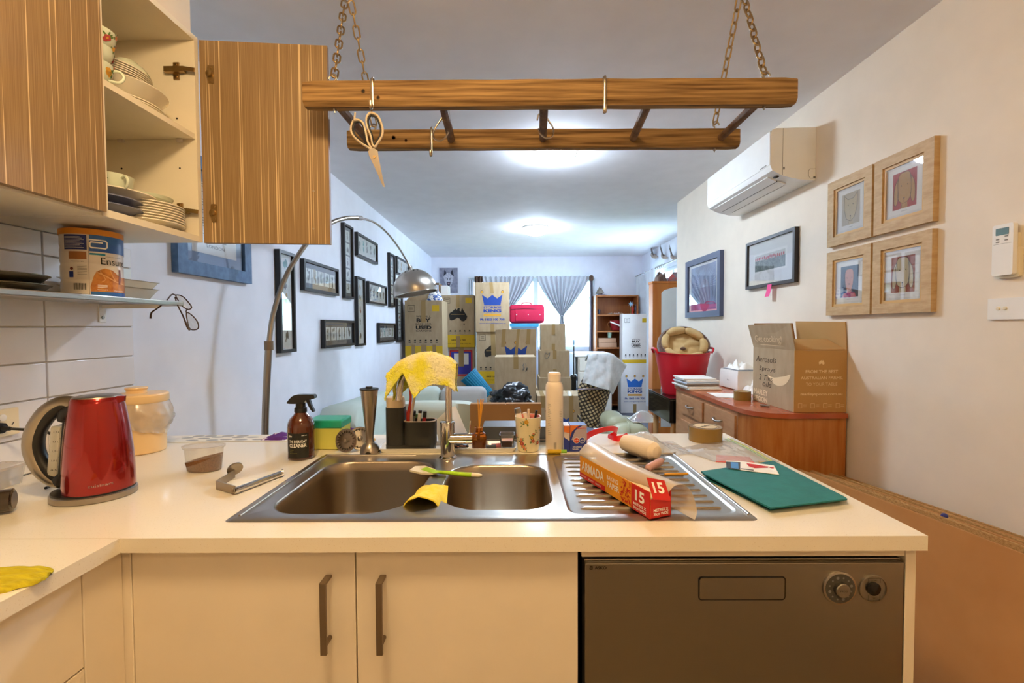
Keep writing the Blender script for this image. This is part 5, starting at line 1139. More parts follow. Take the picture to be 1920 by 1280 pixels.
a, b = P(1027, 848, Z=ZW+.006), P(1061, 847, Z=ZW+.006); a.y = b.y = 1.395; bl = thing('lip_balm', 'yellow and green lip balm tube lying before the spray can', 'tube', (a.x, a.y, ZW))
g = G(); g.cyl((a.x, a.y, ZW+.0072), (b.x-.015, a.y, ZW+.0072), .007, seg=16); g.build('cap', m_yellow, bl); g = G(); g.cyl((b.x-.0147, a.y, ZW+.0072), (b.x+.002, a.y, ZW+.0072), .0068, seg=16); g.build('barrel', M('balm_green', '#8fc63a', .3), bl)
# label box
xL_, xM, xR_ = P(1058, 848, Y=1.44).x, P(1069, 850, Y=1.42).x, P(1099, 850, Y=1.42).x; zt7 = P(1084, 797, Y=1.42).z
lb = thing('label_box', 'blue and orange carton of self adhesive labels on the worktop', 'box', (xM, 1.44, ZW))
g = G(); g.box(xM, xR_+.002, 1.42, 1.475, ZW+.0004, zt7, .0008); g.build('carton', M('label_blue', '#2e3d8f', .4), lb)
fl = frame((xM, 1.4196, ZW), (1, 0, 0), (0, 0, 1)); wl_ = xR_-xM+.002; hl = zt7-ZW
g = G(); g.dec(fl, [(0, hl*.55), (wl_*.1, hl*.75), (wl_*.45, hl*.96), (wl_*.65, hl), (0, hl)], .0006); g.build('print_orange', M('label_orange', '#e07a3a', .4), lb, sharp=0)
g = G(); g.dec(fl, [(wl_*.08, hl*.45), (wl_, hl*.45), (wl_, hl), (wl_*.75, hl), (wl_*.3, hl*.8)], .0005); g.build('print_haze', M('label_haze', '#b9a8b4', .4), lb, sharp=0)
g = G(); g.disc(fl, wl_*.38, hl*.43, .0095, .0009, 20); g.disc(fl, wl_*.72, hl*.44, .0095, .0009, 20); g.build('print_rings', m_pwhite, lb, sharp=0)
g = G(); g.disc(fl, wl_*.38, hl*.43, .0082, .0012, 20); g.build('print_disc', M('label_red', '#d9452c', .4), lb, sharp=0)
g = G(); g.disc(fl, wl_*.72, hl*.44, .0082, .0012, 20); g.build('print_disc', M('label_blue'), lb, sharp=0)
g = G(); text(g, 'quik', fl, wl_*.38, hl*.43, .013, .006, .0015); text(g, 'stik', fl, wl_*.72, hl*.44, .011, .006, .0015); text(g, 'self adhesive', fl, wl_*.42, hl*.19, .028, .0045, .001); text(g, 'labels', fl, wl_*.32, hl*.11, .018, .0045, .001); g.build('lettering', m_pwhite, lb, sharp=0)
g = G(); text(g, 'Manutti', fl, wl_*.68, hl*.90, .026, .0045, .0012); g.build('lettering', M('label_red'), lb, sharp=0)
g = G(); g.obox((xM-.010, 1.448, ZW+hl*.5), (.018, .054, hl*.98), None, .0008); 
lbx = thing('label_box', 'matching label carton tucked behind on the left', 'box', (xM-.01, 1.448, ZW)); g.build('carton', M('label_white', '#d8c9c4', .4), lbx)
fl2 = frame((xM-.019, 1.4206, ZW), (1, 0, 0), (0, 0, 1)); g = G(); g.dec(fl2, [(0, 0), (.018, 0), (.018, hl*.4), (0, hl*.55)], .0006); g.build('print_blue', M('label_blue'), lbx, sharp=0)
g = G(); g.dec(fl2, [(0, hl*.75), (.018, hl*.7), (.018, hl*.97), (0, hl*.97)], .0006); g.build('print_orange', M('label_orange'), lbx, sharp=0)
# red strap
m_strap = M('red_strap', '#d81414', .3, coat=.3)
rs = thing('red_strap', 'glossy red plastic strap coiled on the worktop', 'strap', tuple(P(1140, 830, Z=ZW)))
def ribbon(g, pts, w, th=.0016, tw=None):
    P_ = catmull([Vector(p) for p in pts], 5); n = len(P_); rings = []
    for i, p in enumerate(P_):
        t = (P_[min(n-1, i+1)]-P_[max(0, i-1)]).normalized(); up = Vector((0, 0, 1)); a = (tw(i/(n-1)) if tw else 0)
        s_ = t.cross(up); s_ = s_.normalized() if s_.length > .05 else Vector((0, 1, 0)); q_ = s_.cross(t).normalized()
        d = (q_*math.cos(a)+s_*math.sin(a)); e_ = d.cross(t).normalized()*th/2
        rings.append([p-d*w/2-e_, p+d*w/2-e_, p+d*w/2+e_, p-d*w/2+e_])
    g.loft(rings, True, True, True)
g = G(); ribbon(g, [P(1098, 821, Y=1.57), P(1108, 813, Y=1.54), P(1128, 806, Y=1.53), P(1148, 803, Y=1.55), P(1157, 808, Y=1.58), P(1148, 817, Y=1.60), P(1140, 819, Y=1.60), P(1152, 822, Y=1.56), P(1166, 821, Y=1.55), P(1177, 816, Y=1.57)], .019, .002, lambda t: .4*math.sin(t*5)); g.build('strap', m_strap, rs)

# baking paper box
A = P(1087.5, 893, Z=.9045); B = P(1219, 973.5, Z=.9045); C = P(1262, 975, Z=.9045)
U = (B-A); Lb = U.length; U.normalize(); Vv = Vector((-U.y, U.x, 0)); wb = .052; hb = .055
if Vv.dot(C-B) < 0: Vv = -Vv
bp = thing('baking_paper_box', 'orange and red baking paper box lying open across the drainer', 'box', tuple((A+B)/2))
bx_ = lambda u, v, w: A + U*u + Vv*v + Vector((0, 0, w))
def bslab(g, u0, u1, v0, v1, w0, w1): g.loft([[bx_(u, v0, w0), bx_(u, v1, w0), bx_(u, v1, w1), bx_(u, v0, w1)] for u in (u0, u1)], True, True, True)
m_bred = M('box_red', '#c4221c', .45); m_bor = M('box_orange', '#e59a1f', .45); m_bwhite = M('box_inner', '#d9c9ac', .8)
g = G(); bslab(g, 0, Lb, 0, .0012, .0005, hb); g.build('front_wall', m_bor, bp)
g = G(); bslab(g, 0, Lb, wb-.0012, wb, .0005, hb); bslab(g, .0, Lb, .0013, wb-.0013, .0005, .0017); g.build('carton', m_bred, bp)
g = G(); g.loft([[bx_(Lb, a, b+c_) for a, b in ((.0, .0005), (wb, .0005), (wb, hb*.72), (.0, hb*.72))] for c_ in (0,)]+[[bx_(Lb-.0015, a, b) for a, b in ((.0, .0005), (wb, .0005), (wb, hb*.72), (.0, hb*.72))]], True, True, True); g.build('end_flap', m_bred, bp)
g = G(); T2 = [(Lb+.004, .004, hb*.74), (Lb+.008, .044, hb*.62), (Lb-.012, .038, hb*1.32), (Lb-.020, .006, hb*1.42)]
pt = [bx_(*p) for p in T2]; pt[2] = pt[1]+(pt[3]-pt[0])*.92; nn = (pt[1]-pt[0]).cross(pt[3]-pt[0]).normalized()*.001; nn = -nn if nn.dot(EYE-pt[0]) < 0 else nn; g.loft([[p for p in pt], [p+nn for p in pt]], True, True, True); tf = g.build('tuck_flap', m_bred, bp)
fF = frame(bx_(0, -.0002, 0), U, (0, 0, 1))
if (fF(0, 0, 1)-fF(0, 0, 0)).dot(Vv) > 0: fF = frame(bx_(Lb, -.0002, 0), -U, (0, 0, 1))
g = G(); g.dec(fF, [(Lb*.78, .0), (Lb, 0), (Lb, hb), (Lb*.78, hb)], .0005); g.build('red_panel', m_bred, bp, sharp=0); g = G(); g.dec(fF, [(0, .001), (Lb*.42, .001), (Lb*.42, hb*.24), (0, hb*.24)], .0004); g.build('red_panel', m_bred, bp, sharp=0)
g = G(); text(g, 'ARMADA', fF, Lb*.22, hb*.60, Lb*.37, hb*.42, .0009, .02); text(g, 'BAKING', fF, Lb*.53, hb*.70, Lb*.16, hb*.18, .0009, .01); text(g, 'PAPER', fF, Lb*.54, hb*.42, Lb*.17, hb*.24, .0009, .02)
text(g, '15', fF, Lb*.885, hb*.63, Lb*.11, hb*.42, .0012, .03); text(g, 'METRES X', fF, Lb*.885, hb*.28, Lb*.15, hb*.11, .0012, .02); text(g, '30cm WIDE', fF, Lb*.885, hb*.13, Lb*.15, hb*.11, .0012, .02)
for k in range(3): text(g, ('NON STICK', 'GREASEPROOF', 'UNBLEACHED')[k], fF, Lb*(.075+.12*k), hb*.13, Lb*.09, hb*.07, .0009)
g.build('lettering', m_pwhite, bp, sharp=0)
g = G(); rnd = random.Random(4)
for k in range(70):
    u, v = Lb*(.645+.13*rnd.random()), hb*(.06+.88*rnd.random())
    if v/hb > 1.1-(u/Lb-.62)*1.2 or v/hb < .9-(u/Lb-.62)*6: pass
    a = rnd.random()*6; s_ = .0018+.0022*rnd.random(); g.dec(fF, [(u+s_*math.cos(a+t), v+s_*math.sin(a+t)) for t in (0, 2.1, 4.2)], .0007+k*1e-6)
g.build('pattern', m_bred, bp, sharp=0)
fE = frame(bx_(Lb+.0003, 0, 0), Vv, (0, 0, 1))
g = G(); text(g, 'METRES X', fE, wb*.5, hb*.30, wb*.7, hb*.11, .0006, .02); text(g, '30cm WIDE', fE, wb*.5, hb*.16, wb*.7, hb*.11, .0006, .02); g.build('lettering', m_pwhite, bp, sharp=0)
_u = pt[1]-pt[0]; _o = pt[0]
if _u.cross(pt[3]-pt[0]).dot(EYE-pt[0]) < 0: _u = -_u; _o = pt[1]
ft2 = frame(_o+nn*1.3, _u, (pt[3]-pt[0])); l1 = (pt[1]-pt[0]).length; l2 = (pt[3]-pt[0]).length
g = G(); text(g, '15', ft2, l1*.48, l2*.55, l1*.62, l2*.5, .0006, .03); g.build('lettering', m_pwhite, tf, sharp=0)
# the paper roll sits inside and a loose sheet arches over the box
g = G(); g.cyl(bx_(.006, wb*.5, .025), bx_(Lb-.006, wb*.5, .025), .0215, seg=24); g.build('paper_roll', M('roll_paper', '#e4d3b4', .8), bp)
m_sheet = glassy('baking_sheet', '#f1e8da', .06, .35, .55, '#e9dcc6')
sp_ = [(.0005, .054), (-.001, .060), (.005, .070), (.022, .083), (.046, .082), (.066, .062), (.076, .036), (.080, .014), (.074, .0012)]
def sheet(u, v):
    cv = catmull([Vector((a, b, 0)) for a, b in sp_], 4); i = v*(len(cv)-1); k = min(int(i), len(cv)-2); q_ = cv[k].lerp(cv[k+1], i-k)
    s_ = 1-.30*u*0; k2 = max(0, u-.45)/.55; return bx_(-.004+u*(Lb+.040*(v**1.5)), q_.x+.050*k2**1.4*(1-v)+.006*u, max(.001, q_.y*(1-.24*u)+.0015*nz(u*4, v*3)))
g = G(); g.grid(sheet, 20, 32); g.build('loose_sheet', m_sheet, bp, sharp=60, fix=False)
# white wrapped bundle and pink tube beside
wbn = thing('paper_bundle', 'white rolled paper towel bundle behind the baking paper box', 'bundle', tuple(P(1200, 850, Z=.905)))
a, b = P(1172, 836, Y=1.40), P(1232, 850, Y=1.29); a.z = .9045+.030; b.z = .9045+.028
g = G(); d = (b-a); L_ = d.length; qd = d.to_track_quat('Z', 'Y').to_matrix(); g.lathe([(.012, -.004), (.024, 0), (.029, L_*.3), (.029, L_*.75), (.027, L_*.9), (.018, L_), (.002, L_+.004)], a, 28, qd); g.build('roll', M('paper_towel', '#f2e0c6', .85, bump=.3, bscale=60), wbn)
a, b = P(1216, 877, Z=.9045+.011), P(1240, 864, Z=.9045+.011); g = G(); d = b-a; L_ = d.length; qd = d.to_track_quat('Z', 'Y').to_matrix()
g.lathe([(.002, -.006), (.009, -.002), (.0105, .004), (.0105, L_*.85), (.0085, L_), (.002, L_+.002)], a, 20, qd); tag(g.build('pink_tube', M('dusty_pink', '#cf9f96', .5)), 'dusty pink rounded tube lying on the drainer', 'tube')
a, b = P(1246, 889, Z=.9045+.004), P(1289, 888, Z=.9045+.004)
pe = thing('pencil', 'yellow pencil lying on the drainer ribs', 'pencil', tuple(a)); g = G(); g.cyl(a, b, .0036, seg=6); g.build('barrel', M('pencil_yellow', '#e0a020', .4), pe); g = G(); g.cyl(b, b+(b-a).normalized()*.003, .0034, .001, seg=6); g.build('tip', m_beige, pe)
# spatula
sp1 = thing('silicone_spatula', 'lime green silicone spatula resting across the sink bowls', 'spatula', tuple(P(840, 884, Z=.906)))
def flatblob(g, pts, z0, z1): g.prism(lambda u, v, n: Vector((u, v, n)), [(p.x, p.y) for p in pts], z0, z1)
zs = .9065
hd_ = [P(x, y, Z=zs+.003) for x, y in ((768, 882), (778, 875), (797, 874), (815, 880), (822, 885), (812, 888), (790, 887))]
g = G(); flatblob(g, hd_, zs, zs+.005); g.build('head', M('silicone_pale', '#e6dcc0', .5), sp1)
g = G(); flatblob(g, [P(x, y, Z=zs+.005) for x, y in ((789, 880), (800, 876), (818, 882), (824, 886), (812, 887.5))], zs+.0052, zs+.0065); g.build('head_core', M('silicone_lime', '#a9d62a', .45), sp1)
g = G(); g.tube([P(818, 884, Z=zs+.004), P(840, 886, Z=zs+.005), P(870, 889, Z=zs+.006), P(886, 890, Z=zs+.006)], [.0045, .005, .006, .006], 10, smooth=4, flat=.9); g.build('handle', M('silicone_lime'), sp1)
g = G(); g.tube([P(885, 890, Z=zs+.006), P(897, 891, Z=zs+.006), P(904, 891, Z=zs+.006)], [.006, .0055, .003], 10, smooth=3); g.build('handle_tip', M('silicone_pale'), sp1)
# sink cloth over the divider
m_ycl = M('yellow_cloth', '#efd52f', .85, noise_col='#f2df60', nscale=60, bump=.5, bscale=150)
def dcl(u, v):
    mid = 1-abs(2*u-1); y_ = 1.095-v*.115; x_ = -.235+u*.072
    zz = .9065+.004*mid-(.050*max(0, .28-u)/.28*(.2+v))-(.030*max(0, u-.80)/.2*v)+.004*nz(u*4, v*4)+.014*mid*v*v
    return (x_-.02*v*(1-u)*1.6+.01*v*u, y_+.01*nz(u*3, v*3, 2), zz)
g = G(); g.grid(dcl, 16, 14, .0025); tag(g.build('dish_cloth', m_ycl, sharp=60), 'small yellow cloth folded over the sink divider', 'cloth')
# terry cloth over the tap
m_terry = M('terry_yellow', '#f3ee44', .95, noise_col='#f3eec4', nscale=16, nlo=.42, nhi=.62, bump=1, bscale=260, sheen=.4)
XA, XB = P(724, 700, Y=1.35).x, P(860, 700, Y=1.35).x; zpk = P(800, 659, Y=1.35).z
def terry(u, v):
    x_ = XA+.012+(XB-XA-.018)*u; s_ = (v-.5)*2                   # v across, from front to back
    ridge = zpk-.036*abs(u-.56)**1.6*3.0-.030*max(0, .28-u)*2.2-.012*max(0, u-.9)*6
    hang = [.062, .060, .055, .115, .062, .052, .056, .058][min(7, int(u*7.99))]
    k = u*7; i = min(6, int(k)); hs_ = [.062, .050, .030, .105, .082, .070, .064, .062]; hang = hs_[i]+(hs_[i+1]-hs_[i])*(k-i)
    if s_ > 0: hang = .07
    a = min(1, abs(s_)*1.0); rr = .020+.012*math.sin(PI*min(1, u*1.1))
    yy = 1.348+(1 if s_ > 0 else -1)*(rr*math.sin(min(PI/2, a*PI/2*2.2))+.010*a)+.005*nz(u*5, v*5)
    zz = ridge-hang*max(0, a-.25)/.75*1.15-.008*(1-math.cos(min(PI/2, a*3)))+.003*nz(u*8, v*8, 3)
    return (x_+.008*nz(u*3, v*4, 7)-(.010 if s_ < 0 else 0)*a*(1-u), yy, zz+.0015*nz(u*60, v*60))
g = G(); g.grid(terry, 120, 96, .004)
for v in g.b.verts: v.co += Vector((nz(v.co.x, v.co.y, v.co.z, 260), nz(v.co.y, v.co.z, v.co.x, 260), nz(v.co.z, v.co.x, v.co.y, 260)))*.0026
tag(g.build('terry_cloth', m_terry, sharp=80), 'fluffy yellow terry cloth draped over the tap spout', 'cloth')
# green folders
m_folder = M('folder_green', '#1f7b7c', .55, noise_col='#1c7274', nscale=30, bump=.15, bscale=200)
Apx, Bpx, Cpx, Dpx = (1316, 888), (1452, 868), (1586, 936), (1442, 953)
for k in range(4):
    z = ZW+.0004+k*.0036; off = [(0, 0), (-2, -3), (1, -1), (3, 1)][k]
    pts = [P(x+off[0], y+off[1]-0, Z=z) for x, y in (Apx, Bpx, Cpx, Dpx)]
    if k == 0: pts = [P(x, y, Z=z) for x, y in ((1318, 896), (1455, 874), (1589, 937), (1444, 956))]
    fo = thing('document_folder', ['lowest green card folder, peeking out at the near corner', 'second green card folder from the bottom of the pile', 'third green card folder from the bottom of the pile', 'topmost green card folder under the white card'][k], 'folder', tuple(pts[0]), 'green folders')
    for j in range(2):
        zz = z+j*.0016; g = G(); g.prism(lambda u, v, n: Vector((u, v, n)), [(p.x+(j-.5)*.001, p.y+j*.0006) for p in pts][::-1], zz, zz+.0010); g.build('cover', m_folder, fo)
a, b = P(1409, 933, Z=ZW+.009), P(1434, 943, Z=ZW+.009); g = G(); d = (b-a); g.obox((a+b)/2, (d.length, .006, .0030), Matrix.Rotation(math.atan2(d.y, d.x), 3, 'Z'), .0006); tag(g.build('index_tab', M('tab_yellow', '#f0b41c', .5)), 'yellow index tab sticking out of the green folders', 'tab')
zc = ZW+.0152
pts = [P(x, y, Z=zc) for x, y in ((1361, 864), (1390, 865), (1451, 873), (1461, 890), (1388, 881), (1362, 877))]
cdd = thing('price_card', 'white printed card with red motif on the green folders', 'card', tuple(pts[0])); g = G(); g.prism(lambda u, v, n: Vector((u, v, n)), [(p.x, p.y) for p in pts][::-1], zc, zc+.0012); g.build('card', m_pwhite, cdd)
cq = lambda px: [(lambda p: (p.x, p.y))(P(x, y, Z=zc+.0014)) for x, y in px]
fz = lambda u, v, n=0: Vector((u, v, zc+.0014+n))
g = G(); g.dec(fz, cq([(1361, 865), (1388, 866), (1388, 880.5), (1362, 876.5)])[::-1], 0); g.dec(fz, cq([(1389, 877.5), (1413, 880), (1413, 882), (1389, 879)])[::-1], 0); g.build('print_black', m_black, cdd, sharp=0)
g = G(); g.dec(fz, cq([(1370, 866.3), (1384, 867), (1385, 878.6), (1371, 877)])[::-1], .0003); g.build('print_blue', M('card_blue', '#4c8fd0', .5), cdd, sharp=0)
g = G(); g.dec(fz, cq([(1399, 868), (1420, 871), (1441, 874.5), (1440, 876.5), (1415, 877.5), (1404, 874)])[::-1], .0003); g.dec(fz, cq([(1443, 875), (1452, 876.5), (1450, 878), (1443, 877)])[::-1], .0003); g.build('print_red', m_redp, cdd, sharp=0)
pts = [P(x, y, Z=ZW) for x, y in ((1343, 853), (1405, 857), (1415, 868), (1362, 867), (1342, 866))]
g = G(); g.prism(lambda u, v, n: Vector((u, v, n)), [(p.x, p.y) for p in pts][::-1], ZW+.0003, ZW+.0012); tag(g.build('red_card', M('coral_card', '#f06050', .5)), 'coral red card half under the clear zip bag', 'card')
pts = [P(x, y, Z=ZW) for x, y in ((1420, 864), (1436, 866), (1442, 869), (1424, 868))]
g = G(); g.prism(lambda u, v, n: Vector((u, v, n)), [(p.x, p.y) for p in pts][::-1], ZW+.0003, ZW+.0022); tag(g.build('yellow_tag', M('tab_yellow')), 'small yellow tag inside the zip bag end', 'tag')
# tape roll
def tape_roll(label, x, y, z, r, h, mat=None):
    t = thing('tape_roll', label, 'tape', (x, y, z), 'rolls of packing tape')
    g = G(); g.lathe([(r, z), (r, z+h), (r*.74, z+h), (r*.74, z)], (x, y, 0), 40, cap0=False, cap1=False); g.lathe([(r*.74, z), (r, z)], (x, y, 0), 40, cap0=False, cap1=False); g.build('tape', M('tape_brown', '#8d6f36', .2), t)
    g = G(); g.lathe([(r*.735, z+.0005), (r*.735, z+h-.0005), (r*.69, z+h-.0005), (r*.69, z+.0005)], (x, y, 0), 40, cap0=False, cap1=False); g.build('core', M('core_card', '#d8c19a', .8), t); return t
c = P(1334, 832, Z=ZW); x, y = c.x, c.y+.05; tr1 = tape_roll('brown packing tape roll at the back of the worktop', x, y, ZW+.0003, .054, .048)
ftp = frame((x, y, ZW+.0487), (1, 0, 0), (0, 1, 0))
g = G(); g.disc(ftp, 0, 0, .0365, .0, 32); g.build('paper_disc', M('core_card'), tr1, sharp=0)
g = G(); text(g, 'stylus', frame((x, y, ZW+.049), (math.cos(.6), math.sin(.6), 0), (-math.sin(.6), math.cos(.6), 0)), .0, 0, .05, .014, .0002, .02); g.build('lettering', m_print, tr1, sharp=0)
# clear bags
def film_sheet(px, zf, label, name='plastic_bag', nu=28, nv=16, amp=.006, extra=None):
    c = [P(x, y, Z=ZW) for x, y in px]
    def f(u, v):
        p = c[0].lerp(c[1], u).lerp(c[3].lerp(c[2], u), v); e_ = math.sin(PI*u)*math.sin(PI*v)
        return (p.x, p.y, ZW+.0022+zf(u, v)+abs(amp*nz(u*6, v*5, 3)+amp*.6*nz(u*15, v*12))*(.3+e_))
    g = G(); g.grid(f, nu, nv); t = thing(name, label, 'bag', tuple(c[0])); g.build('film', m_film, t, sharp=60, fix=False)
    if extra: extra(t, f)
    return t
film_sheet([(1176, 832), (1262, 828), (1300, 852), (1235, 856)], lambda u, v: .050*math.exp(-((u-.12)**2)*9)*math.sin(PI*min(1, v+.1)), 'crumpled clear plastic sleeve behind the paper bundle', amp=.010)
def zips(t, f):
    for v_, m_ in ((.90, M('zip_lime', '#c9d84a', .4)), (.84, M('zip_green', '#9ccf8a', .4))):
        g = G(); g.tube([Vector(f(v_, k/14))+Vector((0, 0, .0012)) for k in range(15)], .0011, 5); g.build('zip_track', m_, t)
film_sheet([(1270, 842), (1374, 821), (1462, 868), (1340, 866)], lambda u, v: .010*math.sin(PI*u)*math.sin(PI*v), 'clear zip top bag with lime seal at the worktop edge', amp=.008, extra=zips)
# placemat and purple cloth, paper
def ground_poly(px, z=ZW): return [(lambda p: (p.x, p.y))(P(x, y, Z=z)) for x, y in px]
pm = thing('placemat', 'pale patterned cloth with grey ovals at the back of the worktop', 'placemat', tuple(P(400, 820, Z=ZW)))
pp_ = catpoly(ground_poly([(300, 829), (345, 820), (395, 813.5), (500, 812.5), (560, 813), (560, 826), (430, 827.5)]))
pp_ = [(max(XL+.012, a), min(CB-.002, b)) for a, b in pp_]
g = G(); g.prism(lambda u, v, n: Vector((u, v, ZW+n)), pp_, .0003, .0016); g.build('cloth', M('mat_pale', '#e3dfd6', .9), pm)
for k, (px, py) in enumerate(((352, 821.5), (376, 817), (382, 822.5), (404, 815), (408, 820), (424, 824.5), (434, 815.5), (446, 820.5), (462, 815), (474, 820), (484, 824.5), (398, 825.5), (360, 826), (452, 825))):
    c = P(px, py, Z=ZW); f2 = lambda u, v, n=0: Vector((u, v, ZW+.0018+n)); g = G(); g.disc(f2, max(XL+.04, c.x), min(CB-.018, c.y), .022, 0, 14, .009); g.build('grey_oval', M('oval_grey', '#9da0a0', .9), pm, sharp=0)
def lump(name, label, cat, px, hgt, mat, seed=0, th=.003, nu=18, nv=10, zb=None, parent=None):
    zb = ZW if zb is None else zb; c = [P(x, y, Z=zb) for x, y in px]
    for p in c: p.y = min(p.y, CB-.004)
    def f(u, v):
        p = c[0].lerp(c[1], u).lerp(c[3].lerp(c[2], u), v); e_ = (math.sin(PI*u)*math.sin(PI*v))**.5
        return (p.x+.004*nz(v*5, seed), p.y+.003*nz(u*5, seed), zb+.001+e_*hgt*(.65+.5*nz(u*5+seed, v*4))+.0)
    g = G(); g.grid(f, nu, nv, th); o = g.build(name, mat, parent, sharp=70); return tag(o, label, cat)
m_purp = M('purple_cloth', '#5b2a7d', .8, noise_col='#e8e0ea', nscale=22, nlo=.54, nhi=.57)
lump('purple_cloth', 'purple and white tea cloth left of the spray bottle', 'cloth', [(487, 826), (531, 826.5), (570, 813), (520, 814)], .022, m_purp, 2)
lump('purple_cloth', 'purple and white tea cloth bunched behind the green container', 'cloth', [(636, 826), (690, 822), (678, 812), (640, 813)], .045, m_purp, 5)
quad_sheet('paper_sheet', [(690, 842), (727, 843), (737, 815), (690, 815)], ZW+.0002, m_pwhite, 'white paper with yellow marks behind the blender foot', 'paper', .0004)
quad_sheet('sticky_tab', [(697, 823), (703, 821), (704, 825), (699, 826)], ZW+.0008, M('tab_yellow'), 'small yellow tab on the white paper', 'tab', .0004)
# papers, flat dark case behind tap
def leaner(name, label, cat, px, Y, mat, th=.001):
    pts = [P(x, y, Y=Y) for x, y in px]; g = G(); g.prism(lambda u, v, n: Vector((u, Y+n+(v-ZW)*.15, v)), [(p.x, max(ZW+.0006, p.z)) for p in pts], 0, th); return tag(g.build(name, mat), label, cat)
leaner('envelope', 'pale envelope standing left of the tap body', 'envelope', [(822, 838), (815, 790), (835, 772), (850, 812), (850, 838)], 1.56, m_mat)
leaner('envelope', 'bluish white folded paper standing right of the tap pipe', 'envelope', [(850, 838), (846, 765), (853, 762), (867, 793), (880, 838)], 1.60, M('paper_blue', '#dfe2f2', .7))
x0, x1 = P(905, 810, Y=1.56).x, P(1032, 810, Y=1.56).x
lp_ = thing('document_case', 'flat dark grey case lying behind the tray and tumbler', 'case', ((x0+x1)/2, 1.6, ZW)); g = G(); g.box(x0, x1, 1.545, 1.65, ZW+.0005, P(960, 798, Y=1.56).z, .003); g.build('case', M('case_grey', '#4b4c4e', .4), lp_)
g = G(); g.box(x0+.004, x1-.004, 1.5435, 1.5448, ZW+.006, ZW+.010); g.build('trim_strip', m_satin, lp_)
# power point with plug
pw_ = thing('power_point', 'cream power point on the tiles with a black plug', 'socket', (XL+.012, 1.2, 1.0))
yw0, yw1 = 1.06, P(35, 800, X=XL+.018).y; zw0, zw1 = P(20, 815, X=XL+.018).z, P(20, 765, X=XL+.018).z
fp_ = frame((XL+.0105, yw1-.118, zw0), (0, 1, 0), (0, 0, 1)); g = G(); g.prism(fp_, rrect(0, .118, 0, zw1-zw0, .003, 3), 0, .009); g.build('plate', M('plate_cream', '#efe0be', .4), pw_)
hh = zw1-zw0
g = G(); g.lathe([(.0085, 0), (.0085, .004), (.006, .005)], fp_(.078, hh*.70, .009), 20, Matrix.Rotation(PI/2, 3, 'Y')); g.build('rocker', m_white, pw_)
for u, v, a in ((.088, .42, .6), (.103, .42, -.6)): g = G(); g.obox(fp_(u, hh*v, .0092), (.001, .002, .009), Matrix.Rotation(a, 3, 'X')); g.build('pin_slot', m_print, pw_)
pl = thing('power_plug', 'black plug and cable in the power point behind the kettle', 'plug', tuple(fp_(.07, hh*.3, .012)))
a = fp_(.066, hh*.35, .0095); g = G(); g.cyl(a, a+Vector((.014, 0, 0)), .015, .013, seg=16); g.cyl(a+Vector((.0145, 0, 0)), a+Vector((.03, .004, -.002)), .007, .005, seg=12); g.build('plug_body', m_black, pl)
g = G(); g.tube([a+Vector((.03, .004, -.002)), a+Vector((.05, .02, -.008)), a+Vector((.07, .05, -.02)), a+Vector((.10, .06, -.055)), Vector((a.x+.13, a.y+.02, ZW+.004)), Vector((a.x+.16, a.y-.04, ZW+.004))], .0034, 8, smooth=5); g.build('cable', m_black, pl)
# clear box and jar at the left edge
c = P(10, 935, Z=ZW)
cbx = thing('clear_box', 'clear plastic lidded box at the left edge of the worktop', 'box', (c.x-.04, c.y+.05, ZW)); x, y = c.x-.055, c.y+.02
y = P(10, 925, Z=ZW).y+.05; x = P(28, 925, Y=y).x-.05
g = G(); g.loft([[(x+a, y+b, z) for a, b in rrect(-s_, s_, -s_*.8, s_*.8, .01, 3)] for s_, z in ((.040, ZW+.0005), (.047, ZW+.045))], True, True, False); g.build('box', m_film, cbx, fix=False)
g = G(); g.loft([[(x+a, y+b, z) for a, b in rrect(-s_, s_, -s_*.8, s_*.8, .01, 3)] for s_, z in ((.049, ZW+.0455), (.0495, ZW+.052), (.046, ZW+.053))], True, True, True); g.build('lid', m_film2, cbx, fix=False)
jr = thing('smoked_jar', 'dark smoked glass jar lying at the left edge of the worktop', 'jar', tuple(P(5, 955, Z=ZW)))
b = P(24, 938, Z=ZW+.024); a = b+Vector((-.085, -.055, 0)); b.z = a.z = ZW+.0255; g = G(); g.cyl(a, b, .025, .0245, seg=28); g.cyl(b, b+(b-a).normalized()*.002, .0245, .019, seg=28); g.build('jar', M('smoked_glass', '#3a2f27', .1, coat=.6), jr)
g = G(); dd2 = (b-a).normalized(); g.cyl(b+dd2*.0022, b+dd2*.003, .0185, seg=24); g.build('jar_base', M('smoked_base', '#6a5f55', .2), jr)
# yellow ribbed glove at the left
m_yg = M('ribbed_cloth', '#c9bb1f', .9, noise_col='#b0a01a', nscale=120, nstretch=(.2, 1.4, 1), bump=1, bscale=120, bstretch=(.15, 2, 1))
c0 = [P(x, y, Z=ZW) for x, y in ((-60, 1128), (102, 1088), (98, 1068), (-40, 1066))]
def gf(u, v):
    p = c0[0].lerp(c0[1], u).lerp(c0[3].lerp(c0[2], u), v); e_ = max(0, math.sin(PI*min(1, max(0, u*.95+.03)))*math.sin(PI*v))**.45
    return (min(p.x, LX-.004+.012*(1-v)), p.y+.003*nz(u*6, v), ZW+.001+.013*e_+.0012*math.sin(v*26)+.003*nz(u*4, v*4))
g = G(); g.grid(gf, 30, 40, .004); tag(g.build('cleaning_cloth', m_yg, sharp=70), 'folded mustard yellow ribbed cloth at the worktop corner', 'cloth')
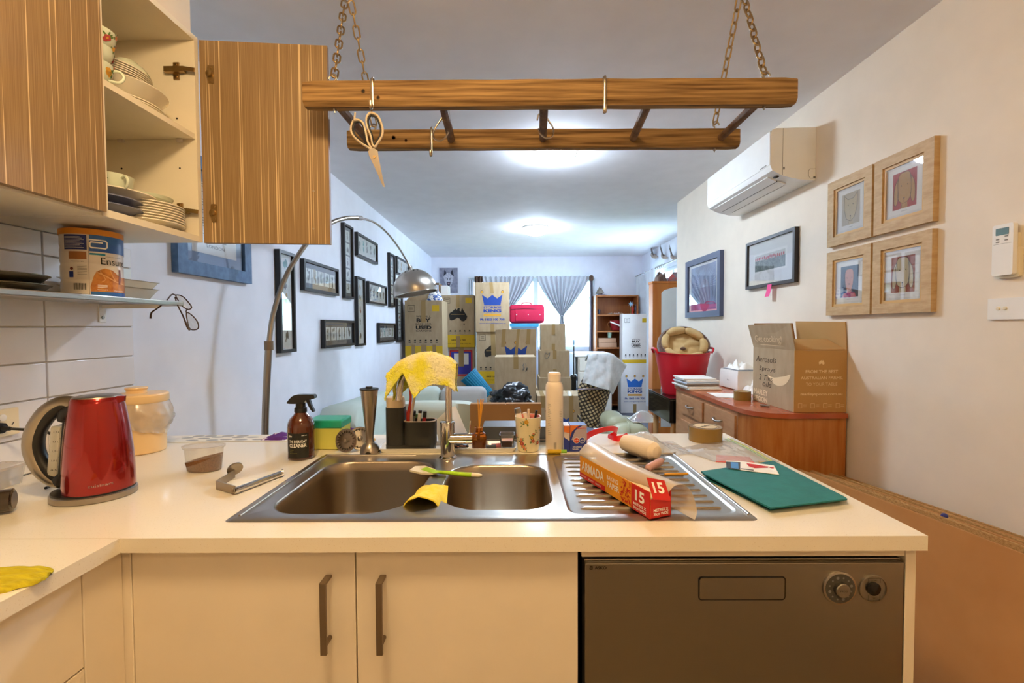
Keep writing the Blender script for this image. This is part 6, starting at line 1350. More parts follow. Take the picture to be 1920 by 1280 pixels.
# ------------------------------------------------------------------ sideboard, right wall
def fit(g): return g
ZS = .90
sbd = thing('sideboard', 'worn orange wood sideboard with drawers along the right wall', 'sideboard', (1.28, 2.5, 0))
SBX, SBY0, SBY1 = 1.085, 2.035, 3.05; RC = .14
def sbo(d): # outline of the top with one rounded near corner
    return [(XR-.017, SBY0-d), (SBX+RC, SBY0-d)]+[(SBX+RC-(RC+d)*math.sin(a), SBY0+RC-(RC+d)*math.cos(a)) for a in [PI/2*k/8 for k in range(1, 9)]]+[(SBX-d, SBY1), (XR-.017, SBY1)]
m_sb = M('sideboard_wood', '#a9611f', .45, noise_col='#b9793a', nscale=10, nstretch=(5, 5, .5), bump=.2, bscale=60); m_sbf = M('sideboard_front', '#b98a62', .45, noise_col='#a97850', nscale=9, nstretch=(4, 1, 4)); m_sbt = M('sideboard_top', '#a84a28', .22, noise_col='#b86a48', nscale=6)
g = G(); g.prism(lambda u, v, n: Vector((u, v, n)), sbo(.012)[::-1], ZS-.022, ZS-.0004); g.build('top', m_sbt, sbd)
g = G(); g.prism(lambda u, v, n: Vector((u, v, n)), sbo(0)[::-1], .06, ZS-.0225); g.build('carcass', m_sb, sbd)
g = G(); g.box(SBX-.002, SBX+.001, SBY0+RC+.03, SBY1-.002, .07, ZS-.023); g.build('front_frame', m_sbf, sbd)
ffr = frame((SBX-.0022, SBY1, 0), (0, -1, 0), (0, 0, 1))
def yp(px, py): return SBY1-P(px, py, X=SBX-.01).y
cols = [(yp(1277, 750), yp(1317, 760)), (yp(1322, 770), yp(1378, 780))]
for (u0, u1) in cols:
    z1 = ZS-.045; z0 = ZS-.16
    g = G(); g.prism(ffr, rrect(u0, u1, z0, z1, .004, 2), 0, .010); d = g.build('drawer', m_sbf, sbd)
    g = G(); uc = (u0+u1)/2; zc = (z0+z1)/2+.005
    g.tube([ffr(uc-.045, zc, .011), ffr(uc-.04, zc-.003, .024), ffr(uc, zc-.008, .030), ffr(uc+.04, zc-.003, .024), ffr(uc+.045, zc, .011)], .005, 8, smooth=4); g.build('handle', m_satin, d)
    g = G(); g.prism(ffr, rrect(u0, u1, .10, z0-.045, .004, 2), 0, .010); d = g.build('door', m_sbf, sbd)
    g = G(); g.cyl(ffr(u1-.03, .55, .010), ffr(u1-.03, .55, .030), .009, seg=10); g.build('knob', m_brass, d)
g = G(); g.box(SBX+.02, XR-.03, SBY0+.03, SBY1-.03, 0, .0595); g.build('plinth', m_sb, sbd)
# the cooking kit carton
by0, by1, bx0, bx1, bz0 = 2.055, 2.41, 1.262, 1.497, ZS+.0004; bz1 = P(1497, 657, Y=by0).z
ck = thing('meal_kit_carton', 'open brown meal kit carton with white print on the sideboard', 'carton', ((bx0+bx1)/2, 2.23, ZS))
t_ = .004
for nm, a in (('front_wall', (bx0, bx1, by0, by0+t_)), ('back_wall', (bx0, bx1, by1-t_, by1)), ('side_wall', (bx0, bx0+t_, by0+t_, by1-t_)), ('side_wall', (bx1-t_, bx1, by0+t_, by1-t_))):
    slab(nm, (*a, bz0, bz1), m_kraftg if nm == 'front_wall' else m_kraft, ck, 0)
slab('base', (bx0+t_, bx1-t_, by0+t_, by1-t_, bz0, bz0+.004), m_kraft, ck, 0)
def flap(pts, mat, name='flap', par=ck, th=.004):
    a = [Vector(p) for p in pts]; n = (a[1]-a[0]).cross(a[3]-a[0]).normalized()*th; g = G(); g.loft([a, [p+n for p in a]], True, True, True); return g.build(name, mat, par)
fl_ = flap([(bx0+.001, by0, bz1), (bx0+.001, by1, bz1), P(1402, 609, Y=by1), P(1482, 606, Y=by0+.0)], m_kraft)
f2_ = flap([(bx1-.004, by0, bz1), (bx1-.004, by1, bz1), (XR-.006, by1+.02, bz1+.135), (XR-.006, by0+.012, bz1+.128)], m_kraftg)
flap([(bx0+.006, by0+.003, bz1+.001), (bx1-.008, by0+.003, bz1+.001), (bx1-.012, by0+.12, bz1+.045), (bx0+.012, by0+.12, bz1+.045)], m_kraftg)
flap([(bx0+.006, by1-.003, bz1+.001), (bx1-.012, by1-.003, bz1+.001), (bx1-.02, by1+.02, bz1+.125), (bx0+.012, by1+.02, bz1+.125)], m_kraftb)
fF = frame((bx0, by0-.0002, bz0), (1, 0, 0), (0, 0, 1)); w, h = bx1-bx0, bz1-bz0
m_pcream = M('print_cream', '#ead2a8', .8)
g = G(); text(g, 'FROM THE BEST', fF, w*.52, h*.66, w*.62, h*.052, .0006, .02); text(g, 'AUSTRALIAN FARMS,', fF, w*.52, h*.555, w*.80, h*.052, .0006, .02); text(g, 'TO YOUR TABLE', fF, w*.52, h*.455, w*.60, h*.050, .0006, -.005); text(g, 'marleyspoon.com.au', fF, w*.52, h*.29, w*.80, h*.058, .0006, .02)
AUS = [(0, .45), (.05, .62), (.18, .70), (.28, .82), (.38, .90), (.43, .80), (.50, .95), (.60, .92), (.58, .78), (.66, .70), (.72, .98), (.80, .78), (.92, .55), (1, .38), (.95, .18), (.82, .06), (.68, .08), (.58, .25), (.46, .30), (.33, .20), (.15, .12), (.05, .15), (.03, .3)]
g.dec(fF, [(w*(.46+.11*u), h*(.765+.085*v)) for u, v in AUS], .0006)
for k in range(4):
    u = w*(.08+.24*k); g.stroke(fF, [(u, h*.07), (u+w*.07, h*.07), (u+w*.07, h*.14), (u, h*.14)], .0014, .0006, 0, True)
    for j in range(2): g.rect(fF, u+w*.09, h*(.085+.03*j), u+w*.16, h*(.095+.03*j), .0006)
g.build('lettering', m_pcream, ck, sharp=0)
fS = frame((bx0-.0002, by1, bz0), (0, -1, 0), (0, 0, 1)); ws = by1-by0
g = G(); text(g, 'MARLEY', fS, ws*.22, h*.19, ws*.36, h*.10, .0006, .03); text(g, 'SPOON', fS, ws*.22, h*.065, ws*.34, h*.09, .0006, .03)
g.dec(fS, catpoly([(ws*.40, h*.52), (ws*.55, h*.50), (ws*.80, h*.56), (ws*.92, h*.60), (ws*.85, h*.46), (ws*.72, h*.38), (ws*.58, h*.38), (ws*.48, h*.44)]), .0004); g.build('lettering', m_pcream, ck, sharp=0)
g = G()
for k, (s, yy) in enumerate((('Aerosols', .80), ('Sprays', .62), ('2 Tins', .47), ('oils', .36))): text(g, s, fS, ws*(.34+.03*(k % 2)), h*yy, ws*(.50, .40, .34, .22)[k], h*.10, .0009, -.012, .2)
g.build('handwriting', m_print, ck, sharp=0)
a0 = Vector((bx0+.001, by1, bz1)); a1_ = P(1402, 609, Y=by1); ff_ = frame(a0+Vector((-.0052, 0, 0)), (0, -1, 0), (a1_-a0)); g = G(); text(g, 'Get cooking!', ff_, ws*.46, .045, ws*.66, .042, .0012, 0, .15); g.stroke(ff_, [(ws*.25, .018), (ws*.8, .018)], .002, .0012, 0); g.build('lettering', m_pcream, fl_, sharp=0)
# scanner, papers and tape on the sideboard
px0 = thing('scanner', 'white desktop scanner with papers heaped on it, on the sideboard', 'scanner', (1.41, 2.86, ZS)); xx0, xx1, yy0, yy1 = 1.325, 1.49, 2.50, 2.98; xx0 = P(1383, 735, Y=2.74).x
yy0 = 2.74
g = G(); g.loft([[(xx0+d, yy0+d, z), (xx1-d, yy0+d, z), (xx1-d, yy1-d, z), (xx0+d, yy1-d, z)] for d, z in ((.004, ZS+.003), (0, ZS+.006), (0, ZS+.09), (.004, ZS+.118))], True, True, True); g.build('body', m_white, px0)
g = G(); g.box(xx0+.006, xx1-.006, yy0+.006, yy1-.006, ZS+.0003, ZS+.0028); g.build('base', m_black, px0)
g = G(); g.box(xx0+.012, xx1-.01, yy0+.02, yy1-.02, ZS+.1185, ZS+.124, .002); g.build('lid', M('lid_grey', '#8d8f94', .4), px0)
fq = frame((xx0-.0003, yy1, ZS), (0, -1, 0), (0, 0, 1)); g = G(); text(g, 'Scan', fq, .12, .055, .035, .008, .0004); g.build('lettering', m_pgrey, px0, sharp=0)
def lumpat(name, label, cat, x0, x1, y0, y1, z, hgt, mat, seed=0, th=.002, amp=.5, nu=16, nv=14, group=None, fr=5, mats=None):
    def f(u, v):
        e_ = max(0, math.sin(PI*u)*math.sin(PI*v))**.45
        return (x0+(x1-x0)*(u+.05*nz(v*4, seed)), y0+(y1-y0)*(v+.05*nz(u*4, seed+3)), z+.001+e_*hgt*(1-amp*.5+amp*nz(u*fr+seed, v*fr)))
    g = G(); g.grid(f, nu, nv, th); o = g.build(name, mat, None, sharp=60); return tag(o, label, cat, group)
lumpat('crumpled_paper', 'crumpled white paper on top of the scanner', 'paper', xx0+.015, xx1-.02, 2.78, 2.95, ZS+.1245, .06, m_pwhite, 3, .001, 1.2)
lumpat('paper_tissue', 'white tissue beside the scanner towards the carton', 'paper', 1.36, 1.48, 2.60, 2.72, ZS+.0005, .10, m_pwhite, 8, .001, 1.0)
for k in range(6):
    g = G(); a = .04*math.sin(k*2.3); g.obox((1.165-.012*(k % 2), 2.905+.01*(k % 3), ZS+.006+k*.0112), (.20, .26-.01*k, .009 if k else .010), Matrix.Rotation(a, 3, 'Z'), .001)
    tag(g.build('magazine', [m_pwhite, m_mat, M('cover_taupe', '#a89a8e', .6), M('cover_blue', '#b9c4cf', .5)][k % 4]), ['lowest', 'second', 'third', 'fourth', 'fifth', 'topmost'][k]+' magazine of the pile at the far end of the sideboard', 'magazine', 'magazines on the sideboard')
cn_ = P(1357, 742, Z=ZS); g = G(); g.prism(lambda u, v, n: Vector((u, v, n)), [(lambda p: (p.x, p.y))(P(x, y, Z=ZS)) for x, y in ((1325, 736), (1382, 738), (1382, 746), (1346, 745))][::-1], ZS+.0004, ZS+.0012); tag(g.build('envelope', m_pwhite), 'white envelope lying before the scanner', 'envelope')
tc2 = P(1397, 751, Z=ZS); tape_roll('brown packing tape roll against the meal kit carton', tc2.x, tc2.y+.03, ZS+.0003, .042, .046)
c = P(1436, 763, Z=ZS); g = G(); g.cyl((c.x-.015, c.y+.02, ZS+.006), (c.x+.012, c.y-.01, ZS+.006), .0055, seg=10); tag(g.build('small_battery', m_satin), 'small silver battery lying in front of the carton', 'battery')

# ------------------------------------------------------------------ black table with red tub and dog bed
tb2 = thing('black_table', 'black side table with wooden legs under the red tub', 'table', (1.26, 3.27, 0)); zt8, zb8 = .804, .636; tx0, tx1, ty0, ty1 = 1.045, 1.478, 3.07, 3.56
slab('apron', (tx0+.004, tx1-.004, ty0+.004, ty1-.004, zb8, zt8-.013), m_blackg, tb2, .002); slab('table_top', (tx0, tx1, ty0, ty1, zt8-.0125, zt8), m_blackg, tb2, .002)
for x in (tx0+.05, tx1-.05):
    for y in (ty0+.05, ty1-.05): g = G(); g.cyl((x, y, zb8-.0005), (x+(.02 if x > 1.2 else -.02), y, 0), .022, .013, seg=12); g.build('leg', M('beech', '#c79b66', .5), tb2)
tcx, tcy = 1.215, 3.30; zr_ = 1.098
tu = thing('red_tub', 'red flexible tub holding a folded dog bed', 'tub', (tcx, tcy, zt8))
def ring2(r, z, n=40): return [(tcx+r*math.cos(2*PI*i/n), tcy+r*.95*math.sin(2*PI*i/n), z+.006*math.cos(4*PI*i/n)*((z-zt8)/.29)) for i in range(n)]
prof = [(.135, zt8+.0005)]+[(.137+.052*t+.0012*(k % 2), zt8+.004+t*(zr_-zt8-.004)) for k, t in enumerate([i/28 for i in range(29)])]+[(.196, zr_+.002), (.196, zr_+.008), (.186, zr_+.008), (.183, zr_-.01), (.140, zt8+.02)]
g = G(); g.loft([ring2(r, z) for r, z in prof], True, True, True); g.build('tub', m_red, tu)
for s_ in (-1, 1): g = G(); g.tube([(tcx+s_*.19, tcy-.05, zr_), (tcx+s_*.205, tcy-.045, zr_+.028), (tcx+s_*.208, tcy, zr_+.036), (tcx+s_*.205, tcy+.045, zr_+.028), (tcx+s_*.19, tcy+.05, zr_)], .008, 8, smooth=4); g.build('handle', m_red, tu)
db = thing('dog_bed', 'brown plush dog bed with tan lining stuffed in the red tub', 'pet bed', (tcx, tcy, zr_))
m_plush = M('plush_brown', '#6e5142', .95, noise_col='#5c4234', nscale=60, bump=.8, bscale=160, sheen=.4); m_tan = M('bed_tan', '#c9ae7c', .9, noise_col='#bfa16c', nscale=12, bump=.3, bscale=60)
bc = Vector((tcx+.01, tcy+.01, zr_+.045))
def shell(r, u, v, k=1):
    a = 2*PI*u; e = -1.0+v*2.5
    return None
g = G(); nrm = Vector((-.10, -.86, .50)).normalized(); sx_ = Vector((1, 0, 0)); sy_ = nrm.cross(sx_).normalized()*-1; sy_ = sx_.cross(nrm)*-1
if sy_.z < 0: sy_ = -sy_
def dbp(a, r, d): # a angle round bed, r radial factor, d depth along the normal
    wob = 1+.05*nz(math.cos(a)*2, math.sin(a)*2, 5)
    c_ = bc+sx_*(.185*r*wob*math.cos(a))+sy_*(.150*r*wob*math.sin(a))+nrm*d; rr = Vector((c_.x-tcx, (c_.y-tcy)/.95, 0))
    if c_.z < zr_+.03 and rr.length > .170: f_ = .170/rr.length; c_.x = tcx+(c_.x-tcx)*f_; c_.y = tcy+(c_.y-tcy)*f_
    return c_
g.loft([[dbp(2*PI*i/40, r, d) for i in range(40)] for r, d in ((.05, -.11), (.6, -.105), (.92, -.06), (1.03, .0), (1.0, .04), (.92, .055), (.85, .045))], True, True, False); g.build('outer_plush', m_plush, db, sharp=80)
for k in range(6):     # puffed lining segments separated by seams
    a0, a1__ = 2*PI*k/6+.35, 2*PI*(k+1)/6+.35; g = G(); rings = []
    for i in range(11):
        t = i/10; a = a0+(a1__-a0)*t; pf = .55+.45*math.sin(PI*t)**.5; c_ = dbp(a, .76, .040); rad = Vector(dbp(a, 1, .04)-dbp(a, .6, .04)).normalized(); ring_ = []
        for j in range(12): b = 2*PI*j/12; ring_.append(c_+rad*(.030*pf*math.cos(b))+nrm*(.032*pf*math.sin(b)))
        rings.append(ring_)
    g.loft(rings, True, True, True); g.build('bolster', m_tan, db, sharp=80)
g = G(); g.grid(lambda u, v: dbp(2*PI*u, v*.74, .028+.016*nz(math.cos(2*PI*u)*v*3, math.sin(2*PI*u)*v*3, 2)-.020*v), 30, 8, .003); g.build('lining', m_tan, db, sharp=80)
g = G(); g.ball(bc+nrm*.045+Vector((-.01, 0, -.035)), .017, 12, (1.2, .8, .8)); g.build('button_tuft', m_plush, db)

# ------------------------------------------------------------------ flattened cartons leaning on the right wall
m_flat = M('flat_card', '#a8743c', .88, noise_col='#b17e46', nscale=6); m_flat2 = M('flat_card_edge', '#bd9258', .88, noise_col='#8d6430', nscale=120, nstretch=(1, 1, 8))
def leaning(xb, xt, y0, z0t, y1, z1t, mat, th, label, group=None, corner=None):
    t = thing('flattened_carton', label, 'cardboard', (xb, (y0+y1)/2, 0), group)
    n = 14; rings = []
    for i in range(n+1):
        s_ = i/n; y = y0+(y1-y0)*s_; zt = z0t+(z1t-z0t)*s_+.0022*nz(y*9, xt*30); b_ = .006*nz(y*2.5, xt*9)
        rings.append([(xb+b_, y, .0005), (xb+th+b_, y, .0005), (xt+th+b_, y, zt), (xt+b_, y, zt)])
    g = G(); g.loft(rings, True, True, True); g.build('sheet', mat, t); return t
pA = P(1793, 985, X=1.22); pB = P(1500, 868, X=1.40)
leaning(1.03, 1.235, .55, .775, 1.98, .668, m_flat, .006, 'foremost flattened brown carton leaning towards the worktop end')
for k in range(9):
    xt = 1.252+k*.0245; leaning(1.05+k*.035, xt, .40+.06*(k*3 % 4), .772+.008*math.sin(k*2.1)-.002*k, 1.93+.03*(k % 3) if k < 5 else 1.98, .668-.005*k+.004*(k % 2), m_flat2 if k % 2 else m_flat, .009, 'flattened brown carton in the leaning stack by the right wall', 'flattened cartons of the leaning stack')
c = P(1771, 967, X=1.30); g = G(); g.ball((c.x, c.y, c.z), .0085, 10, (1, 1.2, 1)); tag(g.build('blue_clip', M('clip_blue', '#2c2f7c', .4)), 'small blue clip on the top edge of the leaning cartons', 'clip')

# ------------------------------------------------------------------ moving cartons
def carton(label, px0, py0, px1, py1, Y, dep, z0=None, z1=None, style=None, mat=None, tape=(), group='moving cartons', dpx=None, name='moving_carton', side=None):
    a, b = P(px0, (py0+py1)/2, Y=Y), P(px1, (py0+py1)/2, Y=Y); x0, x1 = a.x, b.x; xc = (px0+px1)/2
    zt = z1 if z1 is not None else P(xc, py0, Y=Y).z; zb = z0 if z0 is not None else P(xc, py1, Y=Y).z
    t = thing(name, label, 'carton', ((x0+x1)/2, Y+dep/2, zb), group); mat = mat or m_kraft
    g = G(); g.box(x0, x1, Y, Y+dep, zb+.0006, zt-.0035, .002); g.build('body', mat, t)
    g = G(); g.box(x0+.001, (x0+x1)/2-.002, Y+.001, Y+dep-.001, zt-.0034, zt-.0004); g.build('top_flap', mat, t); g = G(); g.box((x0+x1)/2+.002, x1-.001, Y+.001, Y+dep-.001, zt-.0034, zt-.0004); g.build('top_flap', mat, t)
    w, h = x1-x0, zt-zb; f_ = frame((x0, Y-.0004, zb), (1, 0, 0), (0, 0, 1))
    for (u, v0, v1, ww, sl) in tape:
        g = G(); g.dec(f_, [((u-ww/2)*w, v0*h), ((u+ww/2)*w, v0*h), ((u+ww/2-sl)*w, v1*h), ((u-ww/2-sl)*w, v1*h)], .0022)
        if v1 > .98: g.box(x0+(u-sl-ww/2)*w, x0+(u-sl+ww/2)*w, Y-.001, Y+dep, zt-.0003, zt+.0002)
        g.build('packing_tape', m_ptape, t, sharp=0)
    if style: style(t, f_, w, h)
    return t, f_, w, h
def crown(v0, s=1.0, txt=True):
    def st(t, f, w, h):
        H = w*1.0; c0 = h*v0; k = w*s; x = w*(1-s)/2
        g = G(); C_ = [(.12, 1.0), (.33, .64), (.5, .98), (.68, .64), (.88, 1.0), (.80, 0), (.20, 0)]; kk = .40*k
        g.dec(f, [(x+u*k, c0+v*kk) for u, v in C_], .001); g.build('crown_print', m_blue if txt != 'b' else M('crown_sky', '#2b6bc0', .7), t, sharp=0)
        g = G()
        for u in (.12, .5, .88): g.disc(f, x+u*k, c0+kk*1.25, k*.055, .001, 16)
        g.build('crown_ball_ring', m_print, t, sharp=0); g = G()
        for u in (.12, .5, .88): g.disc(f, x+u*k, c0+kk*1.25, k*.043, .0014, 16)
        g.build('crown_ball', m_orange, t, sharp=0)
        if txt:
            g = G(); text(g, 'STORAGE', f, w*.5, c0-.075*k, k*.66, k*.085, .001, .03); text(g, 'KING', f, w*.5, c0-.20*k, k*.66, k*.12, .001, .05)
            text(g, 'Ph 1800 100 700', f, w*.5, c0-.52*k, k*.90, k*.085, .001, .03); text(g, 'www.storageking.com.au', f, w*.5, c0-.665*k, k*.98, k*.055, .001, .01); g.build('lettering', m_blue if txt != 'b' else M('crown_navy', '#274b8e', .7), t, sharp=0)
            g = G(); g.rect(f, x+.18*k, c0-.40*k, x+.82*k, c0-.32*k, .001); g.build('orange_bar', m_orange, t, sharp=0)
    return st
def icons(g, f, w, h, v):
    for k in range(6):
        u = w*(.12+.145*k); g.dec(f, [(u-.028*w, v*h), (u+.028*w, v*h), (u+.022*w, (v+.02)*h+.006*(k % 2)), (u-.01*w, (v+.03)*h), (u-.024*w, (v+.018)*h)], .001); g.rect(f, u-.028*w, (v-.03)*h, u+.028*w, (v-.022)*h, .001)
def common(t, f, w, h, v_ic=.30, band=.22, sq=.87):
    g = G(); g.rect(f, 0, 0, w, h*band, .0006); g.build('yellow_band', m_yellow, t, sharp=0)
    g = G(); g.rect(f, w*.73, h*sq-.09*w, w*.92, h*sq+.07*w, .0008); g.build('yellow_label', m_yellow, t, sharp=0)
    g = G(); g.stroke(f, [(w*.08, h*sq-.09*w), (w*.26, h*sq-.09*w), (w*.26, h*sq+.07*w), (w*.08, h*sq+.07*w)], .004, .0008, 0, True); g.rect(f, w*.12, h*sq+.02*w, w*.22, h*sq+.03*w, .0008); g.rect(f, w*.12, h*sq-.03*w, w*.22, h*sq-.02*w, .0008)
    icons(g, f, w, h, v_ic); g.build('print_marks', m_print, t, sharp=0)
def buy(t, f, w, h, band=.22, c=.60, v_ic=.30, cx=.5, s=1):
    common(t, f, w, h, v_ic, band)
    g = G(); k = w*s
    text(g, 'WE WILL', f, w*cx, h*c+.19*k, k*.40, k*.055, .001, .01); text(g, 'BUY', f, w*cx, h*c+.09*k, k*.38, k*.11, .001, .05); text(g, 'BACK OUR', f, w*cx, h*c-.005*k, k*.42, k*.045, .001, .01); text(g, 'USED', f, w*cx, h*c-.10*k, k*.42, k*.10, .001, .05); text(g, 'CARTONS', f, w*cx, h*c-.19*k, k*.42, k*.045, .001, .01)
    g.build('lettering', m_print, t, sharp=0)
def ausmap(t, f, w, h, band=.24, v=.48):
    common(t, f, w, h, .30, band, .90)
    g = G(); g.dec(f, [(w*(.22+.56*a), h*v+w*.46*b) for a, b in AUS], .001); g.dec(f, [(w*.66, h*v-.04*w), (w*.71, h*v-.04*w), (w*.68, h*v-.10*w)], .001); g.build('map_print', m_print, t, sharp=0)
    g = G(); g.rect(f, w*.28, h*v+.235*w, w*.70, h*v+.25*w, .0014); g.build('map_stripe', m_ptape, t, sharp=0)
    g = G(); text(g, '1800 100 700', f, w*.5, h*band*.58, w*.44, w*.05, .0012, .02); text(g, 'www.storageking.com.au', f, w*.5, h*band*.30, w*.76, w*.036, .0012, 0); g.build('lettering', m_print, t, sharp=0)
# left stack A
carton('moving carton with black BUY print at the left wall', 755, 563, 826, 0, 5.3, .42, z0=.93, style=lambda t, f, w, h: buy(t, f, w, h, .22, .60), tape=[(.5, .62, 1, .12, 0), (.22, 0, .24, .10, 0), (.5, 0, .24, .14, 0), (.78, 0, .24, .10, 0)])
carton('plain carton under the BUY carton at the left wall', 757, 0, 826, 0, 5.31, .42, z0=.30, z1=.929, tape=[(.5, .7, 1, .1, 0)])
carton('lowest plain carton at the left wall', 757, 0, 828, 0, 5.3, .42, z0=0, z1=.299)
# B with the country map
carton('moving carton with black map of Australia, left of the tall crown carton', 825, 553, 887, 0, 6.0, .42, z0=1.03, style=ausmap, tape=[(.5, .76, 1, .10, 0), (.5, 0, .22, .12, 0)])
def pc(t, f, w, h):
    g = G(); g.stroke(f, [(w*.08, h*.45), (w*.08, h*.93), (w*.90, h*.93), (w*.90, h*.45), (w*.08, h*.45)], .02, .001, 0); g.build('print_red', m_redp, t, sharp=0)
    g = G(); g.rect(f, w*.11, h*.47, w*.87, h*.91, .0012); g.build('print_blue', M('print_indigo', '#3a3aa0', .7), t, sharp=0); g = G(); g.rect(f, w*.22, h*.66, w*.78, h*.88, .0015); g.build('print_white', m_pwhite, t, sharp=0)
carton('carton with red and indigo print below the map carton', 834, 0, 884, 0, 6.02, .38, z0=.36, z1=1.029, style=pc, tape=[(.5, .62, 1, .2, 0)])
carton('plain carton at the bottom under the indigo printed carton', 828, 0, 887, 0, 6.0, .40, z0=0, z1=.359)
# C and D
carton('tall crown printed carton at the top of the middle stack', 889, 529, 953, 0, 5.8, .44, z0=1.231, style=crown(.535, .80), tape=[(.5, .78, 1, .10, .04), (.5, 0, .16, .12, 0)])
carton('map printed carton directly below the tall crown carton', 889, 0, 953, 0, 5.82, .44, z0=.57, z1=1.2305, style=ausmap, tape=[(.5, .55, 1, .13, .02)])
carton('plain carton at the bottom of the middle stack', 888, 0, 953, 0, 5.81, .44, z0=0, z1=.569)
# E, F
carton('crown printed carton standing behind the plain tall carton', 927, 617, 1004, 0, 5.0, .40, z0=.62, style=crown(.52, .74, False), tape=[(.18, .70, 1, .09, -.03), (.5, .55, 1, .07, -.07), (.80, .74, 1, .09, -.02)])
carton('plain carton under the front crown carton', 926, 0, 1006, 0, 5.0, .40, z0=0, z1=.619)
def scrib(t, f, w, h):
    g = G(); g.stroke(f, [(w*.68, h*.86), (w*.72, h*.90), (w*.69, h*.80), (w*.73, h*.84)], .006, .001, 3); g.stroke(f, [(w*.76, h*.90), (w*.78, h*.80), (w*.80, h*.84), (w*.75, h*.78)], .006, .001, 3); g.build('scribble', m_pgrey, t, sharp=0)
carton('tall plain carton in front of the crown carton, behind the black bag', 925, 669, 1003, 0, 4.55, .40, z0=.33, style=scrib, tape=[(.52, .82, 1, .12, 0)])
carton('plain carton on the floor under the tall plain carton', 924, 0, 1004, 0, 4.56, .40, z0=0, z1=.329)
# right stack
def heart(t, f, w, h):
    g = G(); g.stroke(f, [(w*.16, h*.80), (w*.2, h*.92), (w*.26, h*.86), (w*.32, h*.92), (w*.32, h*.82), (w*.22, h*.70)], .007, .001, 3, True); g.build('scribble', m_pgrey, t, sharp=0)
carton('small plain carton at the top of the stack by the window', 1015, 607, 1060, 657, 5.4, .34, tape=[(.5, .6, 1, .14, 0), (.5, 0, .26, .14, 0)])
zz1 = P(1040, 657, Y=5.4).z; zz2 = P(1040, 707, Y=5.38).z; zz3 = P(1040, 730, Y=5.38).z
carton('plain carton with a scribbled heart, second in the stack by the window', 1010, 0, 1067, 0, 5.38, .38, z0=zz2, z1=zz1-.0005, style=heart, tape=[(.5, .68, 1, .12, 0), (.5, 0, .30, .12, 0)])
carton('plain carton third in the stack by the window', 1008, 0, 1071, 0, 5.36, .40, z0=zz3*0+.34, z1=zz2-.0005)
carton('lowest plain carton of the stack by the window', 1007, 0, 1071, 0, 5.35, .40, z0=0, z1=.3395)
carton('low crown printed carton on the floor behind the spray can', 1006, 742, 1092, 0, 4.37, .38, z0=0, style=crown(.50, .76, False), tape=[(.12, .82, 1, .10, 0), (.75, .60, 1, .10, 0)], mat=m_kraft)
carton('dark brown flattened carton standing behind the reed diffuser', 878, 757, 1014, 0, 2.25, .05, z0=0, group=None, mat=m_kraftb)
# right, white
carton('white moving carton with BUY print standing before the bookcase', 1168, 588, 1219, 0, 6.8, .19, z0=.745, mat=m_kraftw, style=lambda t, f, w, h: buy(t, f, w, h, .07, .40, .155, .5, .8))
carton('white crown printed carton on the floor beneath the white BUY carton', 1166, 0, 1219, 0, 6.79, .20, z0=0, z1=.7445, mat=m_kraftw, style=crown(.52, .80, 'b'), tape=[(.5, 0, .18, .12, 0)])
# odds on the left stack
p = P(832, 553, Y=6.1); cart = thing('small_box', 'small white box with open tan flap on the map carton', 'box', (p.x, 6.1, 1.72)); zb9 = P(856, 553, Y=6.0).z
g = G(); g.box(P(826, 540, Y=6.08).x, P(840, 540, Y=6.08).x, 6.08, 6.3, zb9+.0005, P(832, 535, Y=6.08).z, .003); g.build('box', m_pwhite, cart)
g = G(); x9 = P(824, 540, Y=6.07).x; g.box(x9-.01, x9+.004, 6.07, 6.28, zb9+.001, P(826, 534, Y=6.07).z+.02); g.build('flap', m_kraftb, cart)
zA = P(790, 563, Y=5.3).z
lumpat('patterned_bag', 'blue and white patterned bag on the BUY carton', 'bag', P(800, 550, Y=5.35).x, P(826, 550, Y=5.35).x, 5.33, 5.55, zA+.0005, .17, M('bag_pattern', '#e6e2dc', .8, noise_col='#3b5b9c', nscale=40, nlo=.52, nhi=.55), 4)
g = G(); g.prism(frame((P(762, 563, Y=5.4).x, 5.4, zA+.001), (1, 0, 0), (0, 0, 1)), [(0, 0), (.30, 0), (.36, .13), (.05, .07)], 0, .004); tag(g.build('carton_flap_sheet', m_kraft), 'loose kraft card leaning on top of the BUY carton', 'cardboard')
# red suitcase on a blue lidded tub
x0, x1 = P(955, 590, Y=6.3).x, P(1021, 590, Y=6.3).x; zb9 = P(990, 606, Y=6.3).z; zt9 = P(990, 568, Y=6.3).z
stn = thing('suitcase', 'crimson red fabric suitcase lying on the blue tub', 'suitcase', ((x0+x1)/2, 6.5, zb9))
g = G(); g.obox(((x0+x1)/2, 6.5, (zb9+zt9)/2-.01), (x1-x0, .40, zt9-zb9-.02), None, .045, 4); g.build('body', m_pink, stn)
g = G(); g.obox(((x0+x1)/2+.03, 6.3, (zb9+zt9)/2-.03), ((x1-x0)*.80, .05, (zt9-zb9)*.60), None, .018, 3); g.build('front_pocket', m_pink, stn)
g = G(); g.tube([(x0+.02, 6.2995, zt9-.09), ((x0+x1)/2, 6.2985, zt9-.075), (x1-.03, 6.2995, zt9-.10)], .005, 6, smooth=4); g.build('zip', M('zip_dark', '#7a1030', .5), stn)
for k in range(3): g = G(); g.ball((x0+.10+.16*k, 6.272, (zb9+zt9)/2-.02), .008, 8); g.build('rivet', m_pwhite, stn)
g = G(); g.tube([((x0+x1)/2-.07, 6.5, zt9-.02), ((x0+x1)/2-.05, 6.5, zt9+.012), ((x0+x1)/2+.05, 6.5, zt9+.012), ((x0+x1)/2+.07, 6.5, zt9-.02)], .009, 8, smooth=4); g.build('handle', m_pink, stn)
x0, x1 = P(957, 610, Y=6.26).x, P(1008, 610, Y=6.26).x
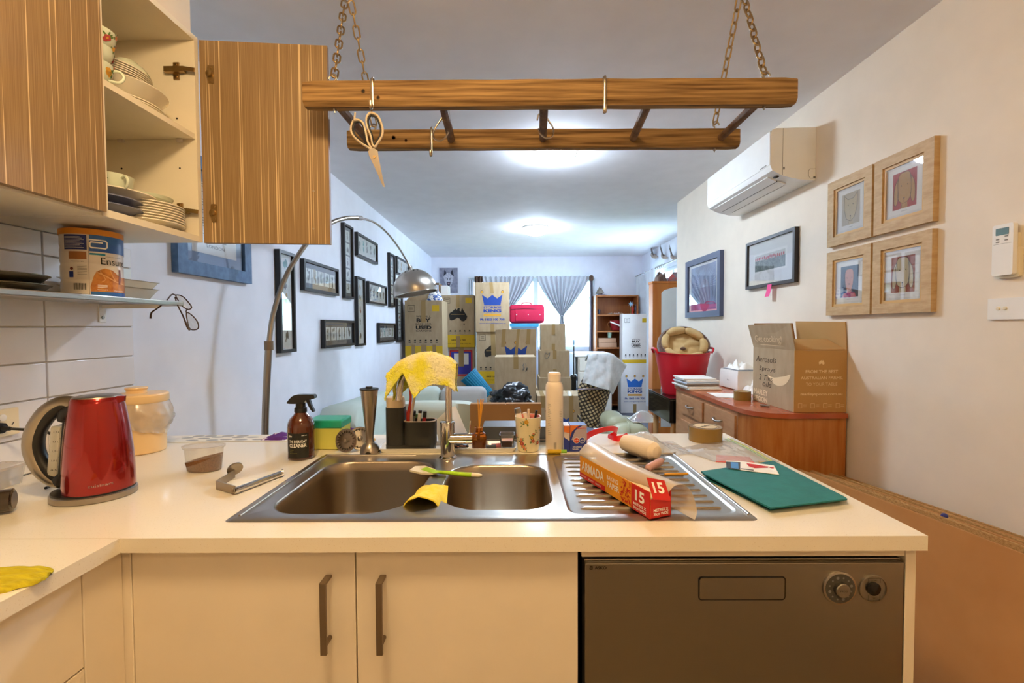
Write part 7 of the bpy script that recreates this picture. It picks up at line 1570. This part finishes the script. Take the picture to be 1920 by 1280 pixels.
bt = thing('storage_tub', 'tall clear storage tub with blue lid under the red suitcase', 'tub', ((x0+x1)/2, 6.4, 0))
g = G(); g.loft([[(x0+.02-d, 6.28-d, z), (x1-.02+d, 6.28-d, z), (x1-.02+d, 6.6, z), (x0+.02-d, 6.6, z)] for d, z in ((-.02, .70), (.01, zb9-.05))], True, True, True); g.build('tub', M('tub_bluegrey', '#5b7288', .35), bt)
g = G(); g.box(x0-.01, x1+.02, 6.265, 6.62, zb9-.0495, zb9-.0005, .01); g.build('lid', M('lid_sky', '#3f9ccb', .35), bt)
g = G(); g.box(x0+.02, x1-.02, 6.27, 6.6, .0, .699, .004); g.build('lower_tub', M('tub_bluegrey'), bt)

# ------------------------------------------------------------------ curtains, poster, window wall
m_cur = M('curtain_grey', '#d3d7dd', .9, noise_col='#c6cbd3', nscale=3, bump=.2, bscale=200); m_curb = M('curtain_brown', '#5d4538', .9, noise_col='#6c5142', nscale=20); m_voile = M('curtain_voile', '#7d7480', .9)
def curtain(label, xa, xb, zt, tx_, tz, y, w_tie=.04, ztail=.95, tail=.10, mat=None, fm=None, group='grey pinched curtains', name='curtain', foldn=11):
    """panel gathered on the rod from xa to xb and pinched at (tx_, tz)"""
    fm = fm or frame((0, y, 0), (1, 0, 0), (0, 0, 1)); t = thing(name, label, 'curtain', tuple(fm((xa+xb)/2, zt, 0)), group)
    def f(u, v):
        if v < .72:
            k = v/.72; kk = k**1.25; x = (xa+(xb-xa)*u)*(1-kk)+(tx_+w_tie*(u-.5))*kk; z = zt+(tz-zt)*k+(-.05*math.sin(PI*u)*0)
        else:
            k = (v-.72)/.28; x = tx_+(w_tie+(tail-w_tie)*math.sin(k*PI/2))*(u-.5); z = tz+(ztail-tz)*k
        am = .018+.014*math.sin(PI*min(1, v*1.2)); n = am*math.sin(u*foldn*2*PI+1.5*nz(u*4, v*2))+.01*nz(u*9, v*3)
        if v == 0: z += .018+.008*math.sin(u*foldn*2*PI*1.7)
        return fm(x, z, .05+n)
    g = G(); g.grid(f, 88, 26, .003); g.build('panel', mat or m_cur, t, sharp=80)
    g = G(); g.tube([fm(tx_+w_tie*.62*math.cos(a), tz, .05+.045*math.sin(a)) for a in [k*PI/6 for k in range(12)]], .008, 6, closed=True); g.build('tie', mat or m_cur, t)
    return t
zc_ = P(1050, 520, Y=7.33).z; zp = P(1053, 592, Y=7.33).z
X7 = lambda px, py=540: P(px, py, Y=7.33).x
curtain('grey curtain pinched in the middle of the right window sash', X7(1006), X7(1105), zc_, X7(1053), zp, YF-.01, ztail=.94, tail=.13)
curtain('grey curtain behind the crown carton, pinched to the left', X7(903), X7(1001), zc_, X7(945, 590), zp, YF-.01, ztail=.94, tail=.13)
def drape(label, px0, px1, y, mat, group, zlo, knot=False, zh=None):
    a, b = P(px0, 560, Y=y).x, P(px1, 560, Y=y).x; zt = zh or P((px0+px1)/2, 518, Y=y).z; t = thing('curtain', label, 'curtain', ((a+b)/2, y, zt), group)
    def f(u, v):
        w = .62+.38*v if knot else 1; x = (a+b)/2+(b-a)*(u-.5)*w
        return (x, y+.03*math.sin(u*5*PI)+.01*nz(u*4, v*5), zt+(zlo-zt)*v)
    g = G(); g.grid(f, 30, 16, .004); g.build('panel', mat, t, sharp=80)
    if knot: g = G(); g.obox(((a+b)/2, y-.005, zt-.03), ((b-a)*.85, .10, .10), None, .03, 3); g.build('knot', m_curb, t)
    return t
drape('mauve brown drape knotted at the top, right of the window', 1104, 1113, 7.28, m_voile, 'brown drapes', .10, True)
drape('brown drape left of the window behind the crown carton', 890, 905, 7.28, m_curb, 'brown drapes', .9, False)
drape('narrow grey curtain at the left end of the window', 880, 889, 7.27, m_cur, 'brown drapes', .9, False, zh=P(884, 524, Y=7.27).z)
g = G(); g.cyl((X7(878), 7.35, zc_+.005), (X7(1112), 7.35, zc_+.005), .007, seg=8); rod = g.build('curtain_rod', m_white); tag(rod, 'thin curtain rod above the far window', 'rod')
# side wall curtain
fside = frame((XF-.005, 0, 0), (0, -1, 0), (0, 0, 1))
t = thing('curtain', 'long grey curtain on the side wall beside the bookcase', 'curtain', (1.95, 7, 2.05))
def f(u, v): y = 7.32-.98*u; ps = (.085*math.exp(-((y-6.89)/.17)**4) if True else 0)*min(1, v*5); return (1.955+ps+.028*math.sin(u*14*PI)*(1-ps*9)+.01*nz(u*6, v*3)*(1-ps*9), y, 2.085+.015*math.sin(u*40)*(v == 0)-1.95*v)
g = G(); g.grid(f, 90, 12, .003); g.build('panel', m_cur, t, sharp=80)
g = G(); g.cyl((1.955, 4.6, 2.095), (1.955, 7.36, 2.095), .008, seg=8); tag(g.build('curtain_rod', m_satin), 'curtain rod along the side wall above the wardrobe', 'rod')
for k in range(4):
    g = G(); y = 6.28-.075*k; g.tube([(1.955+.017*math.cos(a), y, 2.09+.022*math.sin(a)) for a in [j*PI/5 for j in range(10)]], .003, 5, closed=True); tag(g.build('curtain_ring', m_satin), 'loose curtain ring on the side wall rod', 'ring', 'curtain rings')
# flying duck ornaments
for k, (px, py) in enumerate(((1228, 477), (1247, 478.5), (1265, 480))):
    Yd = P(px, py, X=XF-.02).y; zd = P(px, py, X=XF-.02).z; fd_ = frame((XF-.004, Yd, zd), (0, -1, 0), (0, 0, 1)); s = [1.15, 1, .95][k]
    t = thing('bird_ornament', ['first flying bird ornament, nearest to the far corner', 'middle flying bird ornament on the side wall', 'third flying bird ornament, nearest to the wall edge'][k], 'ornament', (XF, Yd, zd), 'flying bird ornaments')
    m_bird = M('bird_brown', '#8a7468', .6, noise_col='#b8a89a', nscale=30); g = G(); pb = fd_(0, 0, .03); g.tube([fd_(-.10*s, .03*s, .03), fd_(-.04*s, .0, .035), fd_(.03*s, -.03*s, .035), fd_(.07*s, -.045*s, .03), fd_(.13*s, -.05*s, .02)], [.008*s, .022*s, .030*s, .022*s, .016*s, .006*s], 10, smooth=3); g.build('body', m_bird, t)
    for q_, (dx, dz) in enumerate(((-.14, .14), (.02, .15))):
        g = G(); a = fd_(-.02*s, .01*s, .05); b = fd_(.05*s, -.015*s, .05); c_ = fd_(dx*s, dz*s, .04+.05*q_); g.loft([[a, b, c_], [a+Vector((-.008, 0, 0)), b+Vector((-.008, 0, 0)), c_+Vector((-.003, 0, 0))]], True, True, True); g.build('wing', M('bird_dark', '#5b4c48', .6), t)
# animal portrait poster
x0, x1 = P(824, 525, Y=YF-.01).x, P(858, 525, Y=YF-.01).x; z1, z0 = P(840, 502, Y=YF-.01).z, P(840, 549, Y=YF-.01).z; w, h = x1-x0, z1-z0
t = thing('wall_poster', 'grey canvas of an animal face on the far wall', 'poster', (x0+w/2, YF, z0)); fm = frame((x0, YF-.001, z0), (1, 0, 0), (0, 0, 1))
g = G(); g.prism(fm, [(0, 0), (w, 0), (w, h), (0, h)], .001, .02); g.build('canvas', M('canvas_grey', '#9a99a6', .8, noise_col='#7d7c8b', nscale=18), t)
T = lambda pts: [(w*a, h*b) for a, b in pts]; fm2 = lambda u, v, n=0: fm(u, v, .0202+n)
g = G(); g.dec(fm2, T([(.24, .82), (.28, .45), (.22, .92)][:0] or [(.22, .66), (.30, .80), (.70, .80), (.80, .66), (.72, .42), (.56, .22), (.44, .22), (.30, .42)]), .0004); g.build('print_face', M('fur_pale', '#c9c8d2', .8, noise_col='#9c9ba8', nscale=40), t, sharp=0)
g = G(); g.dec(fm2, T([(.22, .66), (.30, .94), (.40, .78)]), .0007); g.dec(fm2, T([(.60, .78), (.72, .94), (.80, .66)]), .0007); g.dec(fm2, T([(.42, .55), (.48, .50), (.46, .60)]), .0009); g.dec(fm2, T([(.54, .50), (.62, .55), (.58, .60)]), .0009)
g.dec(fm2, T([(.40, .44), (.62, .44), (.58, .30), (.51, .26), (.44, .30)]), .0009); g.build('print_dark', M('fur_dark', '#2e2d38', .8), t, sharp=0)
g = G(); g.dec(fm2, T([(.45, .40), (.58, .40), (.515, .32)]), .0012); g.build('print_muzzle', M('fur_rose', '#a98a92', .8), t, sharp=0)

# ------------------------------------------------------------------ bookcase
m_bc = M('bookcase_wood', '#9a5a2a', .5, noise_col='#a96a36', nscale=6, nstretch=(6, 1, .6))
x0, x1 = P(1117, 600, Y=7.0).x, P(1197, 600, Y=7.0).x; bz = [P(1150, y, Y=7.0).z for y in (553, 589, 620, 651)]
bk = thing('bookcase', 'wooden bookcase in the far right corner', 'bookcase', ((x0+x1)/2, 7.17, 0))
slab('side_panel', (x0, x0+.022, 7.0, 7.34, 0, bz[0]), m_bc, bk, .001); slab('side_panel', (x1-.022, x1, 7.0, 7.34, 0, bz[0]), m_bc, bk, .001); slab('back_panel', (x0+.0225, x1-.0225, 7.33, 7.34, 0, bz[0]-.001), m_bc, bk, 0)
for k, z in enumerate(bz+[.55, .10]): slab('shelf', (x0+.0225, x1-.0225, 7.002, 7.329, z-.022, z-.001), m_bc, bk, .0005)
def onshelf(z, px): return P(px, 600, Y=7.05).x
def pot(label, name, cat, px, z, r, h, mat, y=7.08, prof=None):
    x = P(px, 600, Y=y).x; g = G(); g.lathe([(r*.75, z+.0005), (r*.78, z+.002), (r, z+h), (r*.92, z+h), (r*.72, z+.006)], (x, y, 0), 20); return tag(g.build(name, mat), label, cat)
z = bz[1]; 
for k, (px, col, nm, lab) in enumerate(((1186, '#c23a2a', 'bird_figurine', 'red bird figurine at the right of the second shelf'), (1189, '#d07a28', 'bird_figurine', 'orange bird figurine behind the red one'), (1192, '#3c4a5c', 'bird_figurine', 'slate bird figurine at the shelf end'))):
    x = P(px, 580, Y=7.06).x; t = thing(nm, lab, 'figurine', (x, 7.06, z), 'figurines on the bookcase'); g = G(); g.lathe([(.018, z), (.02, z+.01), (.010, z+.03), (.024, z+.07), (.020, z+.10), (.012, z+.115), (.018, z+.135), (.010, z+.15), (.001, z+.152)], (x, 7.06+.05*(k % 2), 0), 14); g.build('body', M('fig%d' % k, col, .4), t)
    g = G(); g.cyl((x, 7.05+.05*(k % 2), z+.135), (x-.015, 7.035+.05*(k % 2), z+.13), .005, .001, seg=8); g.build('beak', m_fy, t)
x = P(1182, 570, Y=7.06).x; t = thing('star_ornament', 'pale blue star ornament on the second shelf of the bookcase', 'ornament', (x, 7.05, z)); fm = frame((x, 7.04, z+.155), (1, 0, 0), (0, 0, 1)); g = G(); g.prism(fm, [((.045 if i % 2 == 0 else .018)*math.cos(i*PI/7), (.045 if i % 2 == 0 else .018)*math.sin(i*PI/7)) for i in range(14)], 0, .012); g.build('star', M('star_blue', '#9cc4dc', .4), t); g = G(); g.cyl((x, 7.036, z+.001), (x, 7.036, z+.14), .004, seg=8); g.build('stand', m_brass, t)
lumpat('flower_garland', 'faded pink and green silk flowers on the second shelf', 'flowers', P(1140, 586, Y=7.05).x, P(1170, 586, Y=7.05).x, 7.05, 7.13, z+.004, .03, M('garland', '#8d7a58', .9, noise_col='#b99a94', nscale=30), 6, .002, 1.6, 30, 8, fr=9)
pot('dark blue little jar at the left of the second shelf', 'small_jar', 'jar', 1123, z, .022, .075, M('jar_navy', '#2b3348', .3))
# red bowl-shaped basket with white roll, mint pot, wooden boxes
z = bz[2]; x = P(1158, 610, Y=7.1).x; t = thing('red_basket', 'red round basket with rolled paper on the third shelf', 'basket', (x, 7.14, z)); g = G(); g.lathe([(.05, z+.001), (.07, z+.01), (.092, z+.08), (.10, z+.16), (.094, z+.16), (.06, z+.02)], (x-.012, 7.15, 0), 24); g.build('basket', M('basket_red', '#a52a33', .5), t)
g = G(); g.tube([(x-.11, 7.14, z+.02), (x-.15, 7.13, z+.10), (x-.11, 7.14, z+.15)], .005, 6, smooth=4); g.build('wicker_hoop', m_bc, t)
x = P(1150, 610, Y=6.99).x; a = P(1144, 603, Y=6.99); b = P(1169, 613, Y=6.99); g = G(); g.cyl(a, b, .012, seg=12); tag(g.build('paper_roll', m_pwhite), 'white paper roll lying across the red basket', 'roll')
pot('small mint green pot on the wooden boxes of the bookcase', 'plant_pot', 'pot', 1143, P(1140, 633, Y=7.05).z-.001, .036, .085, M('pot_mint', '#a9d6c8', .4), 7.1)
for k, (y0_, y1_, w_) in enumerate(((651, 642, 1156), (642, 633.5, 1155))):
    a, b = P(1122, 640, Y=7.05).x, P(w_, 640, Y=7.05).x; z0, z1 = P(1140, y0_, Y=7.05).z, P(1140, y1_, Y=7.05).z
    g = G(); g.box(a, b, 7.03+.01*k, 7.25, z0+.001, z1-.001, .003); tag(g.build('wooden_box', M('box_pale_wood', '#b98f70', .6)), ['lower pale wooden box on the fourth shelf', 'upper pale wooden box on the fourth shelf'][k], 'box', 'wooden boxes on the bookcase')
lumpat('folded_cloth', 'mauve cloth folded on top of the bookcase', 'cloth', P(1120, 550, Y=7.05).x, P(1138, 550, Y=7.05).x, 7.03, 7.25, bz[0], .03, M('cloth_mauve', '#8a6a72', .9), 2)
lumpat('woven_hat', 'grey brown felt hat on the mauve cloth of the bookcase', 'hat', P(1119, 550, Y=7.1).x, P(1132, 550, Y=7.1).x, 7.06, 7.2, bz[0]+.033, .10, M('felt_grey', '#83766c', .9), 9)

# ------------------------------------------------------------------ mirrored wardrobe
m_wd = M('wardrobe_pine', '#b5651d', .4, noise_col='#c0742c', nscale=5, nstretch=(6, 1, .5)); YW = 5.0
x0 = P(1223.5, 600, Y=YW).x; x1 = 2.03; zt = P(1240, 527, Y=YW).z
wd_ = thing('mirror_wardrobe', 'orange pine wardrobe with arched mirror door at the corner', 'wardrobe', ((x0+x1)/2, YW+.2, 0))
slab('carcass', (x0, x1, YW+.02, YW+.14, 0, zt-.025), m_wd, wd_, .002); slab('cornice', (x0-.006, x1, YW-.005, YW+.15, zt-.0245, zt), m_wd, wd_, .002)
fm = frame((x0, YW+.0195, 0), (1, 0, 0), (0, 0, 1)); w = x1-x0; mx = .095
arch = [(w-mx, zt-.135)]+[(w/2+(w/2-mx)*math.cos(a)*.999, zt-.135+.07*math.sin(a)**1.2) for a in [PI*k/14 for k in range(1, 14)]]+[(mx, zt-.135)]
def polyh(g, outer_, n0, n1): g.prism(fm, outer_, n0, n1)
g = G(); polyh(g, [(0.002, .06), (mx, .06), (mx, zt-.135), (.002, zt-.135)], 0, .019); polyh(g, [(w-mx, .06), (w-.002, .06), (w-.002, zt-.135), (w-mx, zt-.135)], 0, .019)
polyh(g, [(.002, zt-.135)]+list(reversed(arch))[0:]+[(w-.002, zt-.135), (w-.002, zt-.026), (.002, zt-.026)], 0, .019); polyh(g, [(mx, .06), (w-mx, .06), (w-mx, .18), (mx, .18)], 0, .019); dr_ = g.build('door', m_wd, wd_)
g = G(); g.prism(fm, [(mx-.01, .17), (w-mx+.01, .17), (w-mx+.01, zt-.14), (w-mx-.02, zt-.10), (w/2, zt-.058), (mx+.02, zt-.10), (mx-.01, zt-.14)], .001, .006); g.build('mirror', M('mirror_glass', '#e8eef2', .01, 1), wd_)
g = G(); g.ball(fm(mx*.55, .93, .035), .018, 12); g.build('knob', m_wd, dr_)
lumpat('fur_hat', 'dark brown fur hat on top of the wardrobe', 'hat', P(1232, 525, Y=5.05).x, P(1251, 525, Y=5.05).x, 5.03, 5.2, zt, .13, m_plush, 12, .003, .7)
lumpat('bundled_clothes', 'grey and red clothes bundled on top of the wardrobe', 'clothes', P(1256, 525, Y=5.05).x, 1.98, 5.05, 5.3, zt, .13, M('bundle_mix', '#74686a', .9, noise_col='#a84a44', nscale=14, nlo=.52, nhi=.6), 15)

# ------------------------------------------------------------------ chest, chair with towel, stand
Yd = 6.45; x0, x1 = P(1076, 662, Y=Yd).x, P(1147, 662, Y=Yd).x; zt = P(1110, 663, Y=Yd).z
ch = thing('white_chest', 'white chest of drawers under the far window', 'chest', ((x0+x1)/2, Yd+.22, 0)); slab('top', (x0-.01, x1+.01, Yd-.012, Yd+.45, zt-.04, zt), m_white, ch, .003)
xm = P(1084, 700, Y=Yd).x; slab('carcass', (xm, x1, Yd+.003, Yd+.44, 0, zt-.0405), M('chest_beige', '#c9bfae', .5), ch, 0); slab('side_support', (x0, x0+.02, Yd+.003, Yd+.44, 0, zt-.0405), m_white, ch, 0)
for k in range(4):
    g = G(); z0 = zt-.06-(k+1)*.19; g.box(xm+.02, x1-.02, Yd-.008, Yd+.0025, z0+.01, z0+.18, .002); d = g.build('drawer', M('chest_beige'), ch); g = G(); g.box(xm+.12, xm+.24, Yd-.022, Yd-.0085, z0+.10, z0+.115, .003); g.build('handle', m_white, d)
for k, (z0, h_, c_) in enumerate(((.0, .30, '#7d5b46'), (.301, .12, '#4a7fb0'), (.422, .10, '#dfe6ee'), (.523, .09, '#39577e'))):
    g = G(); g.box(x0+.025, xm-.008, Yd+.02, Yd+.3, z0+.0006, z0+h_, .004); tag(g.build('storage_box', M('sbx%d' % k, c_, .5)), ['brown storage box on the floor under the white chest', 'blue storage box under the white chest', 'white storage box under the white chest', 'navy storage box topmost under the white chest'][k], 'box', 'boxes under the white chest')
g = G(); g.box(x0+.02, P(1140, 662, Y=Yd).x, Yd+.05, Yd+.3, zt+.0005, zt+.018, .002); tag(g.build('white_board', m_white), 'flat white board lying on the white chest', 'board')
Yp = 4.9; st = thing('pole_stand', 'slim black pole rising from a black holder left of the chair', 'stand', (P(1076, 700, Y=Yp).x, Yp, 0)); xq = P(1076, 700, Y=Yp).x
g = G(); g.cyl((xq, Yp, P(1076, 722, Y=Yp).z+.05), (xq, Yp, P(1076, 637, Y=Yp).z), .008, .005, seg=8); g.build('pole', m_black, st)
g = G(); g.lathe([(.14, 0), (.14, .02), (.03, .035), (.028, P(1076, 702, Y=Yp).z-.06), (.040, P(1076, 702, Y=Yp).z-.02), (.030, P(1076, 702, Y=Yp).z)], (xq, Yp, 0), 16); g.build('holder', m_black, st)
# shell chair seen from behind
Yc = 4.05; sc2 = thing('shell_chair', 'dotted shell chair with dark legs, a towel over its back', 'chair', (P(1125, 790, Y=Yc).x, Yc+.25, 0)); m_dot = dots('dotted_fabric', '#40362c', '#cdb98a', 34)
xl = lambda px, py: P(px, py, Y=Yc)
cxm = P(1122, 740, Y=Yc).x; zlo = P(1110, 795, Y=Yc).z; zhi = P(1120, 672, Y=Yc).z
def shellp(u, v):
    a = (u-.5)*2; wv = .085+.10*min(1, v*1.25)**.8; a2 = a*(1-.75*max(0, v-.5)/.5) if a < 0 else a; x = cxm+wv*a2+.05*max(0, v-.5)+.010*(v-.5)-.035*(1-v); return (x, Yc+.10*(a*a)-.02+.05*(1-v)*1.2, zlo+(zhi-zlo)*v+.02*(1-a*a)*(v > .9))
g = G(); g.grid(shellp, 24, 18, .02); g.build('backrest', m_dot, sc2, sharp=60)
g = G(); g.tube([Vector(shellp(u/16, .52))+Vector((0, -.026, -.005+.02*math.sin(PI*u/16))) for u in range(17)], .006, 6); g.build('welt', M('welt_grey', '#a99ca4', .5), sc2)
g = G(); g.grid(lambda u, v: (cxm-.14+.28*u, Yc+.06+.30*v, zlo+.02-.02*math.sin(PI*u)+.01*v), 10, 10, .05); g.build('seat', m_dot, sc2, sharp=60)
for sx_2 in (-1, 1):
    for yy in (.12, .30): g = G(); g.cyl((cxm+sx_2*.10, Yc+yy, zlo-.005), (cxm+sx_2*.20, Yc+yy+(.08 if yy > .2 else -.08), 0), .016, .010, seg=10); g.build('leg', M('leg_dark', '#3b3238', .5), sc2)
m_towel = M('towel_white', '#dfe4e6', .95, noise_col='#cfd8da', nscale=40, bump=.6, bscale=300, sheen=.3)
tl = [P(x, y, Y=Yc-.06) for x, y in ((1105, 665), (1150, 663), (1181, 682), (1152, 734), (1093, 718))]
def towel(u, v):
    # v<.35 lies over the top and back, then hangs on the near side
    topL, topR = P(1104, 667, Y=Yc-.02), P(1158, 667, Y=Yc-.02); botL, botR = P(1092, 717, Y=Yc-.08), P(1151, 734, Y=Yc-.10)
    s_ = max(0, (v-.3)/.7); p = topL.lerp(topR, u).lerp(botL.lerp(botR, u), s_)
    if v < .3: k = 1-v/.3; p = p+Vector((0, .20*k, -.02*k*k*3))
    p = p+Vector((0, .02*nz(u*5, v*5)+.09*(u-.5)**2-.01, .012*math.sin(PI*u)*(1-s_)))
    if u > .82: k = (u-.82)/.18; p = p+Vector((.10*k*(1-s_*.9), .12*k, -.10*k*(1-s_*.6)))
    return p
g = G(); g.grid(towel, 40, 34, .012); tw_ = g.build('towel', m_towel, sharp=70); tag(tw_, 'thick white towel draped over the dotted chair', 'towel')

# ------------------------------------------------------------------ seats
m_sofa = M('sofa_mint', '#b6c2b6', .75, noise_col='#bfc9bf', nscale=4, bump=.1, bscale=300); m_sofag = M('sofa_grey', '#a8a6a4', .8)
so = thing('sofa', 'pale green grey rounded sofa behind the worktop', 'sofa', (-.65, 3.7, 0))
def cush(g, x0, x1, y0, y1, z0, z1, b): g.obox(((x0+x1)/2, (y0+y1)/2, (z0+z1)/2), (x1-x0, y1-y0, z1-z0), None, b, 5)
z_b = P(820, 727, Y=3.95).z
g = G(); cush(g, P(738, 740, Y=3.95).x, P(822, 740, Y=3.95).x, 3.95, 4.15, .30, z_b, .06); g.build('back_cushion', m_sofa, so)
g = G(); cush(g, P(823, 740, Y=3.95).x, P(911, 740, Y=3.95).x, 3.95, 4.15, .30, z_b-.005, .06); g.build('back_cushion', m_sofag, so)
g = G(); cush(g, -1.12, -.13, 3.15, 3.94, .18, .46, .05); g.build('seat', m_sofa, so)
xa_ = P(664, 770, Y=2.9).x; g = G(); rings = []
for i in range(13):
    t = i/12; y = 2.92+t*1.15; zt_2 = P(664+(733-664)*((t)**.9), 762-32*t, Y=y).z; zt_2 = min(zt_2, .80); x0 = -1.30; x1 = -1.02-.03*t; r_ = .07; e_ = 1 if 0 < i < 12 else .90
    rings.append([(x0+.03*(1-e_)*9, y, .15), (x1-.02*(1-e_)*9, y, .15), (x1, y, (zt_2-r_)*e_), (x1-r_*.3, y, (zt_2-r_*.3)*e_), (x1-r_, y, zt_2*e_), (x0+r_, y, zt_2*e_), (x0+r_*.3, y, (zt_2-r_*.3)*e_), (x0, y, (zt_2-r_)*e_)])
g.loft(rings, True, True, True); g.build('arm', m_sofa, so, sharp=60)
g = G(); cush(g, -.12, .19, 3.5, 4.15, .16, .635, .05); g.build('arm', m_sofag, so)
for x, y in ((-1.2, 3.1), (.1, 3.6), (-1.2, 4.0), (.1, 4.05)): g = G(); g.cyl((x, y, 0), (x, y, .19), .02, .025, seg=10); g.build('leg', m_black, so)
z_f = P(800, 754, Y=2.72).z
ac2 = thing('armchair', 'mint armchair with low rounded back nearest to the worktop', 'armchair', (-.45, 2.95, 0)); xA, xB = P(722, 770, Y=2.72).x, P(905, 770, Y=2.72).x
g = G(); n = 24; rings = []
for i in range(n+1):
    t = i/n; x = xA+(xB-xA)*t; e_ = (1-abs(2*t-1)**6)**.5 if 0 < t < 1 else 0.05; zt_2 = .3+(z_f-.3)*(.80+.20*e_); d = .10*e_
    rings.append([(x, 2.72+.08*(2*t-1)**2*1.0+(.05-.05*e_), .14), (x, 2.86, .14), (x, 2.86, zt_2-.05), (x, 2.84, zt_2-.01), (x, 2.79, zt_2), (x, 2.745+(.05-.05*e_), zt_2-.012), (x, 2.72+.08*(2*t-1)**2+(.04-.04*e_), zt_2-.06)])
g.loft(rings, True, True, True); g.build('back', m_sofa, ac2, sharp=60)
g = G(); cush(g, xA+.03, xB-.03, 2.865, 3.12, .16, .43, .05); g.build('seat', m_sofa, ac2)
for x in (xA+.08, xB-.08):
    for y in (2.80, 3.05): g = G(); g.cyl((x, y, 0), (x, y, .17), .018, .022, seg=10); g.build('leg', M('beech'), ac2)
# black bag and teal collapsible basket
m_bag = M('bag_black', '#16181c', .28, bump=1, bscale=14)
g = G(); c_ = P(955, 735, Y=3.72); bmesh.ops.create_icosphere(g.b, subdivisions=5, radius=1)
for v in g.b.verts:
    p = v.co.copy(); k = 1+.38*nz(p.x*1.7+3, p.y*1.7, p.z*1.7)+.12*nz(p.x*6, p.y*6, p.z*6)+.05*nz(p.x*14, p.y*14, p.z*14); v.co = Vector((p.x*.185*k, p.y*.15*k, p.z*.095*k))
    if v.co.z < -.06: v.co.z = -.06
    if v.co.x > -.05: v.co.z += .03*max(0, p.z)
    v.co += Vector((c_.x, 3.80, .636+.061))
tag(g.build('black_bag', m_bag, sharp=60), 'crumpled black plastic bag on the sofa arm', 'bag')
te = thing('ribbed_hamper', 'teal ribbed collapsible hamper tipped behind the sofa', 'hamper', tuple(P(893, 715, Y=4.35))); Yt = 4.30
a, b = P(878, 702, Y=Yt), P(915, 742, Y=Yt); d = (b-a); qd = d.to_track_quat('Z', 'Y').to_matrix(); L_ = d.length; g = G(); n = 48; rings = []
for i in range(9):
    t = i/8; rings.append([(a+qd @ Vector(((.115-.055*t)*(1+.05*(j % 2))*math.cos(2*PI*j/n), (.085-.02*t)*(1+.05*(j % 2))*math.sin(2*PI*j/n), L_*t))) for j in range(n)])
g.loft(rings, True, True, True); g.build('pleated_side', M('teal_fabric', '#1a7ea3', .5), te, sharp=20)
g = G(); g.tube([r_ for r_ in rings[0]], .005, 6, closed=True); g.build('rim', M('teal_fabric'), te)
# carton that carries the hamper
carton('plain carton behind the sofa carrying the teal hamper', 862, 0, 921, 0, 4.25, .25, z0=0, z1=.60)
# ottoman
m_leath = M('leather_sage', '#a9ab8c', .4, noise_col='#b4b698', nscale=5); ot = thing('ottoman', 'sage leather ottoman on the floor beyond the worktop', 'ottoman', (1.22, 4.0, 0))
xo0, xo1 = P(1146, 810, Y=3.45).x, P(1226, 810, Y=3.45).x; zo = P(1190, 788, Y=3.65).z
g = G(); cush(g, xo0, xo1, 3.42, 3.96, .05, zo, .11); g.build('cushion', m_leath, ot)
g = G(); cush(g, xo0-.005, (xo0+xo1)/2+.03, 3.56, 3.98, zo-.14, zo+.035, .08); g.build('bolster', m_leath, ot)
g = G(); g.tube([((xo0+xo1)/2-.02, 3.42, .12), ((xo0+xo1)/2-.03, 3.415, zo-.08), ((xo0+xo1)/2-.02, 3.48, zo+.002), ((xo0+xo1)/2, 3.65, zo+.004)], .004, 6, smooth=4); g.build('piping', m_leath, ot)
for x in (xo0+.08, xo1-.08):
    for y in (3.50, 3.88): g = G(); g.cyl((x, y, 0), (x, y, .055), .02, seg=10); g.build('foot', m_black, ot)
xk = P(1203, 786, Y=3.62).x
pk = thing('toy_packet', 'clear packet with purple and red toy on the ottoman', 'packet', (xk, 3.62, zo)); g = G(); g.box(xk-.09, xk+.12, 3.54, 3.72, zo+.0055, zo+.009); g.build('backing_card', m_pwhite, pk)
g = G(); g.lathe([(.055, zo+.0092), (.05, zo+.014), (.012, zo+.022)], (xk-.02, 3.61, 0), 20, sy=.6); g.build('purple_toy', M('toy_purple', '#5c2f8e', .4), pk); g = G(); g.lathe([(.013, zo+.0225), (.014, zo+.05), (.006, zo+.06)], (xk-.02, 3.61, 0), 14); g.build('red_toy', M('toy_red', '#d8353a', .4), pk)
g = G(); g.grid(lambda u, v: (xk-.09+.21*u, 3.54+.18*v, zo+.012+.075*math.sin(PI*u)*math.sin(PI*v)+.006*nz(u*5, v*5)), 16, 12); g.build('blister', m_film, pk, sharp=60, fix=False)
lumpat('blue_cushion', 'small pale blue cushion on the floor left of the ottoman', 'cushion', P(1124, 795, Y=6.1).x, P(1149, 795, Y=6.1).x, 6.0, 6.2, 0.001, .10, M('cushion_blue', '#8fb3c4', .8), 3)
g = G(); pf = [P(x, y, Z=.0) for x, y in ((1108, 803), (1150, 800), (1165, 806), (1120, 810))]
quad_sheet('floor_paper', [(1112, 802), (1142, 797), (1160, 806), (1125, 812)], .001, m_pwhite, 'white paper sheet on the carpet beside the ottoman', 'paper', .001); g.b.free()
